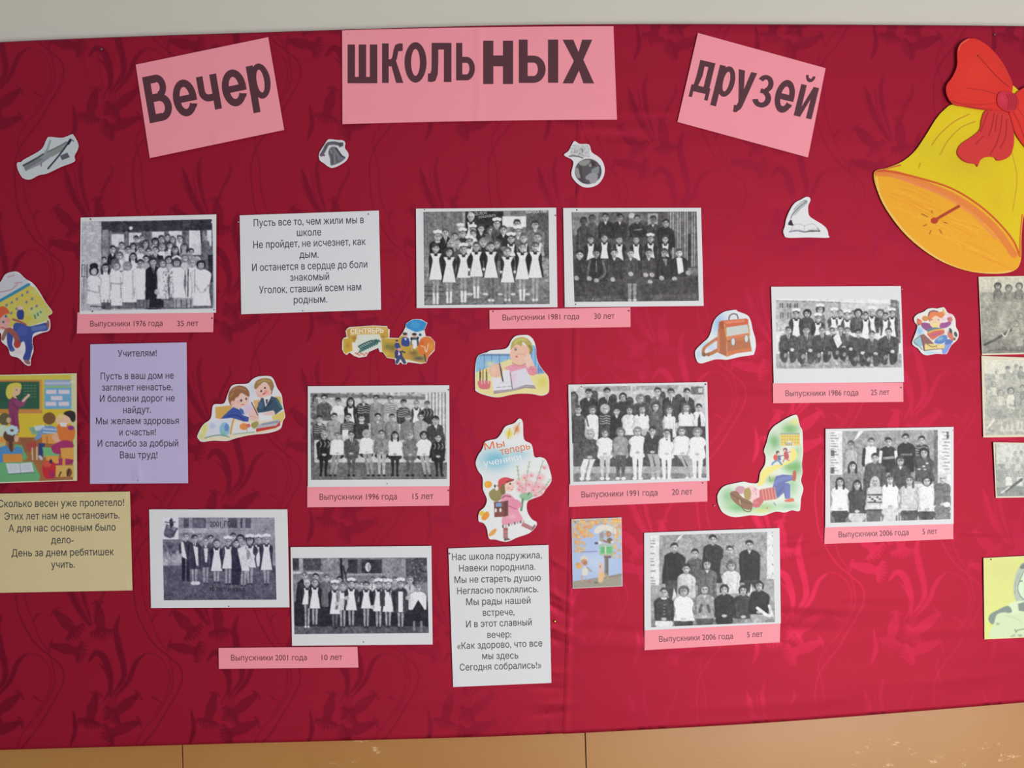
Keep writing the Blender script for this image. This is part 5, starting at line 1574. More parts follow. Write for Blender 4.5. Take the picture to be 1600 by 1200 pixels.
# --- small monochrome cutouts
def d_ruler(C):
    C.poly([(230, 760), (690, 510), (1230, 240), (1180, 420), (900, 560), (620, 760), (290, 910)], (150, 150, 160))
    C.poly([(230, 780), (620, 600), (700, 640), (420, 800), (290, 900)], (128, 126, 134)); C.poly([(780, 470), (1100, 320), (1180, 420), (900, 580)], (146, 150, 148))
    C.line([(235, 780), (450, 670), (690, 520)], 34, (58, 72, 70)); C.line([(780, 470), (1000, 370), (1230, 240)], 22, (88, 100, 92))
    C.line([(720, 500), (790, 400), (850, 215)], 44, (150, 168, 162)); C.line([(800, 850), (1060, 540), (1300, 210)], 34, (34, 32, 58)); C.line([(1260, 280), (1310, 200)], 60, (22, 20, 42))
    C.line([(1360, 200), (1380, 230)], 20, (70, 66, 80)); C.poly([(1070, 560), (1240, 485), (1295, 590), (1120, 660)], (102, 94, 110)); C.line([(640, 800), (650, 720)], 24, (110, 110, 140))


picture('paper_cutout', 'small monochrome cutout of a ruler crossed by a pen, at the upper left corner', 'cutout',
        [(100, 720), (190, 700), (260, 640), (640, 420), (760, 200), (830, 130), (1120, 150), (1330, 75), (1380, 90), (1480, 270), (1480, 400), (1400, 560), (1395, 690), (1100, 810), (780, 960), (590, 1000), (400, 1095), (270, 1085), (190, 1020), (110, 860)],
        20, 205, 14.545, d_ruler, bgc=(206, 212, 216), group=GM)


def d_bell(C):
    C.line([(240, 640), (330, 500), (400, 360), (470, 290), (640, 270), (780, 300), (880, 330)], 105, (98, 94, 104)); C.line([(250, 650), (330, 650)], 60, (120, 80, 110))
    C.poly([(780, 250), (930, 250), (920, 360), (800, 410)], (84, 84, 94)); C.line([(560, 360), (700, 360)], 60, (206, 204, 214))
    C.poly([(540, 400), (720, 410), (800, 540), (900, 680), (990, 700), (960, 780), (820, 880), (620, 960), (530, 960), (510, 760), (460, 560)], (112, 112, 116), sm=True)
    C.line([(700, 430), (800, 560), (880, 670), (960, 720)], 46, (62, 60, 74)); C.line([(520, 520), (580, 700), (590, 900)], 34, (82, 80, 84))
    C.line([(530, 500), (570, 600)], 30, (160, 160, 158)); C.line([(640, 480), (760, 640), (800, 800)], 28, (140, 146, 140)); C.line([(650, 600), (660, 880)], 40, (140, 138, 146))
    C.line([(700, 680), (760, 860)], 30, (96, 96, 104)); C.ell(900, 760, 50, 50, (120, 118, 160))


picture('paper_cutout', 'small monochrome cutout of a ribboned school bell, below the banner on its left', 'cutout',
        [(170, 600), (330, 330), (430, 180), (520, 150), (740, 175), (900, 185), (990, 260), (975, 420), (1070, 560), (1090, 680), (1010, 830), (800, 970), (600, 1045), (470, 1015), (330, 910), (190, 800)],
        490, 210, 20.0, d_bell, bgc=(226, 226, 232), group=GM)


def d_globe(C):
    C.poly([(320, 150), (640, 180), (660, 300), (600, 430), (430, 440), (200, 410), (260, 280)], (210, 212, 214))
    C.speckle(230, 160, 640, 420, 16, .45, .85, 120, a=.6); C.line([(200, 410), (380, 410), (500, 450)], 26, (110, 110, 116)); C.line([(480, 240), (500, 330)], 14, (90, 90, 96))
    C.line([(620, 300), (650, 420)], 40, (206, 206, 206))
    C.ell(620, 745, 292, 280, (92, 88, 94))
    C.poly([(430, 520), (640, 490), (660, 540), (560, 620), (440, 600)], (150, 152, 146), sm=True); C.poly([(620, 600), (700, 560), (700, 640), (650, 650)], (150, 146, 146))
    C.poly([(340, 680), (400, 680), (450, 880), (400, 900), (340, 780)], (158, 152, 156), sm=True)
    C.poly([(680, 500), (780, 540), (780, 620), (700, 640)], (70, 54, 56)); C.poly([(420, 620), (480, 630), (500, 880), (560, 960), (480, 960), (430, 800)], (78, 70, 74))
    C.poly([(780, 660), (860, 640), (850, 780), (740, 800), (690, 720)], (140, 146, 150), sm=True)
    C.poly([(570, 860), (700, 770), (830, 820), (800, 980), (680, 1010), (640, 940), (580, 920)], (160, 158, 162), sm=True)
    C.line([(600, 1010), (500, 980), (420, 900)], 26, (64, 60, 74)); C.line([(880, 620), (905, 760), (860, 900)], 24, (66, 64, 72))


picture('paper_cutout', 'small monochrome cutout of a globe topped by a book, below the banner on its right', 'cutout',
        [(90, 390), (190, 290), (300, 90), (370, 100), (440, 140), (640, 155), (700, 320), (860, 430), (950, 550), (985, 700), (960, 860), (860, 1010), (720, 1085), (560, 1100), (420, 1040), (290, 910), (250, 780), (290, 520)],
        875, 215, 14.11, d_globe, bgc=(232, 230, 234), group=GM)


def d_quill(C):
    C.poly([(690, 210), (640, 200), (480, 330), (370, 440), (330, 560), (420, 500), (560, 380), (680, 280)], (196, 206, 206), sm=True)
    C.line([(690, 220), (620, 260), (470, 390), (350, 530), (310, 620)], 16, (86, 80, 92)); C.line([(680, 210), (620, 200), (500, 290), (380, 410)], 14, (130, 140, 140))
    C.line([(690, 250), (560, 370), (400, 540)], 12, (140, 146, 148)); C.ell(660, 225, 40, 26, (130, 140, 140), -40)
    C.poly([(290, 660), (330, 655), (350, 730), (380, 780), (330, 790), (250, 770), (250, 730)], (40, 30, 44))
    C.line([(310, 900), (380, 780), (500, 750), (620, 790), (760, 750), (860, 760), (990, 900)], 10, (170, 168, 172)); C.line([(625, 790), (625, 900)], 10, (170, 170, 170))
    C.line([(280, 930), (450, 905), (640, 935), (800, 905), (990, 920)], 30, (120, 118, 128)); C.line([(280, 930), (500, 912)], 16, (150, 146, 200)); C.line([(700, 925), (990, 915)], 22, (70, 76, 76))
    C.line([(320, 880), (480, 880), (600, 900)], 10, (190, 190, 182)); C.line([(700, 890), (850, 865), (940, 880)], 10, (180, 184, 184)); C.line([(930, 850), (990, 905)], 18, (130, 130, 128))


picture('paper_cutout', 'small monochrome cutout of a quill above an open book, near the yellow bell', 'cutout',
        [(135, 900), (170, 800), (200, 640), (280, 440), (400, 260), (560, 170), (660, 118), (740, 125), (772, 190), (725, 300), (715, 420), (745, 560), (880, 660), (1060, 770), (1160, 880), (1190, 1010), (1180, 1072), (700, 1065), (240, 1072), (150, 1000)],
        1215, 300, 15.0, d_quill, bgc=(234, 234, 237), group=GM, smooth=True)


# --- colour cutouts
SKIN = (240, 200, 182); SKINS = (224, 170, 150)


def d_calendar(C):
    C.rect(0, 0, 600, 1200, (232, 230, 232))
    C.poly([(-20, 180), (60, 90), (180, 80), (320, 190), (0, 400)], (206, 206, 216), sm=True)
    for p in ([(0, 300), (60, 290), (130, 270), (200, 210)], [(90, 130), (160, 110)], [(170, 200), (250, 190)]):
        C.line(p, 12, (190, 150, 160))
    C.poly([(-10, 400), (320, 210), (400, 260), (595, 530), (540, 620), (330, 690), (120, 700), (-10, 640)], (214, 196, 92))
    C.soft(430, 560, 160, 120, (196, 214, 150), .9); C.soft(400, 300, 60, 50, (214, 210, 130), .8); C.soft(130, 480, 90, 60, (196, 208, 96), .6); C.soft(330, 600, 70, 40, (212, 190, 60), .8)
    C.line([(-20, 410), (160, 310), (325, 215)], 34, (58, 142, 176))
    for x, y in ((75, 450), (133, 420), (192, 380), (252, 335), (312, 300), (302, 415), (365, 378), (130, 540), (190, 490), (360, 490), (415, 460)):
        C.ell(x, y, 13, 18, (122, 132, 150), 30)
    for x in (398, 430, 462):
        C.poly([(x - 14, 560 - (x - 398) * .6), (x + 4, 552 - (x - 398) * .6), (x + 14, 600 - (x - 398) * 1.0), (x - 4, 608 - (x - 398))], (60, 100, 110))
    C.poly([(340, 560), (470, 470), (510, 520), (400, 600)], (180, 200, 140), .35)
    C.ell(30, 640, 85, 90, (226, 168, 158)); C.poly([(-10, 480), (60, 470), (110, 540), (60, 550), (0, 600), (-10, 600)], (214, 96, 60), sm=True)
    C.ell(68, 575, 14, 18, (60, 120, 150)); C.ell(38, 640, 14, 14, (60, 120, 130)); C.line([(10, 700), (50, 712)], 10, (200, 60, 60)); C.ell(90, 620, 30, 24, (228, 140, 130), 0, .6)
    C.poly([(195, 520), (240, 495), (272, 530), (262, 610), (200, 600)], (52, 66, 140), sm=True); C.ell(230, 480, 32, 24, (226, 190, 190))
    C.line([(150, 610), (230, 640), (290, 670)], 26, (170, 100, 90))
    C.poly([(160, 660), (250, 660), (330, 690), (430, 670), (540, 650), (540, 735), (440, 750), (370, 790), (380, 900), (360, 980), (330, 1080), (260, 1060), (290, 960), (270, 860), (200, 900), (150, 800)], (66, 82, 160), sm=True)
    C.line([(380, 720), (500, 700)], 50, (96, 118, 184)); C.line([(320, 860), (330, 960), (300, 1050)], 50, (60, 76, 150)); C.ell(250, 740, 60, 60, (76, 92, 170))
    C.poly([(80, 770), (130, 720), (150, 800), (140, 900), (170, 960), (120, 975), (85, 900)], (66, 80, 160), sm=True)
    C.line([(75, 730), (30, 830)], 44, (150, 110, 90)); C.line([(110, 730), (180, 800), (200, 900)], 60, (160, 90, 86)); C.ell(195, 890, 40, 48, (178, 66, 60)); C.ell(545, 670, 16, 50, (150, 96, 84)); C.ell(310, 1095, 40, 22, (150, 110, 100), 30)
    C.soft(200, 980, 60, 40, (226, 200, 205), .6)


picture('picture_cutout', 'colour cutout of a boy in blue carrying a big yellow calendar, at the left edge', 'cutout',
        [(-160, 330), (-60, 250), (10, 180), (60, 100), (150, 68), (215, 80), (290, 150), (360, 190), (430, 270), (520, 420), (596, 530), (545, 575), (568, 630), (560, 735), (460, 770), (370, 825), (380, 960), (350, 1060), (345, 1132), (290, 1125), (210, 1050), (120, 1020), (90, 930), (15, 860), (10, 770), (-60, 740), (-160, 700)],
        0, 415, 7.27, d_calendar)


def d_twoboys(C):
    C.rect(0, 0, 1600, 1200, (234, 232, 238))
    C.soft(880, 600, 120, 120, (216, 186, 220), .7); C.soft(950, 300, 90, 140, (214, 222, 236), .8)
    C.poly([(365, 560), (640, 530), (560, 660), (440, 750), (370, 730)], (222, 176, 92)); C.poly([(960, 460), (1060, 440), (1040, 640), (1000, 640)], (232, 186, 110)); C.poly([(1290, 390), (1390, 400), (1410, 520)], (226, 196, 110))
    C.poly([(1250, 700), (1440, 620), (1450, 700), (1410, 800), (1260, 770)], (232, 210, 120))
    C.poly([(100, 1000), (250, 800), (640, 740), (1380, 760), (1370, 900), (1000, 990), (560, 1080), (170, 1095)], (238, 226, 196), sm=False)
    C.soft(190, 900, 60, 120, (224, 222, 120), .9); C.soft(140, 1020, 50, 50, (200, 214, 120), .8)
    C.poly([(270, 790), (640, 745), (600, 1010), (200, 1040), (250, 900)], (222, 226, 238)); C.ell(510, 910, 80, 110, (150, 196, 224)); C.ell(490, 970, 50, 50, (140, 200, 200)); C.ell(540, 880, 36, 60, (110, 150, 214)); C.ell(320, 860, 46, 40, (196, 206, 240))
    C.line([(200, 1045), (330, 1010), (470, 1000), (580, 1030)], 16, (130, 156, 130)); C.line([(650, 750), (620, 870), (600, 980)], 24, (216, 166, 84))
    C.poly([(660, 790), (900, 800), (1010, 900), (980, 960), (620, 985)], (236, 232, 232)); C.ell(810, 865, 66, 54, (236, 150, 80)); C.ell(880, 850, 34, 30, (226, 110, 110)); C.line([(860, 870), (860, 960)], 10, (150, 170, 160)); C.line([(640, 985), (980, 950)], 16, (150, 190, 180))
    C.poly([(920, 830), (1010, 780), (1040, 830), (970, 900)], (170, 160, 90), sm=True)
    C.poly([(1040, 830), (1370, 745), (1370, 830), (1310, 870), (1010, 930), (1000, 890)], (196, 190, 200)); C.poly([(1000, 900), (1320, 850), (1380, 770), (1375, 850), (1300, 890), (1005, 950)], (204, 62, 50)); C.line([(1100, 830), (1340, 790)], 30, (150, 160, 180))
    # left boy
    C.ell(760, 430, 135, 130, (242, 204, 192)); C.poly([(565, 420), (600, 290), (720, 225), (840, 250), (895, 330), (890, 400), (830, 370), (770, 340), (720, 400), (680, 420), (650, 500), (600, 530)], (156, 106, 72), sm=True)
    C.line([(620, 300), (720, 260), (830, 290)], 30, (178, 126, 84)); C.line([(600, 400), (640, 340)], 22, (186, 140, 80)); C.ell(640, 500, 34, 40, (240, 190, 176)); C.ell(768, 458, 16, 20, (60, 50, 60)); C.ell(848, 432, 14, 18, (60, 50, 60)); C.line([(770, 525), (810, 520)], 10, (196, 90, 80)); C.ell(720, 480, 30, 24, (240, 170, 160), 0, .6)
    C.ell(690, 560, 50, 40, (240, 200, 190))
    C.poly([(640, 560), (740, 600), (800, 690), (890, 720), (880, 790), (820, 790), (700, 750), (620, 730), (450, 745), (500, 690)], (66, 88, 168), sm=False); C.poly([(740, 570), (800, 600), (820, 680), (760, 650)], (76, 110, 176)); C.line([(560, 700), (700, 690), (820, 760)], 20, (50, 66, 140))
    C.poly([(900, 620), (970, 580), (1020, 680), (1050, 740), (970, 780), (900, 740)], (240, 200, 190), sm=True); C.line([(930, 490), (980, 590), (1030, 690)], 13, (90, 60, 76)); C.line([(900, 700), (1000, 720)], 8, (220, 150, 140))
    # right boy
    C.poly([(1000, 290), (1090, 200), (1220, 210), (1250, 300), (1240, 370), (1150, 420), (1050, 410), (1000, 360)], (242, 200, 188), sm=True)
    C.poly([(970, 250), (1000, 160), (1100, 110), (1220, 120), (1275, 200), (1260, 280), (1230, 300), (1200, 220), (1130, 170), (1050, 230), (1000, 280)], (166, 130, 80), sm=True); C.line([(1030, 180), (1120, 140), (1210, 160)], 26, (190, 156, 96))
    C.ell(1082, 310, 14, 18, (60, 50, 60)); C.ell(1140, 262, 14, 16, (60, 50, 60)); C.line([(1110, 360), (1140, 340), (1150, 310)], 18, (196, 60, 60)); C.ell(1170, 330, 34, 30, (240, 160, 150), 0, .7); C.ell(1050, 380, 34, 26, (238, 180, 170), 0, .7); C.line([(1240, 350), (1260, 280), (1275, 230)], 12, (120, 70, 60))
    C.poly([(1110, 410), (1250, 380), (1200, 520), (1150, 560)], (236, 236, 240)); C.poly([(1150, 440), (1185, 440), (1180, 500), (1160, 520)], (90, 50, 70))
    C.poly([(1080, 420), (1120, 420), (1150, 560), (1240, 390), (1330, 420), (1420, 590), (1300, 680), (1270, 610), (1130, 640), (1030, 650), (1010, 590)], (62, 86, 108), sm=False); C.line([(1130, 600), (1250, 470)], 20, (40, 56, 76)); C.line([(1330, 450), (1390, 560)], 40, (80, 116, 126)); C.ell(1070, 530, 40, 60, (80, 106, 140))
    C.poly([(1120, 660), (1270, 620), (1290, 670), (1200, 700), (1130, 700)], (240, 204, 196), sm=True); C.poly([(1040, 690), (1250, 690), (1240, 760), (1060, 780)], (236, 238, 242))


picture('picture_cutout', 'colour cutout of two boys writing at a desk, right of the lilac verse', 'cutout',
        [(85, 1000), (170, 840), (290, 740), (320, 560), (360, 515), (500, 500), (560, 350), (640, 215), (860, 195), (940, 130), (1030, 85), (1200, 75), (1270, 120), (1330, 260), (1400, 370), (1420, 520), (1450, 660), (1455, 720), (1420, 780), (1380, 900), (1200, 965), (900, 1000), (680, 1050), (540, 1090), (330, 1085), (160, 1105), (100, 1060)],
        300, 580, 10.0, d_twoboys)


def d_september(C):
    C.rect(0, 0, 1700, 900, (238, 236, 222))
    C.rect(320, 320, 660, 600, (226, 232, 220))
    C.poly([(200, 215), (560, 190), (780, 205), (780, 310), (640, 310), (300, 320), (205, 320)], (222, 182, 96)); C.poly([(160, 240), (215, 230), (215, 330), (320, 320), (290, 440), (240, 430), (170, 345)], (206, 160, 70)); C.poly([(660, 310), (790, 230), (795, 370), (680, 375)], (212, 168, 70))
    C.poly([(110, 380), (240, 370), (250, 560), (180, 590), (150, 620), (110, 560)], (214, 176, 60), sm=False); C.soft(180, 480, 40, 60, (190, 140, 70), .8); C.soft(280, 370, 40, 30, (160, 120, 60), .8); C.soft(720, 350, 40, 30, (170, 130, 60), .8)
    for i in range(9):
        x = 360 + i * 33; y = 560 - i * 15
        C.line([(x - 20, y - 60 + i * 2), (x + 20, y - 30), (x + 46, y - 16)], 17, (46, 92, 90)); C.line([(x - 5, y + 26), (x + 10, y - 10), (x + 26, y - 40)], 17, (40, 96, 100))
    C.line([(330, 600), (480, 520), (640, 440)], 10, (60, 110, 96)); C.line([(350, 490), (500, 420), (620, 400)], 18, (46, 84, 84))
    for i in range(8):
        C.ell(300 + i * 26, 600 + (i % 3) * 14, 16, 11, (226, 110, 96), 30 * i)
    C.poly([(690, 380), (940, 380), (1000, 330), (1100, 420), (1250, 430), (1380, 740), (1300, 750), (1100, 700), (880, 680), (760, 660), (700, 570)], (206, 170, 70), sm=False)
    C.soft(780, 500, 60, 60, (110, 120, 66), .8); C.soft(860, 520, 60, 70, (100, 96, 60), .7); C.soft(760, 610, 60, 30, (226, 206, 70), .8); C.soft(1180, 600, 90, 60, (120, 100, 70), .8); C.soft(1260, 680, 110, 40, (84, 84, 90), .9); C.soft(1100, 650, 60, 40, (214, 150, 70), .7); C.soft(720, 430, 30, 60, (180, 160, 70), .6)
    C.poly([(1060, 150), (1200, 85), (1370, 140), (1350, 230), (1310, 260), (1210, 280), (1140, 260), (1060, 200)], (56, 150, 214), sm=True); C.ell(1200, 170, 70, 50, (70, 164, 224))
    C.poly([(1050, 220), (1120, 240), (1220, 285), (1320, 250), (1330, 400), (1280, 450), (1100, 420), (1010, 330)], (226, 236, 240), .9)
    C.poly([(1290, 380), (1390, 350), (1490, 410), (1490, 540), (1420, 620), (1380, 700), (1340, 640), (1270, 610), (1240, 520)], (228, 128, 56), sm=True); C.soft(1300, 440, 40, 50, (214, 90, 50), .7); C.soft(1440, 500, 40, 80, (236, 170, 70), .7)
    C.line([(1340, 500), (1370, 580), (1400, 460)], 14, (240, 220, 200)); C.line([(1320, 500), (1290, 490)], 12, (240, 220, 200)); C.line([(1340, 620), (1360, 720)], 24, (90, 80, 80))

    def kid(x, y, hair, body, k=1.0):
        C.ell(x, y, 36 * k, 32 * k, (232, 180, 150)); C.ell(x - 4, y - 24 * k, 38 * k, 20 * k, hair)
        C.poly([(x - 50 * k, y + 46 * k), (x, y + 26 * k), (x + 56 * k, y + 50 * k), (x + 60 * k, y + 160 * k), (x - 50 * k, y + 150 * k)], body, sm=True)
    kid(1048, 330, (70, 50, 50), (56, 74, 150)); C.poly([(1030, 370), (1075, 370), (1055, 410)], (236, 236, 240))
    kid(1190, 335, (40, 36, 40), (70, 90, 110), .95); C.ell(1145, 380, 18, 24, (40, 36, 40)); C.ell(1240, 370, 16, 22, (40, 36, 40)); C.poly([(1150, 400), (1220, 395), (1230, 500), (1190, 540), (1150, 500)], (236, 238, 240))
    C.ell(1275, 320, 22, 22, (60, 90, 120)); kid(925, 425, (46, 40, 46), (60, 66, 120), .6)
    kid(945, 540, (60, 56, 70), (62, 60, 130), .9); C.ell(935, 500, 44, 28, (60, 76, 150)); C.ell(960, 540, 30, 20, (232, 160, 150)); C.line([(900, 600), (920, 560)], 34, (70, 70, 110)); C.line([(1000, 570), (1040, 590)], 26, (70, 90, 80))
    C.poly([(950, 560), (975, 620), (940, 640)], (240, 236, 240)); C.line([(960, 660), (920, 740)], 50, (66, 76, 120)); C.line([(990, 660), (1040, 740)], 50, (66, 80, 110)); C.line([(1160, 470), (1150, 560)], 20, (220, 170, 130))


sep, _c = picture('picture_cutout', 'colour cutout of a ribbon reading СЕНТЯБРЬ with schoolchildren walking in autumn', 'cutout',
        [(90, 540), (95, 400), (120, 365), (160, 355), (145, 260), (170, 225), (200, 205), (560, 180), (775, 190), (785, 230), (815, 240), (808, 365), (950, 370), (1010, 290), (1050, 210), (1060, 150), (1140, 95), (1220, 80), (1300, 90), (1385, 140), (1340, 250), (1360, 340), (1430, 350), (1500, 430), (1495, 560), (1400, 660), (1370, 745), (1290, 762), (1090, 735), (1060, 770), (1010, 765), (975, 735), (940, 775), (900, 760), (890, 690), (770, 670), (710, 585), (660, 580), (640, 520), (500, 580), (460, 650), (350, 668), (270, 640), (205, 590), (160, 628), (120, 600)],
        525, 490, 9.697, d_september, bgc=(240, 232, 200), smooth=False)
lettering(sep, [('СЕНТЯБРЬ', 547.5, 521.5, 599.5, 519.8)], ink_mat('cream_lettering', (246, 240, 226)), 10.5, lambda X, Y: np.full(np.shape(X), sep.base), 0.03, name='ribbon_lettering')


def d_deskboy(C):
    C.rect(0, 0, 1500, 1200, (240, 240, 240))
    C.poly([(90, 430), (160, 400), (660, 395), (1000, 250), (1060, 260), (1090, 470), (1230, 720), (1260, 760), (90, 760)], (146, 194, 234))
    C.rect(90, 395, 660, 430, (120, 150, 190)); C.soft(1150, 660, 70, 60, (110, 130, 200), .9)
    for x in (228, 350, 472, 603, 1000, 1060, 1112):
        C.line([(x, 400 if x < 700 else 300), (x, 720)], 8, (76, 110, 160), sm=False)
    C.poly([(90, 700), (330, 600), (640, 480), (720, 520), (1000, 740), (1240, 710), (1280, 800), (1280, 1020), (1160, 1075), (900, 1050), (640, 1070), (450, 1105), (180, 1040), (80, 960)], (240, 228, 160), sm=False)
    C.soft(1180, 860, 110, 110, (222, 214, 100), .9); C.soft(330, 560, 100, 60, (240, 232, 180), .8)
    # pencil cup
    for x, c in ((158, (70, 60, 50)), (205, (176, 130, 90)), (262, (96, 110, 80))):
        C.line([(x, 690), (x, 860)], 24, c, sm=False); C.line([(x, 645), (x, 690)], 12, (150, 90, 70), sm=False)
    C.poly([(130, 840), (310, 840), (325, 900), (300, 965), (180, 970), (130, 920)], (222, 120, 130), sm=True)
    for x in (170, 220, 280):
        C.line([(x, 800), (x + 15, 880)], 14, (240, 214, 214), sm=False)
    # boy
    C.poly([(540, 610), (700, 560), (880, 560), (960, 640), (900, 760), (640, 700)], (238, 160, 180), sm=False); C.poly([(500, 540), (640, 490), (700, 560), (560, 620)], (240, 226, 170))
    C.poly([(300, 640), (380, 570), (470, 560), (520, 620), (510, 740), (420, 780), (320, 740)], (242, 196, 172), sm=True); C.soft(380, 660, 40, 60, (248, 214, 196), .8)
    C.ell(800, 400, 155, 175, (244, 200, 176)); C.poly([(655, 330), (680, 200), (780, 130), (900, 130), (990, 210), (1015, 320), (980, 400), (940, 300), (860, 200), (830, 270), (760, 240), (700, 280)], (190, 176, 96), sm=True)
    C.line([(720, 220), (800, 160), (900, 170)], 36, (206, 200, 116)); C.line([(960, 260), (1000, 330), (970, 390)], 30, (150, 130, 76)); C.ell(738, 325, 22, 20, (130, 130, 110)); C.ell(755, 440, 18, 14, (206, 90, 96)); C.line([(700, 300), (760, 290)], 8, (180, 140, 110))
    C.poly([(850, 290), (940, 290), (960, 420), (880, 440)], (244, 194, 170), sm=True); C.line([(760, 400), (860, 400), (900, 440)], 8, (220, 160, 140))
    C.poly([(890, 440), (960, 390), (1030, 560), (1080, 640), (960, 660), (900, 560)], (244, 208, 192), sm=True); C.ell(1010, 670, 80, 80, (232, 146, 160)); C.speckle(940, 610, 1080, 730, 12, 0, 0, 20, [(246, 200, 206), (214, 110, 130)]); C.line([(680, 540), (790, 590), (900, 560)], 16, (214, 150, 130))
    C.speckle(600, 600, 760, 680, 12, 0, 0, 20, [(246, 190, 206), (232, 140, 170)])
    # book
    C.poly([(530, 660), (640, 660), (690, 970), (380, 1000), (340, 780), (520, 790)], (236, 236, 242)); C.poly([(660, 690), (900, 625), (1040, 910), (900, 900), (690, 975)], (228, 226, 238)); C.soft(700, 800, 60, 120, (236, 204, 224), .8)
    C.poly([(380, 1000), (690, 970), (900, 900), (1040, 910), (1070, 965), (900, 950), (700, 1000), (380, 1048)], (150, 140, 150)); C.line([(650, 700), (685, 970)], 14, (130, 110, 120)); C.line([(385, 1020), (690, 985), (880, 925), (1040, 935)], 10, (206, 196, 200))
    for k in range(3):
        C.line([(430 + k * 90, 945 - k * 8), (490 + k * 90, 938 - k * 8)], 12, (160, 170, 190)); C.line([(480 + k * 50, 870 - 3 * k), (510 + k * 50, 868 - 3 * k)], 8, (190, 196, 206))
    C.line([(480, 560), (500, 680), (530, 840)], 22, (60, 50, 50)); C.ell(490, 590, 24, 30, (200, 200, 206)); C.line([(470, 560), (490, 620)], 14, (70, 60, 60))


picture('picture_cutout', 'colour cutout of a fair-haired boy thinking over an open exercise book', 'cutout',
        [(78, 960), (75, 780), (80, 600), (110, 450), (180, 395), (270, 370), (330, 340), (540, 320), (620, 270), (670, 170), (740, 105), (850, 88), (950, 95), (1030, 170), (1070, 300), (1080, 450), (1130, 580), (1210, 690), (1270, 770), (1285, 900), (1270, 1030), (1160, 1078), (1000, 1050), (800, 1045), (640, 1068), (500, 1100), (370, 1100), (180, 1050), (90, 1000)],
        735, 515, 10.44, d_deskboy)


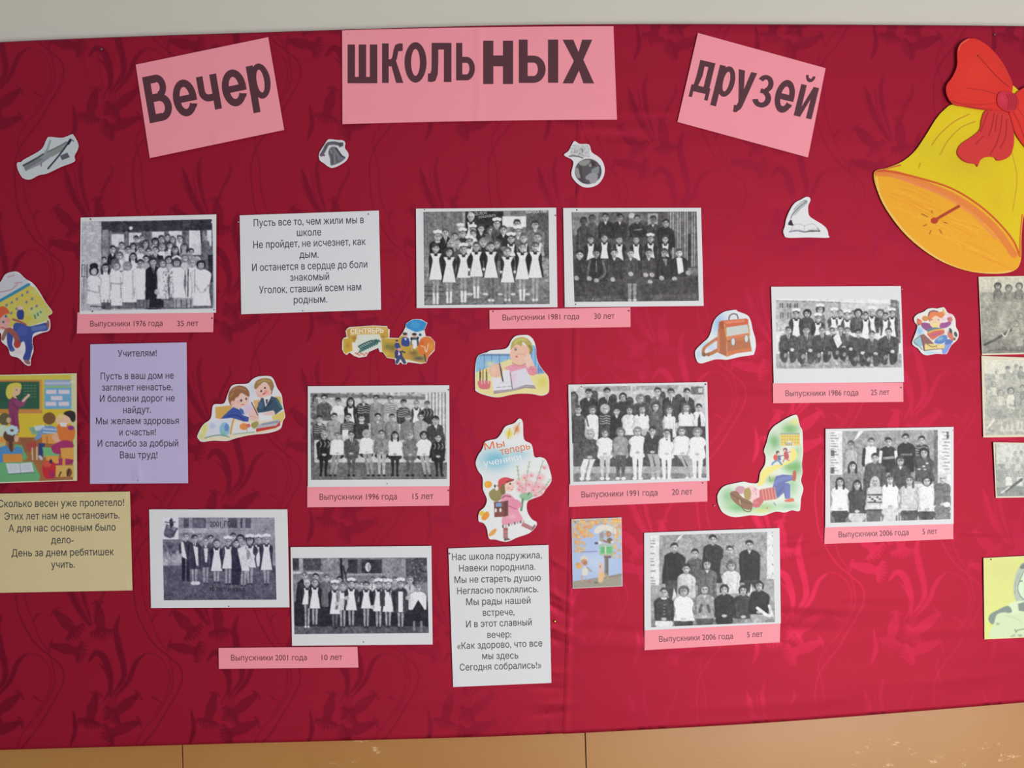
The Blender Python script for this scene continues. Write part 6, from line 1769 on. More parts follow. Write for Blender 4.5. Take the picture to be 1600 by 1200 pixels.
def d_flowergirl(C):
    C.rect(0, 0, 800, 1250, (238, 242, 242))
    C.soft(230, 430, 170, 110, (120, 196, 222), .95); C.soft(450, 380, 110, 60, (170, 214, 230), .8)
    C.soft(355, 190, 36, 42, (240, 216, 60), 1); C.soft(425, 150, 30, 40, (240, 140, 60), 1); C.line([(400, 200), (450, 90)], 6, (170, 120, 80)); C.line([(345, 240), (360, 140)], 6, (200, 170, 70))
    C.ell(162, 655, 36, 32, (244, 170, 60)); C.soft(150, 650, 18, 16, (250, 200, 70), .8); C.ell(105, 920, 26, 24, (240, 200, 70)); C.poly([(100, 960), (150, 900), (175, 940), (130, 985)], (240, 160, 60), sm=True); C.poly([(165, 1130), (190, 1080), (240, 1060), (220, 1110)], (236, 170, 90), sm=True)
    # bouquet
    for p in ([(480, 760), (450, 640), (430, 490)], [(500, 760), (510, 620), (540, 450)], [(540, 760), (600, 640), (665, 440)], [(560, 770), (660, 700), (730, 610)]):
        C.line(p, 6, (150, 180, 145))
        q = smooth_open(p, 4)
        for (a, b) in q[3:]:
            C.ell(a - 7, b, 10, 4, (160, 186, 150), 50, .7); C.ell(a + 8, b, 10, 4, (170, 192, 150), -50, .7)
    for x, y, r in ((440, 640, 36), (480, 680, 42), (500, 590, 34), (540, 650, 44), (500, 730, 36), (580, 700, 44), (640, 590, 42), (630, 670, 46), (690, 690, 34), (600, 750, 34), (560, 570, 28), (680, 500, 26), (660, 740, 30), (450, 700, 30)):
        C.soft(x, y, r, r * .85, (240, 150, 165), .9); C.soft(x + 8, y - 6, r * .5, r * .4, (252, 216, 216), .8); C.ell(x - 4, y + 6, 7, 6, (220, 110, 120))
    C.soft(480, 610, 20, 16, (246, 200, 160), .8); C.poly([(450, 750), (560, 730), (550, 790), (480, 800)], (150, 200, 160), sm=True); C.line([(540, 730), (525, 750)], 10, (90, 110, 80)); C.line([(480, 790), (465, 890)], 20, (110, 150, 110))
    # girl
    C.poly([(250, 660), (300, 660), (320, 740), (250, 810), (190, 790), (170, 730), (220, 690)], (150, 140, 84), sm=True); C.ell(225, 740, 50, 46, (156, 148, 92)); C.ell(240, 690, 16, 22, (240, 240, 240)); C.ell(225, 670, 10, 14, (90, 90, 90))
    C.ell(352, 665, 50, 56, (246, 214, 196)); C.poly([(255, 660), (260, 615), (310, 590), (370, 600), (390, 620), (330, 640), (300, 690), (270, 700)], (222, 76, 84), sm=True); C.line([(330, 635), (392, 612)], 16, (150, 60, 60)); C.ell(364, 650, 9, 8, (60, 50, 50)); C.ell(390, 680, 10, 8, (240, 190, 170)); C.line([(372, 704), (386, 702)], 6, (200, 70, 70)); C.ell(350, 690, 16, 12, (240, 170, 160), 0, .8)
    C.ell(295, 700, 22, 50, (130, 110, 70))
    C.poly([(280, 770), (350, 740), (420, 800), (460, 830), (440, 890), (480, 980), (400, 1010), (290, 1020), (300, 900)], (240, 160, 184), sm=True); C.poly([(360, 790), (440, 800), (470, 850), (400, 890), (350, 860)], (238, 150, 180), sm=True); C.line([(350, 850), (420, 880)], 8, (200, 100, 130)); C.soft(380, 950, 50, 30, (250, 190, 204), .8)
    C.line([(290, 780), (320, 760), (370, 770)], 8, (120, 80, 80)); C.poly([(215, 815), (305, 810), (310, 950), (220, 955)], (140, 76, 70)); C.poly([(305, 810), (345, 800), (345, 940), (310, 950)], (110, 66, 60)); C.poly([(232, 826), (285, 822), (286, 858), (232, 860)], (130, 170, 214)); C.rect(222, 860, 300, 880, (110, 60, 60)); C.ell(232, 892, 10, 20, (236, 236, 236)); C.ell(275, 890, 10, 20, (236, 236, 236))
    for k in range(8):
        C.poly([(290 + k * 27, 1025 - k * 6), (303 + k * 27, 1022 - k * 6), (305 + k * 27, 1050 - k * 7), (292 + k * 27, 1052 - k * 7)], (90, 84, 90) if k % 2 == 0 else (200, 180, 180))
    for k in range(6):
        C.rect(300, 1050 + k * 16, 342, 1064 + k * 16, (196, 100, 110) if k % 2 == 0 else (150, 110, 110)); a = 480 + k * 17; b = 1000 + k * 8
        C.poly([(a, b), (a + 14, b + 5), (a + 2, b + 42), (a - 14, b + 34)], (200, 100, 112) if k % 2 == 0 else (160, 120, 120))
    C.poly([(305, 1145), (345, 1145), (370, 1160), (310, 1172)], (120, 90, 90)); C.poly([(560, 1050), (590, 1020), (600, 1030), (575, 1075)], (150, 110, 110))


fg, _c = picture('picture_cutout', 'colour cutout reading Мы теперь ученики with a running schoolgirl carrying a bouquet', 'cutout',
        [(48, 460), (70, 390), (110, 330), (130, 270), (175, 250), (240, 235), (280, 190), (320, 125), (400, 95), (447, 52), (480, 90), (490, 240), (560, 290), (585, 400), (640, 405), (690, 430), (725, 520), (742, 620), (690, 700), (650, 755), (560, 790), (520, 820), (520, 900), (560, 970), (605, 1000), (600, 1040), (540, 1100), (430, 1140), (330, 1180), (230, 1160), (170, 1150), (150, 1060), (120, 1010), (75, 990), (80, 910), (130, 860), (150, 790), (115, 700), (110, 590), (70, 530)],
        735, 645, 5.853, d_flowergirl)
_fd = lambda X, Y: np.full(np.shape(X), fg.base)
lettering(fg, [('Мы', 757.5, 703.5, 789, 697.5), ('теперь', 782.5, 711.5, 829, 701.5)], ink_mat('orange_lettering', (236, 128, 84)), 15.5, _fd, 0.008, name='orange_lettering')
lettering(fg, [('ученики', 756, 729.5, 815, 718)], ink_mat('white_lettering', (240, 246, 248)), 14, _fd, 0.012, name='white_lettering')


def d_satchel(C):
    C.rect(0, 0, 1400, 1200, (230, 236, 240))
    C.soft(560, 330, 160, 240, (150, 192, 240), .9); C.soft(300, 750, 200, 90, (176, 212, 240), .8); C.soft(150, 930, 60, 110, (170, 210, 236), .7); C.soft(520, 960, 130, 60, (196, 220, 240), .7); C.soft(420, 820, 90, 60, (206, 206, 240), .8); C.soft(840, 200, 60, 40, (210, 226, 240), .8)
    C.line([(745, 250), (760, 170), (830, 130), (900, 150), (925, 220)], 26, (120, 100, 112))
    C.line([(510, 620), (360, 720), (250, 820), (235, 930)], 60, (190, 112, 70)); C.line([(500, 640), (380, 720), (290, 800)], 18, (216, 150, 100)); C.line([(510, 850), (400, 910), (330, 930)], 70, (186, 116, 66)); C.ell(255, 935, 46, 40, (136, 96, 56)); C.ell(340, 940, 40, 30, (160, 100, 56))
    C.poly([(550, 280), (700, 400), (700, 700), (540, 650), (520, 560)], (184, 98, 54)); C.poly([(510, 640), (700, 700), (700, 975), (515, 890)], (178, 102, 62)); C.poly([(520, 500), (560, 480), (560, 880), (515, 890)], (214, 130, 90))
    C.poly([(560, 270), (1090, 220), (1130, 240), (1130, 340), (690, 400), (640, 320)], (214, 98, 62)); C.poly([(640, 280), (1050, 240), (1060, 290), (700, 330)], (228, 132, 96)); C.poly([(550, 290), (640, 290), (660, 410), (620, 440), (560, 380)], (170, 78, 44))
    C.poly([(690, 400), (1120, 335), (1150, 580), (1130, 640), (700, 690)], (198, 108, 64)); C.poly([(690, 400), (1110, 340), (1135, 510), (700, 580)], (206, 212, 206)); C.poly([(700, 580), (1140, 505), (1150, 560), (900, 610), (720, 650)], (224, 128, 84))
    C.line([(650, 330), (690, 560), (740, 660), (800, 650)], 16, (226, 170, 80)); C.line([(1130, 350), (1155, 500), (1140, 590)], 16, (206, 150, 80))
    C.poly([(700, 660), (1150, 600), (1195, 860), (900, 900), (710, 980)], (188, 110, 66)); C.poly([(700, 880), (900, 840), (1190, 800), (1195, 870), (900, 910), (710, 975)], (216, 118, 66)); C.line([(700, 680), (710, 970)], 12, (236, 170, 120)); C.line([(900, 640), (1060, 610)], 24, (206, 134, 70)); C.line([(720, 670), (880, 700)], 18, (140, 80, 50))
    for x, y in ((828, 680), (1090, 620)):
        C.ell(x, y, 44, 82, (120, 116, 110)); C.ell(x, y, 34, 72, (214, 222, 222))


picture('picture_cutout', 'colour cutout of a brown school satchel, left of the outdoor class photo', 'cutout',
        [(88, 850), (230, 700), (330, 610), (390, 480), (430, 320), (500, 200), (640, 95), (780, 62), (880, 52), (930, 85), (1110, 160), (1180, 280), (1215, 450), (1265, 620), (1275, 780), (1240, 920), (1200, 945), (960, 980), (720, 1035), (590, 1030), (480, 1030), (340, 1070), (210, 1108), (130, 1085), (85, 980)],
        1080, 480, 12.63, d_satchel)


def d_lyingboy(C):
    C.rect(0, 0, 1200, 1250, (230, 238, 226))
    for x, y, a, b, c in ((880, 180, 120, 90, (104, 174, 92)), (700, 320, 90, 110, (96, 168, 96)), (950, 600, 80, 110, (104, 176, 96)), (880, 600, 100, 60, (110, 178, 90)), (700, 740, 110, 50, (120, 180, 100)), (900, 800, 90, 150, (156, 206, 156)), (200, 920, 110, 110, (126, 190, 126)),
                          (330, 1040, 180, 70, (104, 184, 104)), (600, 1040, 160, 60, (150, 206, 130)), (860, 1030, 140, 50, (150, 206, 160)), (640, 400, 60, 100, (190, 220, 180)), (960, 420, 60, 80, (170, 210, 150)), (560, 1080, 100, 30, (216, 226, 130))):
        C.soft(x, y, a, b, c, .85)
    C.soft(930, 100, 60, 40, (228, 226, 120), .8)
    C.poly([(900, 385), (950, 440), (930, 520), (800, 590), (640, 680), (590, 780), (520, 800), (540, 680), (640, 600), (780, 560), (870, 520), (880, 450)], (242, 230, 128), sm=True); C.soft(620, 650, 90, 60, (242, 232, 130), .8)
    C.poly([(770, 235), (985, 235), (990, 360), (775, 365)], (232, 206, 100)); C.rect(770, 222, 985, 240, (150, 170, 160))
    for i in range(7):
        for j in range(3):
            C.rect(785 + i * 29, 252 + j * 34, 797 + i * 29, 270 + j * 34, (186, 164, 90))
    C.poly([(815, 355), (870, 300), (930, 350)], (226, 226, 206))
    for i in range(4):
        C.rect(830 + i * 20, 330, 838 + i * 20, 360, (110, 100, 80))
    # running children
    C.ell(742, 440, 20, 22, (70, 56, 60)); C.ell(752, 450, 15, 14, (236, 196, 170)); C.ell(718, 492, 24, 32, (222, 76, 60)); C.poly([(740, 470), (770, 470), (780, 520), (740, 530)], (90, 110, 150)); C.line([(745, 520), (700, 545), (680, 570)], 20, (110, 140, 190)); C.line([(750, 525), (770, 550), (785, 570)], 20, (110, 140, 190)); C.line([(770, 480), (800, 470)], 10, (90, 100, 130))
    C.ell(825, 410, 24, 26, (140, 90, 90)); C.ell(820, 420, 14, 14, (236, 190, 170)); C.poly([(810, 440), (850, 430), (865, 500), (820, 510)], (196, 76, 90), sm=True); C.line([(850, 440), (880, 428)], 10, (190, 110, 110)); C.line([(835, 510), (870, 525)], 10, (200, 90, 80)); C.line([(820, 500), (800, 540)], 10, (170, 90, 80))
    # boy asleep
    C.poly([(690, 810), (720, 700), (800, 680), (905, 690), (905, 740), (820, 770), (880, 790), (880, 940), (825, 950), (810, 880), (740, 945), (700, 880)], (96, 110, 176), sm=False); C.line([(720, 780), (760, 740), (900, 710)], 36, (112, 128, 196)); C.line([(850, 790), (855, 930)], 36, (104, 120, 188)); C.line([(750, 900), (800, 820)], 20, (80, 92, 156))
    C.poly([(912, 650), (945, 645), (940, 740), (905, 745)], (196, 84, 60), sm=True); C.poly([(825, 960), (900, 940), (925, 960), (910, 980), (825, 980)], (226, 110, 76), sm=True)
    C.poly([(540, 850), (690, 820), (735, 950), (590, 970), (540, 1040), (470, 1030), (470, 960), (540, 930)], (206, 100, 106), sm=False)
    for k in range(5):
        C.line([(570 + k * 34, 840 - k * 5), (590 + k * 34, 960 - k * 3)], 10, (230, 160, 130))
    C.ell(505, 1010, 44, 36, (206, 100, 110)); C.soft(500, 990, 30, 20, (226, 140, 140), .7)
    C.ell(330, 850, 56, 44, (206, 150, 170)); C.ell(450, 885, 90, 80, (244, 206, 206)); C.poly([(370, 850), (430, 830), (450, 900), (430, 960), (380, 940)], (176, 150, 84), sm=True); C.ell(490, 860, 30, 26, (240, 180, 190), 0, .7); C.line([(490, 830), (500, 850)], 6, (150, 100, 100)); C.line([(500, 890), (510, 900)], 6, (190, 70, 80))
    C.poly([(220, 880), (290, 865), (350, 930), (460, 990), (440, 1070), (340, 1040), (240, 960)], (142, 98, 66), sm=True); C.line([(230, 890), (330, 960), (450, 1010)], 18, (116, 80, 56)); C.line([(320, 1000), (380, 1080), (440, 1085), (462, 1030)], 10, (100, 80, 56)); C.line([(320, 960), (330, 1010)], 8, (226, 206, 150))
    C.line([(700, 990), (720, 1020)], 12, (110, 160, 190)); C.ell(625, 1050, 10, 12, (220, 130, 140)); C.line([(650, 700), (660, 760)], 8, (90, 140, 80))


picture('picture_cutout', 'colour cutout of a boy lying in grass below a path to a school', 'cutout',
        [(78, 960), (85, 890), (150, 810), (280, 775), (370, 760), (440, 775), (525, 770), (550, 660), (600, 570), (608, 480), (590, 420), (620, 330), (650, 220), (700, 150), (760, 110), (840, 60), (945, 22), (975, 90), (990, 150), (1015, 200), (1020, 330), (1022, 450), (1010, 560), (1015, 660), (1000, 750), (1025, 840), (1000, 940), (995, 1010), (980, 1085), (900, 1075), (820, 1100), (720, 1090), (580, 1135), (440, 1130), (270, 1152), (150, 1110), (100, 1040)],
        1110, 645, 7.058, d_lyingboy)


def d_redhair(C):
    C.rect(0, 0, 1300, 1300, (232, 232, 226))
    C.soft(240, 600, 90, 130, (140, 196, 236), .95); C.soft(200, 860, 80, 90, (150, 196, 216), .9); C.soft(480, 1080, 170, 50, (170, 216, 232), .9); C.poly([(760, 900), (960, 880), (900, 980), (820, 1100), (740, 1080)], (136, 160, 226), sm=True); C.soft(900, 240, 90, 70, (246, 190, 220), .8); C.soft(760, 340, 60, 50, (244, 190, 214), .9); C.soft(860, 600, 60, 60, (236, 206, 210), .7)
    C.line([(250, 700), (110, 830), (230, 930), (290, 1000)], 22, (110, 120, 120)); C.poly([(250, 700), (130, 840), (260, 960), (300, 900)], (150, 196, 210))
    C.ell(360, 320, 72, 60, (214, 150, 90)); C.ell(230, 400, 60, 66, (226, 120, 90)); C.ell(200, 350, 24, 34, (200, 110, 90)); C.ell(215, 455, 24, 22, (110, 120, 110))
    C.poly([(270, 440), (330, 410), (470, 440), (560, 560), (420, 600), (300, 520)], (150, 80, 140), sm=True); C.poly([(680, 430), (840, 400), (930, 330), (930, 440), (830, 520), (700, 530)], (164, 84, 150), sm=True); C.ell(920, 340, 44, 60, (214, 120, 110)); C.ell(870, 330, 24, 40, (196, 110, 130))
    C.ell(580, 400, 125, 130, (244, 208, 176)); C.ell(585, 460, 80, 60, (240, 220, 150)); C.poly([(440, 320), (430, 220), (520, 160), (660, 180), (770, 160), (800, 220), (740, 300), (700, 310), (600, 260), (520, 300), (470, 380)], (232, 132, 76), sm=True); C.line([(430, 260), (460, 180), (540, 150), (640, 170)], 24, (110, 76, 96)); C.line([(760, 130), (790, 210)], 40, (222, 190, 120)); C.ell(510, 345, 14, 18, (150, 120, 150)); C.ell(655, 345, 14, 18, (140, 120, 160)); C.ell(580, 400, 20, 14, (250, 190, 190))
    C.line([(460, 370), (430, 300)], 30, (196, 130, 70))
    C.poly([(420, 560), (540, 520), (700, 530), (700, 580), (440, 640)], (100, 130, 140), sm=True); C.poly([(410, 640), (600, 570), (760, 560), (780, 650), (640, 720), (530, 790), (440, 720)], (214, 112, 90), sm=True); C.line([(410, 640), (560, 580), (750, 560)], 28, (238, 190, 90)); C.line([(500, 690), (700, 640)], 50, (200, 96, 130))
    C.poly([(250, 690), (330, 660), (460, 780), (560, 880), (340, 1020), (300, 900)], (146, 100, 96), sm=False); C.poly([(350, 880), (500, 880), (800, 900), (780, 980), (500, 1000), (350, 1020)], (234, 212, 140), sm=False); C.line([(370, 860), (500, 940), (610, 930)], 18, (150, 110, 70)); C.line([(340, 1030), (560, 1000), (750, 990)], 18, (130, 110, 120)); C.line([(270, 700), (310, 860), (340, 1020)], 34, (130, 86, 96)); C.line([(610, 900), (615, 960)], 10, (120, 90, 90))
    C.poly([(560, 850), (640, 740), (780, 680), (850, 720), (830, 800), (720, 880)], (96, 136, 200), sm=True); C.ell(690, 770, 70, 40, (130, 176, 220), -20); C.poly([(790, 880), (850, 780), (960, 800), (960, 850), (870, 890)], (90, 120, 190), sm=True); C.poly([(850, 680), (870, 600), (920, 560), (1000, 760), (970, 810), (880, 740)], (214, 122, 100), sm=True)
    C.ell(920, 590, 34, 62, (70, 80, 86), -20); C.ell(1035, 670, 34, 62, (70, 84, 86), -20); C.line([(885, 560), (880, 620)], 14, (226, 180, 150)); C.line([(985, 650), (985, 720)], 22, (236, 206, 190)); C.ell(1010, 770, 26, 30, (120, 90, 80))


picture('picture_cutout', 'small colour cutout of a red-haired child tumbling over an open book', 'cutout',
        [(75, 840), (150, 640), (190, 480), (130, 400), (120, 300), (200, 220), (330, 170), (410, 110), (520, 90), (620, 100), (730, 75), (790, 85), (860, 190), (960, 230), (1025, 330), (1040, 500), (1090, 600), (1100, 700), (1060, 800), (960, 890), (900, 980), (850, 1080), (800, 1105), (600, 1100), (470, 1125), (370, 1130), (280, 1080), (200, 980), (110, 920)],
        1420, 475, 14.12, d_redhair)


# --- rectangular colour prints
def d_classroom(C):
    C.rect(-500, -50, 900, 1200, (222, 196, 60))
    C.rect(-500, 20, 810, 95, (214, 200, 84)); C.rect(-500, 90, 440, 440, (206, 138, 62)); C.rect(-500, 108, 412, 395, (52, 98, 76)); C.soft(100, 250, 260, 90, (36, 78, 66), .6)
    C.rect(412, 95, 440, 430, (214, 160, 84)); C.rect(210, 405, 440, 440, (206, 140, 80))
    for i in range(4):
        for j in range(5):
            C.line([(250 + i * 34, 150 + j * 30), (268 + i * 34, 146 + j * 30)], 8, (130, 170, 130), .7)
    C.rect(460, 90, 750, 155, (150, 176, 206)); C.rect(460, 170, 750, 395, (120, 176, 216)); C.rect(460, 155, 750, 172, (150, 200, 120))
    for a, b, c_ in ((480, 215, 105), (610, 215, 115), (530, 280, 120), (475, 340, 110), (612, 340, 108)):
        C.rect(a, b - 22, a + c_, b + 22, (226, 214, 226))
    C.line([(480, 125), (720, 125)], 30, (190, 196, 220))
    C.rect(745, 40, 830, 1150, (216, 214, 170)); C.soft(790, 700, 40, 200, (190, 210, 130), .7)
    C.rect(-500, 690, 760, 1200, (166, 110, 66)); C.soft(350, 1000, 120, 120, (186, 120, 70), .6)
    # teacher
    C.poly([(60, 240), (80, 150), (150, 120), (215, 130), (220, 190), (150, 250), (100, 290)], (214, 196, 84), sm=True); C.ell(165, 205, 50, 50, (232, 190, 160)); C.poly([(60, 230), (90, 150), (170, 130), (215, 150), (150, 180), (120, 270), (90, 290)], (220, 204, 90), sm=True); C.ell(172, 195, 8, 6, (60, 60, 60)); C.line([(150, 262), (165, 290)], 26, (232, 190, 160))
    C.poly([(110, 290), (160, 280), (220, 330), (200, 380), (190, 460), (200, 640), (110, 560), (90, 420), (90, 340)], (142, 60, 104), sm=True); C.line([(170, 320), (220, 350), (250, 310)], 46, (150, 70, 116)); C.line([(240, 310), (280, 270), (300, 250)], 26, (232, 196, 176)); C.line([(130, 340), (190, 390)], 14, (120, 44, 90)); C.line([(130, 450), (150, 560)], 12, (120, 44, 90))
    # pupils
    C.ell(50, 500, 62, 66, (106, 98, 66)); C.ell(90, 510, 24, 30, (214, 176, 140)); C.poly([(-20, 560), (60, 560), (80, 660), (-20, 690)], (206, 222, 196), sm=False); C.rect(-500, 680, 60, 740, (226, 160, 76)); C.rect(-500, 740, 60, 800, (200, 190, 120))
    C.poly([(150, 760), (230, 770), (290, 900), (250, 930), (150, 920)], (110, 176, 120)); C.poly([(200, 690), (330, 690), (350, 800), (260, 850)], (156, 100, 66))
    C.ell(110, 670, 76, 66, (96, 66, 50)); C.line([(110, 700), (115, 840)], 40, (96, 66, 50)); C.ell(170, 700, 24, 40, (226, 180, 150))
    for a in range(8):
        t = a / 8 * 2 * math.pi
        C.ell(125 + 44 * math.cos(t), 615 + 34 * math.sin(t), 26, 20, (190, 222, 232))
    C.poly([(-30, 800), (70, 770), (120, 850), (170, 780), (230, 800), (240, 880), (30, 960), (-30, 990)], (84, 146, 200), sm=False); C.poly([(30, 865), (230, 860), (235, 950), (35, 960)], (222, 150, 70))
    C.poly([(-500, 970), (340, 940), (420, 1090), (400, 1150), (-500, 1180)], (110, 180, 126)); C.poly([(60, 960), (200, 960), (330, 950), (355, 1050), (215, 1060), (90, 1070)], (214, 224, 232)); C.line([(205, 960), (218, 1060)], 8, (150, 170, 180)); C.line([(90, 1072), (215, 1062), (355, 1052)], 8, (90, 110, 110))
    for k in range(3):
        C.line([(90, 990 + k * 22), (180, 984 + k * 22)], 5, (170, 186, 206)); C.line([(235, 982 + k * 20), (320, 978 + k * 20)], 5, (170, 186, 206))
    # middle boy with desk
    C.poly([(300, 590), (480, 560), (520, 640), (340, 660)], (130, 176, 150)); C.poly([(350, 570), (460, 560), (480, 610), (370, 620)], (206, 220, 226)); C.ell(513, 492, 66, 64, (130, 92, 56)); C.poly([(440, 590), (520, 560), (600, 590), (600, 680), (430, 690), (370, 720), (360, 690)], (120, 158, 206), sm=False); C.line([(450, 600), (590, 610)], 12, (206, 220, 232)); C.line([(450, 635), (590, 645)], 12, (206, 220, 232))
    C.poly([(430, 660), (640, 640), (640, 760), (440, 750)], (226, 160, 80)); C.poly([(540, 680), (640, 620), (690, 700), (600, 750)], (232, 180, 150), sm=True); C.line([(490, 680), (490, 760)], 12, (190, 120, 60)); C.poly([(400, 750), (470, 750), (440, 900), (400, 910)], (56, 66, 120)); C.poly([(440, 790), (600, 800), (620, 880), (460, 900)], (120, 190, 130))
    C.poly([(270, 760), (370, 720), (390, 780), (300, 840)], (180, 76, 70)); C.line([(335, 800), (340, 920)], 12, (226, 206, 180), sm=False); C.line([(385, 790), (385, 920)], 12, (226, 206, 180), sm=False); C.line([(415, 890), (430, 910)], 30, (206, 206, 220))
    # right pupils
    C.ell(700, 500, 60, 50, (240, 196, 170)); C.poly([(660, 440), (720, 410), (780, 430), (785, 510), (750, 530), (720, 480)], (56, 44, 44), sm=True); C.ell(620, 510, 40, 50, (236, 196, 160)); C.ell(630, 470, 30, 30, (232, 206, 130)); C.poly([(590, 590), (640, 540), (720, 560), (780, 600), (760, 720), (640, 740)], (224, 124, 60), sm=True); C.ell(740, 590, 34, 24, (150, 60, 140)); C.poly([(620, 540), (700, 540), (690, 580), (630, 575)], (232, 232, 232))
    C.poly([(540, 780), (660, 720), (750, 740), (760, 800), (640, 860), (560, 850)], (172, 52, 110), sm=True); C.poly([(560, 930), (740, 900), (750, 960), (580, 980)], (166, 50, 110), sm=True); C.poly([(630, 800), (765, 795), (770, 920), (640, 905)], (226, 166, 80)); C.rect(650, 900, 680, 1090, (222, 160, 76)); C.rect(480, 880, 610, 960, (226, 166, 80)); C.rect(580, 980, 770, 1100, (222, 180, 96)); C.ell(720, 1055, 30, 44, (130, 80, 50)); C.line([(700, 1090), (720, 1020)], 12, (50, 40, 40)); C.line([(615, 1090), (635, 1050)], 14, (70, 50, 40))
    C.poly([(440, 1000), (470, 950), (540, 940), (580, 980), (570, 1100), (520, 1120), (460, 1100)], (206, 46, 60), sm=True); C.ell(490, 965, 46, 36, (214, 90, 70)); C.ell(530, 940, 16, 24, (70, 50, 80)); C.rect(510, 1040, 570, 1110, (150, 50, 110), .7)


s, C_ = photo('colour picture print of a teacher at a green blackboard before pupils, at the left edge', [(-62, 587), (119.7, 583.3), (120.3, 751), (-60, 757)],
      [(-60, 588.5), (118.5, 585), (119, 749.5), (-58, 755)], 0, 580, 6.664, 51, d_classroom, group=GI, name='picture_print', mat=M_CARD, noise=.01, dimples=[(110, 588, .001, 8, 5)],
      paper_mat=paper('cream_card', (226, 222, 190)))


def d_postcard(C):
    C.rect(0, 0, 960, 1200, (176, 198, 236)); C.soft(450, 750, 260, 200, (200, 216, 244), .9); C.soft(150, 400, 80, 200, (160, 186, 230), .6)
    lc = [(236, 170, 90), (240, 190, 110), (232, 150, 80), (240, 206, 130), (214, 180, 140)]
    C.speckle(90, 100, 830, 190, 26, 0, 0, 80, lc, .8); C.speckle(100, 150, 400, 380, 26, 0, 0, 90, lc, .8); C.speckle(130, 380, 280, 600, 22, 0, 0, 40, lc, .8); C.speckle(690, 100, 830, 700, 24, 0, 0, 80, lc + [(196, 200, 226)], .75)
    C.soft(150, 160, 50, 40, (160, 176, 206), .8); C.soft(320, 140, 40, 30, (150, 160, 190), .7); C.soft(520, 160, 40, 30, (170, 166, 170), .7)
    C.poly([(95, 1040), (820, 930), (835, 1110), (100, 1150)], (160, 156, 140)); C.poly([(420, 1000), (830, 920), (830, 970)], (150, 140, 130)); C.soft(640, 1060, 160, 30, (170, 160, 140), .6)
    C.poly([(415, 310), (440, 240), (520, 195), (640, 200), (740, 260), (730, 330), (580, 270), (480, 320)], (232, 226, 214), sm=True)
    C.poly([(500, 310), (560, 290), (560, 450), (500, 440)], (170, 170, 160)); C.ell(625, 330, 50, 46, (176, 130, 96)); C.ell(640, 330, 18, 14, (226, 160, 80)); C.ell(650, 430, 44, 44, (120, 100, 76)); C.ell(530, 350, 34, 44, (160, 150, 150)); C.line([(590, 270), (600, 480)], 14, (206, 196, 190)); C.line([(705, 250), (700, 470)], 12, (190, 190, 190)); C.ell(500, 460, 26, 24, (236, 232, 230)); C.ell(690, 450, 26, 20, (230, 226, 220)); C.ell(450, 468, 30, 16, (56, 60, 80)); C.line([(560, 430), (600, 450)], 24, (170, 90, 96))
    C.rect(495, 500, 705, 650, (160, 206, 170)); C.rect(515, 525, 575, 620, (96, 186, 120)); C.rect(600, 520, 685, 620, (104, 196, 130)); C.rect(575, 510, 598, 640, (216, 222, 200)); C.line([(500, 490), (710, 480)], 16, (190, 200, 170)); C.line([(510, 640), (700, 640)], 18, (190, 180, 130))
    C.poly([(560, 655), (680, 655), (670, 690), (570, 700)], (120, 100, 96)); C.rect(572, 690, 632, 950, (112, 110, 106)); C.rect(572, 690, 596, 950, (136, 132, 126)); C.line([(600, 940), (620, 1000)], 34, (170, 160, 130))
    C.poly([(210, 690), (260, 655), (320, 690), (320, 730), (230, 730)], (226, 220, 200), sm=True); C.ell(268, 745, 46, 40, (206, 150, 110)); C.ell(280, 770, 34, 30, (196, 120, 96)); C.ell(190, 810, 54, 46, (226, 180, 110)); C.ell(170, 780, 30, 24, (214, 160, 90)); C.poly([(235, 880), (270, 830), (310, 840), (320, 930), (280, 955), (235, 940)], (226, 226, 210), sm=True); C.line([(310, 830), (350, 870), (375, 890)], 20, (170, 150, 130)); C.line([(235, 960), (230, 1040)], 22, (206, 170, 140)); C.line([(290, 960), (330, 1040)], 18, (170, 190, 220)); C.ell(340, 1040, 30, 16, (180, 120, 110))
    C.poly([(495, 770), (530, 770), (545, 860), (560, 960), (540, 1050), (480, 1050), (480, 950), (490, 860)], (232, 196, 150), sm=True); C.ell(515, 870, 24, 60, (232, 196, 190)); C.ell(540, 950, 34, 44, (236, 190, 130)); C.ell(440, 1010, 26, 24, (150, 156, 150)); C.ell(445, 1060, 34, 14, (110, 120, 110)); C.ell(505, 820, 8, 20, (190, 90, 90))
    C.line([(215, 598), (320, 596), (455, 590)], 12, (110, 100, 170), .8)


s, C_ = photo('small colour postcard of toy animals and a mailbox under autumn leaves', [(893, 811.5), (971, 808.5), (972.7, 916), (895, 919.7)],
      [(893.6, 812.2), (970.4, 809.2), (972, 915.3), (895.6, 919)], 885, 800, 9.6, 52, d_postcard, group=GI, name='postcard', mat=M_CARD, noise=.01, blur=2)

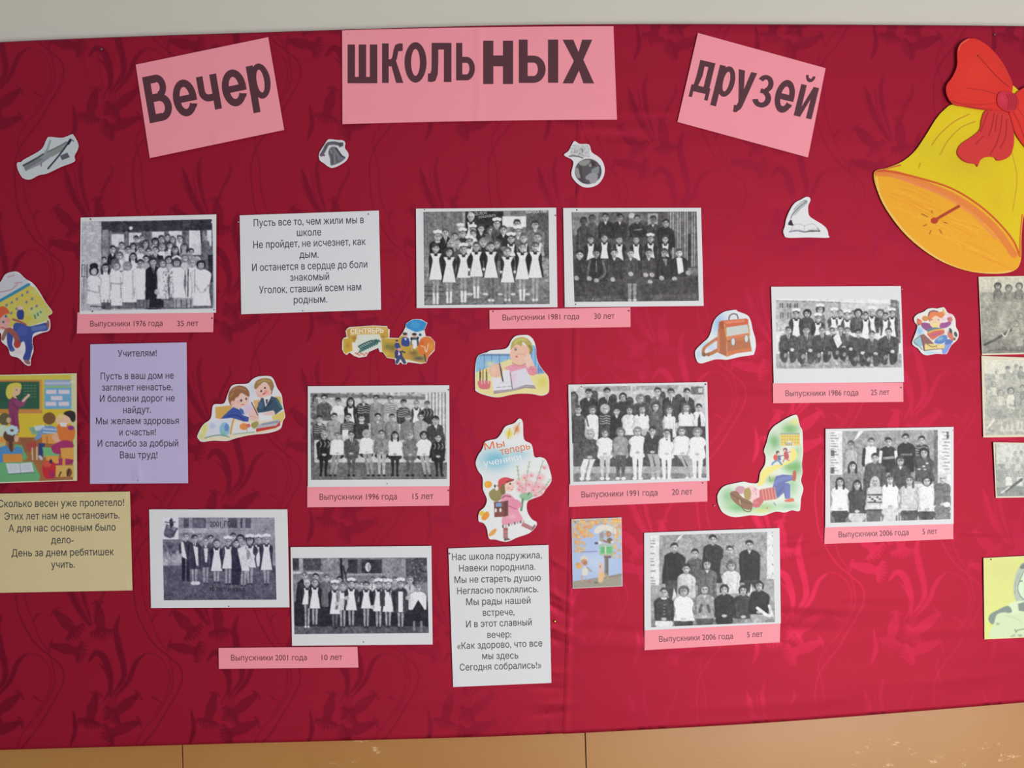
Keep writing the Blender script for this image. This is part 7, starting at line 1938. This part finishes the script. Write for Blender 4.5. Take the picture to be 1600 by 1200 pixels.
# ============================================================ THE BIG PAPER BELL
def d_bigbell(C):
    C.rect(-50, -50, 1000, 1300, (230, 203, 16))
    C.soft(480, 620, 160, 120, (214, 184, 30), .6); C.soft(620, 800, 80, 160, (226, 190, 20), .6); C.soft(450, 420, 90, 60, (234, 208, 28), .7); C.soft(300, 560, 80, 60, (216, 196, 34), .5)
    C.line([(490, 395), (420, 430), (350, 490), (310, 545)], 4, (196, 120, 30)); C.line([(520, 430), (450, 460), (390, 520), (350, 590)], 4, (196, 130, 30)); C.line([(255, 630), (248, 655)], 4, (200, 130, 30)); C.line([(690, 560), (720, 700), (700, 860)], 4, (206, 150, 30))
    # mouth of the bell
    mouth = [(35, 670), (120, 675), (260, 715), (400, 760), (520, 830), (620, 920), (700, 1010), (735, 1085), (735, 1120), (690, 1150), (600, 1160), (480, 1145), (340, 1090), (200, 985), (100, 860), (50, 760)]
    C.poly(mouth, (242, 172, 34), sm=True)
    for k in range(26):
        a = C.rng.uniform(0, 1); x0 = 90 + 480 * a; y0 = 760 + 260 * a + C.rng.uniform(-70, 90)
        C.line([(x0, y0), (x0 + 70, y0 + 24), (x0 + 150, y0 + 66)], 5, C.rng.choice([1, 0]) and (236, 146, 40) or (248, 190, 60), .5)
    C.line([(45, 675), (140, 685), (270, 730), (400, 785), (520, 860), (620, 950), (705, 1070)], 34, (232, 122, 62), .75); C.line([(120, 690), (260, 740), (390, 800), (510, 880), (620, 990)], 16, (240, 140, 90), .6)
    C.line([(40, 668), (120, 672), (260, 705), (400, 750), (520, 820), (620, 905), (700, 1000), (735, 1080)], 9, (212, 84, 34)); C.line([(60, 664), (160, 640)], 7, (214, 90, 60)); C.line([(745, 880), (735, 1000), (735, 1080)], 8, (222, 110, 40))
    C.line([(45, 700), (60, 780), (110, 870), (210, 990), (350, 1095), (480, 1148), (600, 1160), (700, 1150)], 9, (246, 196, 110))
    C.line([(325, 905), (380, 872), (440, 838)], 14, (176, 62, 30)); C.ell(323, 907, 18, 15, (186, 56, 28))
    for p in ([(262, 875), (290, 888)], [(270, 932), (286, 926)], [(300, 970), (306, 955)], [(348, 950), (358, 968)], [(368, 915), (384, 920)], [(310, 860), (312, 870)]):
        C.line(p, 5, (150, 80, 30), .8)


BELL_OUT = [(32, 690), (45, 665), (100, 652), (170, 622), (230, 572), (280, 500), (330, 420), (370, 375), (420, 348), (560, 372), (640, 330), (680, 270), (700, 258), (722, 275), (745, 290), (800, 320), (850, 400), (860, 560), (800, 760), (756, 870), (742, 980), (738, 1100), (700, 1150), (600, 1162), (470, 1145), (330, 1088), (190, 980), (90, 850), (45, 750)]
bell = Cutout('paper_bell', 'large yellow paper bell with an orange mouth and a red bow, upper right', 'decoration', BELL_OUT, 1355, 50, 3.077,
              paper('yellow_card', (232, 206, 60)), 1, thick=0.0012, extra=0.0015)
lo, hi = bell.p.min(0), bell.p.max(0)
C = Canvas((lo[0], lo[1], hi[0], hi[1]), 1355, 50, 3.077, 1.3, bgc=(230, 203, 16)); d_bigbell(C); C.blur(1)
bell.raster(C, M_BELL, noise=.012, name='bell_print')
M_REDCARD = paper('red_card', (200, 40, 40))


def bow_piece(name, outline, extra, draw, thick=0.001):
    p = smooth_loop(outline, 5) / 3.077 + np.array([1355, 50])
    dp = bell.base + extra
    o = card(p, dp, thick, M_REDCARD, name, bell.root)
    lo, hi = p.min(0), p.max(0)
    C = Canvas((lo[0], lo[1], hi[0], hi[1]), 1355, 50, 3.077, 1.3, bgc=(226, 48, 38)); draw(C); C.blur(1)
    X, Y = C.grid(); f = grid_faces(C.ny, C.nx); mv = inside(p, X, Y).ravel(); f = f[mv[f].all(1)]
    used = np.unique(f); remap = np.zeros(C.nx * C.ny, int); remap[used] = np.arange(len(used))
    pr = mesh_obj('painted_face', wall_point(X.ravel()[used], Y.ravel()[used], dp + 0.00012), remap[f], M_BELL, None, colors=C.colors(.012).reshape(-1, 3)[used])
    pr.parent = o
    pr.matrix_parent_inverse = Matrix.Translation(-Vector(bell.root.location))
    return o


def d_loop(C):
    C.soft(520, 200, 120, 120, (232, 60, 44), .7); C.line([(540, 120), (600, 190), (640, 230), (680, 262)], 5, (170, 30, 34)); C.line([(620, 300), (560, 280), (480, 270)], 5, (176, 30, 34), .7); C.line([(630, 340), (540, 350), (470, 345)], 4, (180, 30, 34), .7); C.line([(400, 330), (500, 360), (600, 374)], 5, (184, 34, 34))
    C.line([(600, 110), (650, 170), (685, 240)], 5, (200, 60, 40)); C.line([(440, 90), (450, 60), (490, 32)], 4, (236, 120, 90))


def d_loop2(C):
    C.soft(740, 380, 60, 80, (230, 56, 44), .6); C.line([(700, 380), (730, 440), (760, 520)], 5, (176, 30, 34)); C.line([(720, 360), (760, 420), (800, 480)], 5, (180, 34, 34), .7)


def d_tail(C):
    C.rect(400, 340, 760, 700, (214, 52, 50))
    for p in ([(580, 385), (560, 440), (545, 480)], [(610, 390), (600, 450), (585, 500)], [(650, 400), (640, 470), (620, 540), (590, 590)], [(625, 400), (615, 480)], [(670, 420), (665, 500), (640, 560)], [(560, 500), (520, 540)]):
        C.line(p, 5, (168, 24, 38))
    C.line([(440, 590), (470, 620), (530, 640)], 4, (180, 40, 40))


bow_piece('bow_tail', [(575, 375), (550, 420), (540, 470), (500, 505), (450, 540), (432, 580), (450, 610), (480, 628), (520, 635), (530, 648), (545, 615), (575, 600), (610, 602), (625, 618), (660, 612), (690, 590), (705, 540), (705, 480), (690, 410), (660, 375)], 0.0030, d_tail)
bow_piece('bow_loop', [(700, 262), (680, 200), (640, 130), (580, 65), (520, 32), (470, 38), (435, 80), (432, 160), (410, 215), (382, 255), (382, 300), (410, 345), (470, 360), (560, 374), (640, 376), (680, 340)], 0.0045, d_loop)
bow_piece('bow_loop', [(700, 330), (720, 290), (770, 260), (830, 250), (880, 300), (900, 400), (880, 500), (830, 560), (780, 570), (740, 530), (710, 480), (690, 410), (680, 370)], 0.0045, d_loop2)


def d_knot(C):
    C.rect(600, 260, 760, 400, (204, 40, 60)); C.soft(650, 320, 26, 34, (220, 56, 84), .8)
    for k in range(4):
        C.line([(672 + k * 12, 300), (682 + k * 12, 330), (676 + k * 11, 370)], 4, (150, 20, 40))


bow_piece('bow_knot', [(628, 300), (650, 283), (690, 288), (720, 305), (730, 340), (715, 372), (690, 385), (650, 372), (626, 345)], 0.0068, d_knot, thick=0.0025)

# ============================================================ PINS
def pin_mesh():
    import bmesh
    bm = bmesh.new()
    prof = [(0.0, -0.0011), (0.0011, -0.0010), (0.0019, -0.0006), (0.0022, 0.0), (0.0005, 0.0001), (0.0004, 0.0022), (0.0, 0.0040)]
    n = 12; rings = []
    for (r, y) in prof:
        rings.append([bm.verts.new((r * math.cos(2 * math.pi * k / n), y, r * math.sin(2 * math.pi * k / n))) for k in range(n)] if r > 0 else [bm.verts.new((0, y, 0))])
    for a, b in zip(rings[:-1], rings[1:]):
        for k in range(n):
            q = (k + 1) % n
            if len(a) == 1:
                bm.faces.new((a[0], b[q], b[k]))
            elif len(b) == 1:
                bm.faces.new((a[k], a[q], b[0]))
            else:
                bm.faces.new((a[k], a[q], b[q], b[k]))
    bmesh.ops.recalc_face_normals(bm, faces=bm.faces)
    me = bpy.data.meshes.new('push_pin'); bm.to_mesh(me); bm.free()
    for p in me.polygons:
        p.use_smooth = True
    return me


PIN_COL = {'grey': ((0.22, 0.24, 0.22), .35, 1), 'red': ((0.30, 0.02, 0.02), .3, 0), 'dark': ((0.035, 0.03, 0.045), .3, 0), 'brass': ((0.75, 0.52, 0.14), .25, 1), 'pale': ((0.62, 0.42, 0.44), .35, 0), 'green': ((0.10, 0.14, 0.05), .35, 0)}
PIN_ME = {}
for k, (c, r_, mtl) in PIN_COL.items():
    me = pin_mesh(); mt = new_mat('pin_' + k, c, r_, .5); mt.node_tree.nodes['Principled BSDF'].inputs['Metallic'].default_value = mtl
    me.materials.append(mt); PIN_ME[k] = me
PINS = [
    (158.5, 77, 'grey', 'grey steel pin in the fabric near the top left corner, above a crease', 0, 1.25), (1554, 54, 'grey', 'grey steel pin in the fabric above the red bow', 0, 1.2),
    (141.5, 342.5, 'red', 'dark red pin at the top left of the photo of white dresses', 1, .9), (144.5, 486.5, 'dark', 'dark pin at the lower left of the photo of white dresses', 1, .8),
    (334.5, 484, 'green', 'dull green pin at the lower right of the photo of white dresses', 1, .7), (331.5, 497, 'red', 'dark red pin at the right end of the leftmost caption strip', 0, .95),
    (372.5, 347, 'pale', 'pale pin beside the left edge of the Пусть все то verse', 0, .8), (575.5, 334.5, 'dark', 'dark pin at the upper right of the Пусть все то verse', 1, .8),
    (473, 485.5, 'grey', 'grey pin at the lower middle of the Пусть все то verse', 1, .7), (868, 336.5, 'red', 'dark red pin at the right edge of the photo of eight girls in pinafores', 1, .8),
    (663.5, 327.5, 'dark', 'dark pin at the top left of the photo of eight girls in pinafores', 1, .6), (901.5, 328, 'dark', 'dark pin at the top left of the dark photo of seated boys', 1, .8),
    (899.5, 475.5, 'dark', 'dark pin at the lower left of the dark photo of seated boys', 1, .8), (770.5, 486.5, 'dark', 'dark pin at the left end of the strip reading 30 лет', 0, .85),
    (982.5, 485.5, 'dark', 'dark pin at the right end of the strip reading 30 лет', 0, .85), (1409.5, 452, 'pale', 'pale pin beside the upper right corner of the outdoor class photo', 0, .8),
    (1408, 605.5, 'green', 'dull green pin at the right end of the strip reading 25 лет', 0, .85), (701, 609, 'dark', 'dark pin at the top right of the photo of patterned jumpers', 1, .8),
    (605.5, 756, 'brass', 'small brass pin at the bottom of the photo of patterned jumpers', 1, .75), (700.7, 766.5, 'red', 'dark red pin at the right end of the strip reading 15 лет', 0, .9),
    (908.5, 604.3, 'red', 'orange-red pin at the top left of the photo of bare-legged girls', 1, .75), (1102.5, 600.5, 'dark', 'dark pin at the top right of the photo of bare-legged girls', 1, .85),
    (1098, 754.5, 'dark', 'dark pin at the lower right corner of the photo of bare-legged girls', 0, .75), (867, 971, 'brass', 'bright brass pin in the fabric seam right of the lowest white verse', 0, 1.5),
    (702.5, 865, 'dark', 'dark pin at the upper left edge of the lowest white verse', 1, .9), (1528, 87, 'dark', 'dark pin in the upper loop of the red bow', 9, .9),
    (1548.5, 874, 'dark', 'dark pin at the top left of the yellow portrait print', 1, .8), (1489.5, 672.5, 'pale', 'pale pin at the top right of the photo with long-haired girls', 1, .6),
    (898.5, 816, 'dark', 'dark pin at the top left of the postcard', 1, .6), (1116.5, 790, 'pale', 'pale pin left of the cutout of the boy lying in grass', 0, .8),
    (357.5, 947.5, 'grey', 'grey pin at the bottom edge of the 2001 ГОД photo', 1, .7), (568, 1003, 'grey', 'grey pin at the bottom of the photo of girls by a wall', 2, .7),
    (215.5, 751, 'grey', 'grey pin at the bottom of the lilac verse', 1, .7), (544, 53.5, 'pale', 'pale pin at the top left corner of the wide pink banner', 1, .8),
    (1283.5, 118, 'pale', 'pale pin at the right corner of the друзей sheet', 1, .6),
]
for x, y, col, lab, lay, sc in PINS:
    o = bpy.data.objects.new('push_pin', PIN_ME[col])
    d = {0: 0.0350, 1: 0.0362, 2: 0.0374, 9: bell.base + 0.0056}[lay]
    if lab.find('in the fabric') >= 0:
        d = 0.0335
    o.location = tuple(wall_point(x, y, d)); o.scale = (sc * .85, sc, sc * .85)
    link(o); describe(o, lab, 'pin', 'push pins holding the papers')
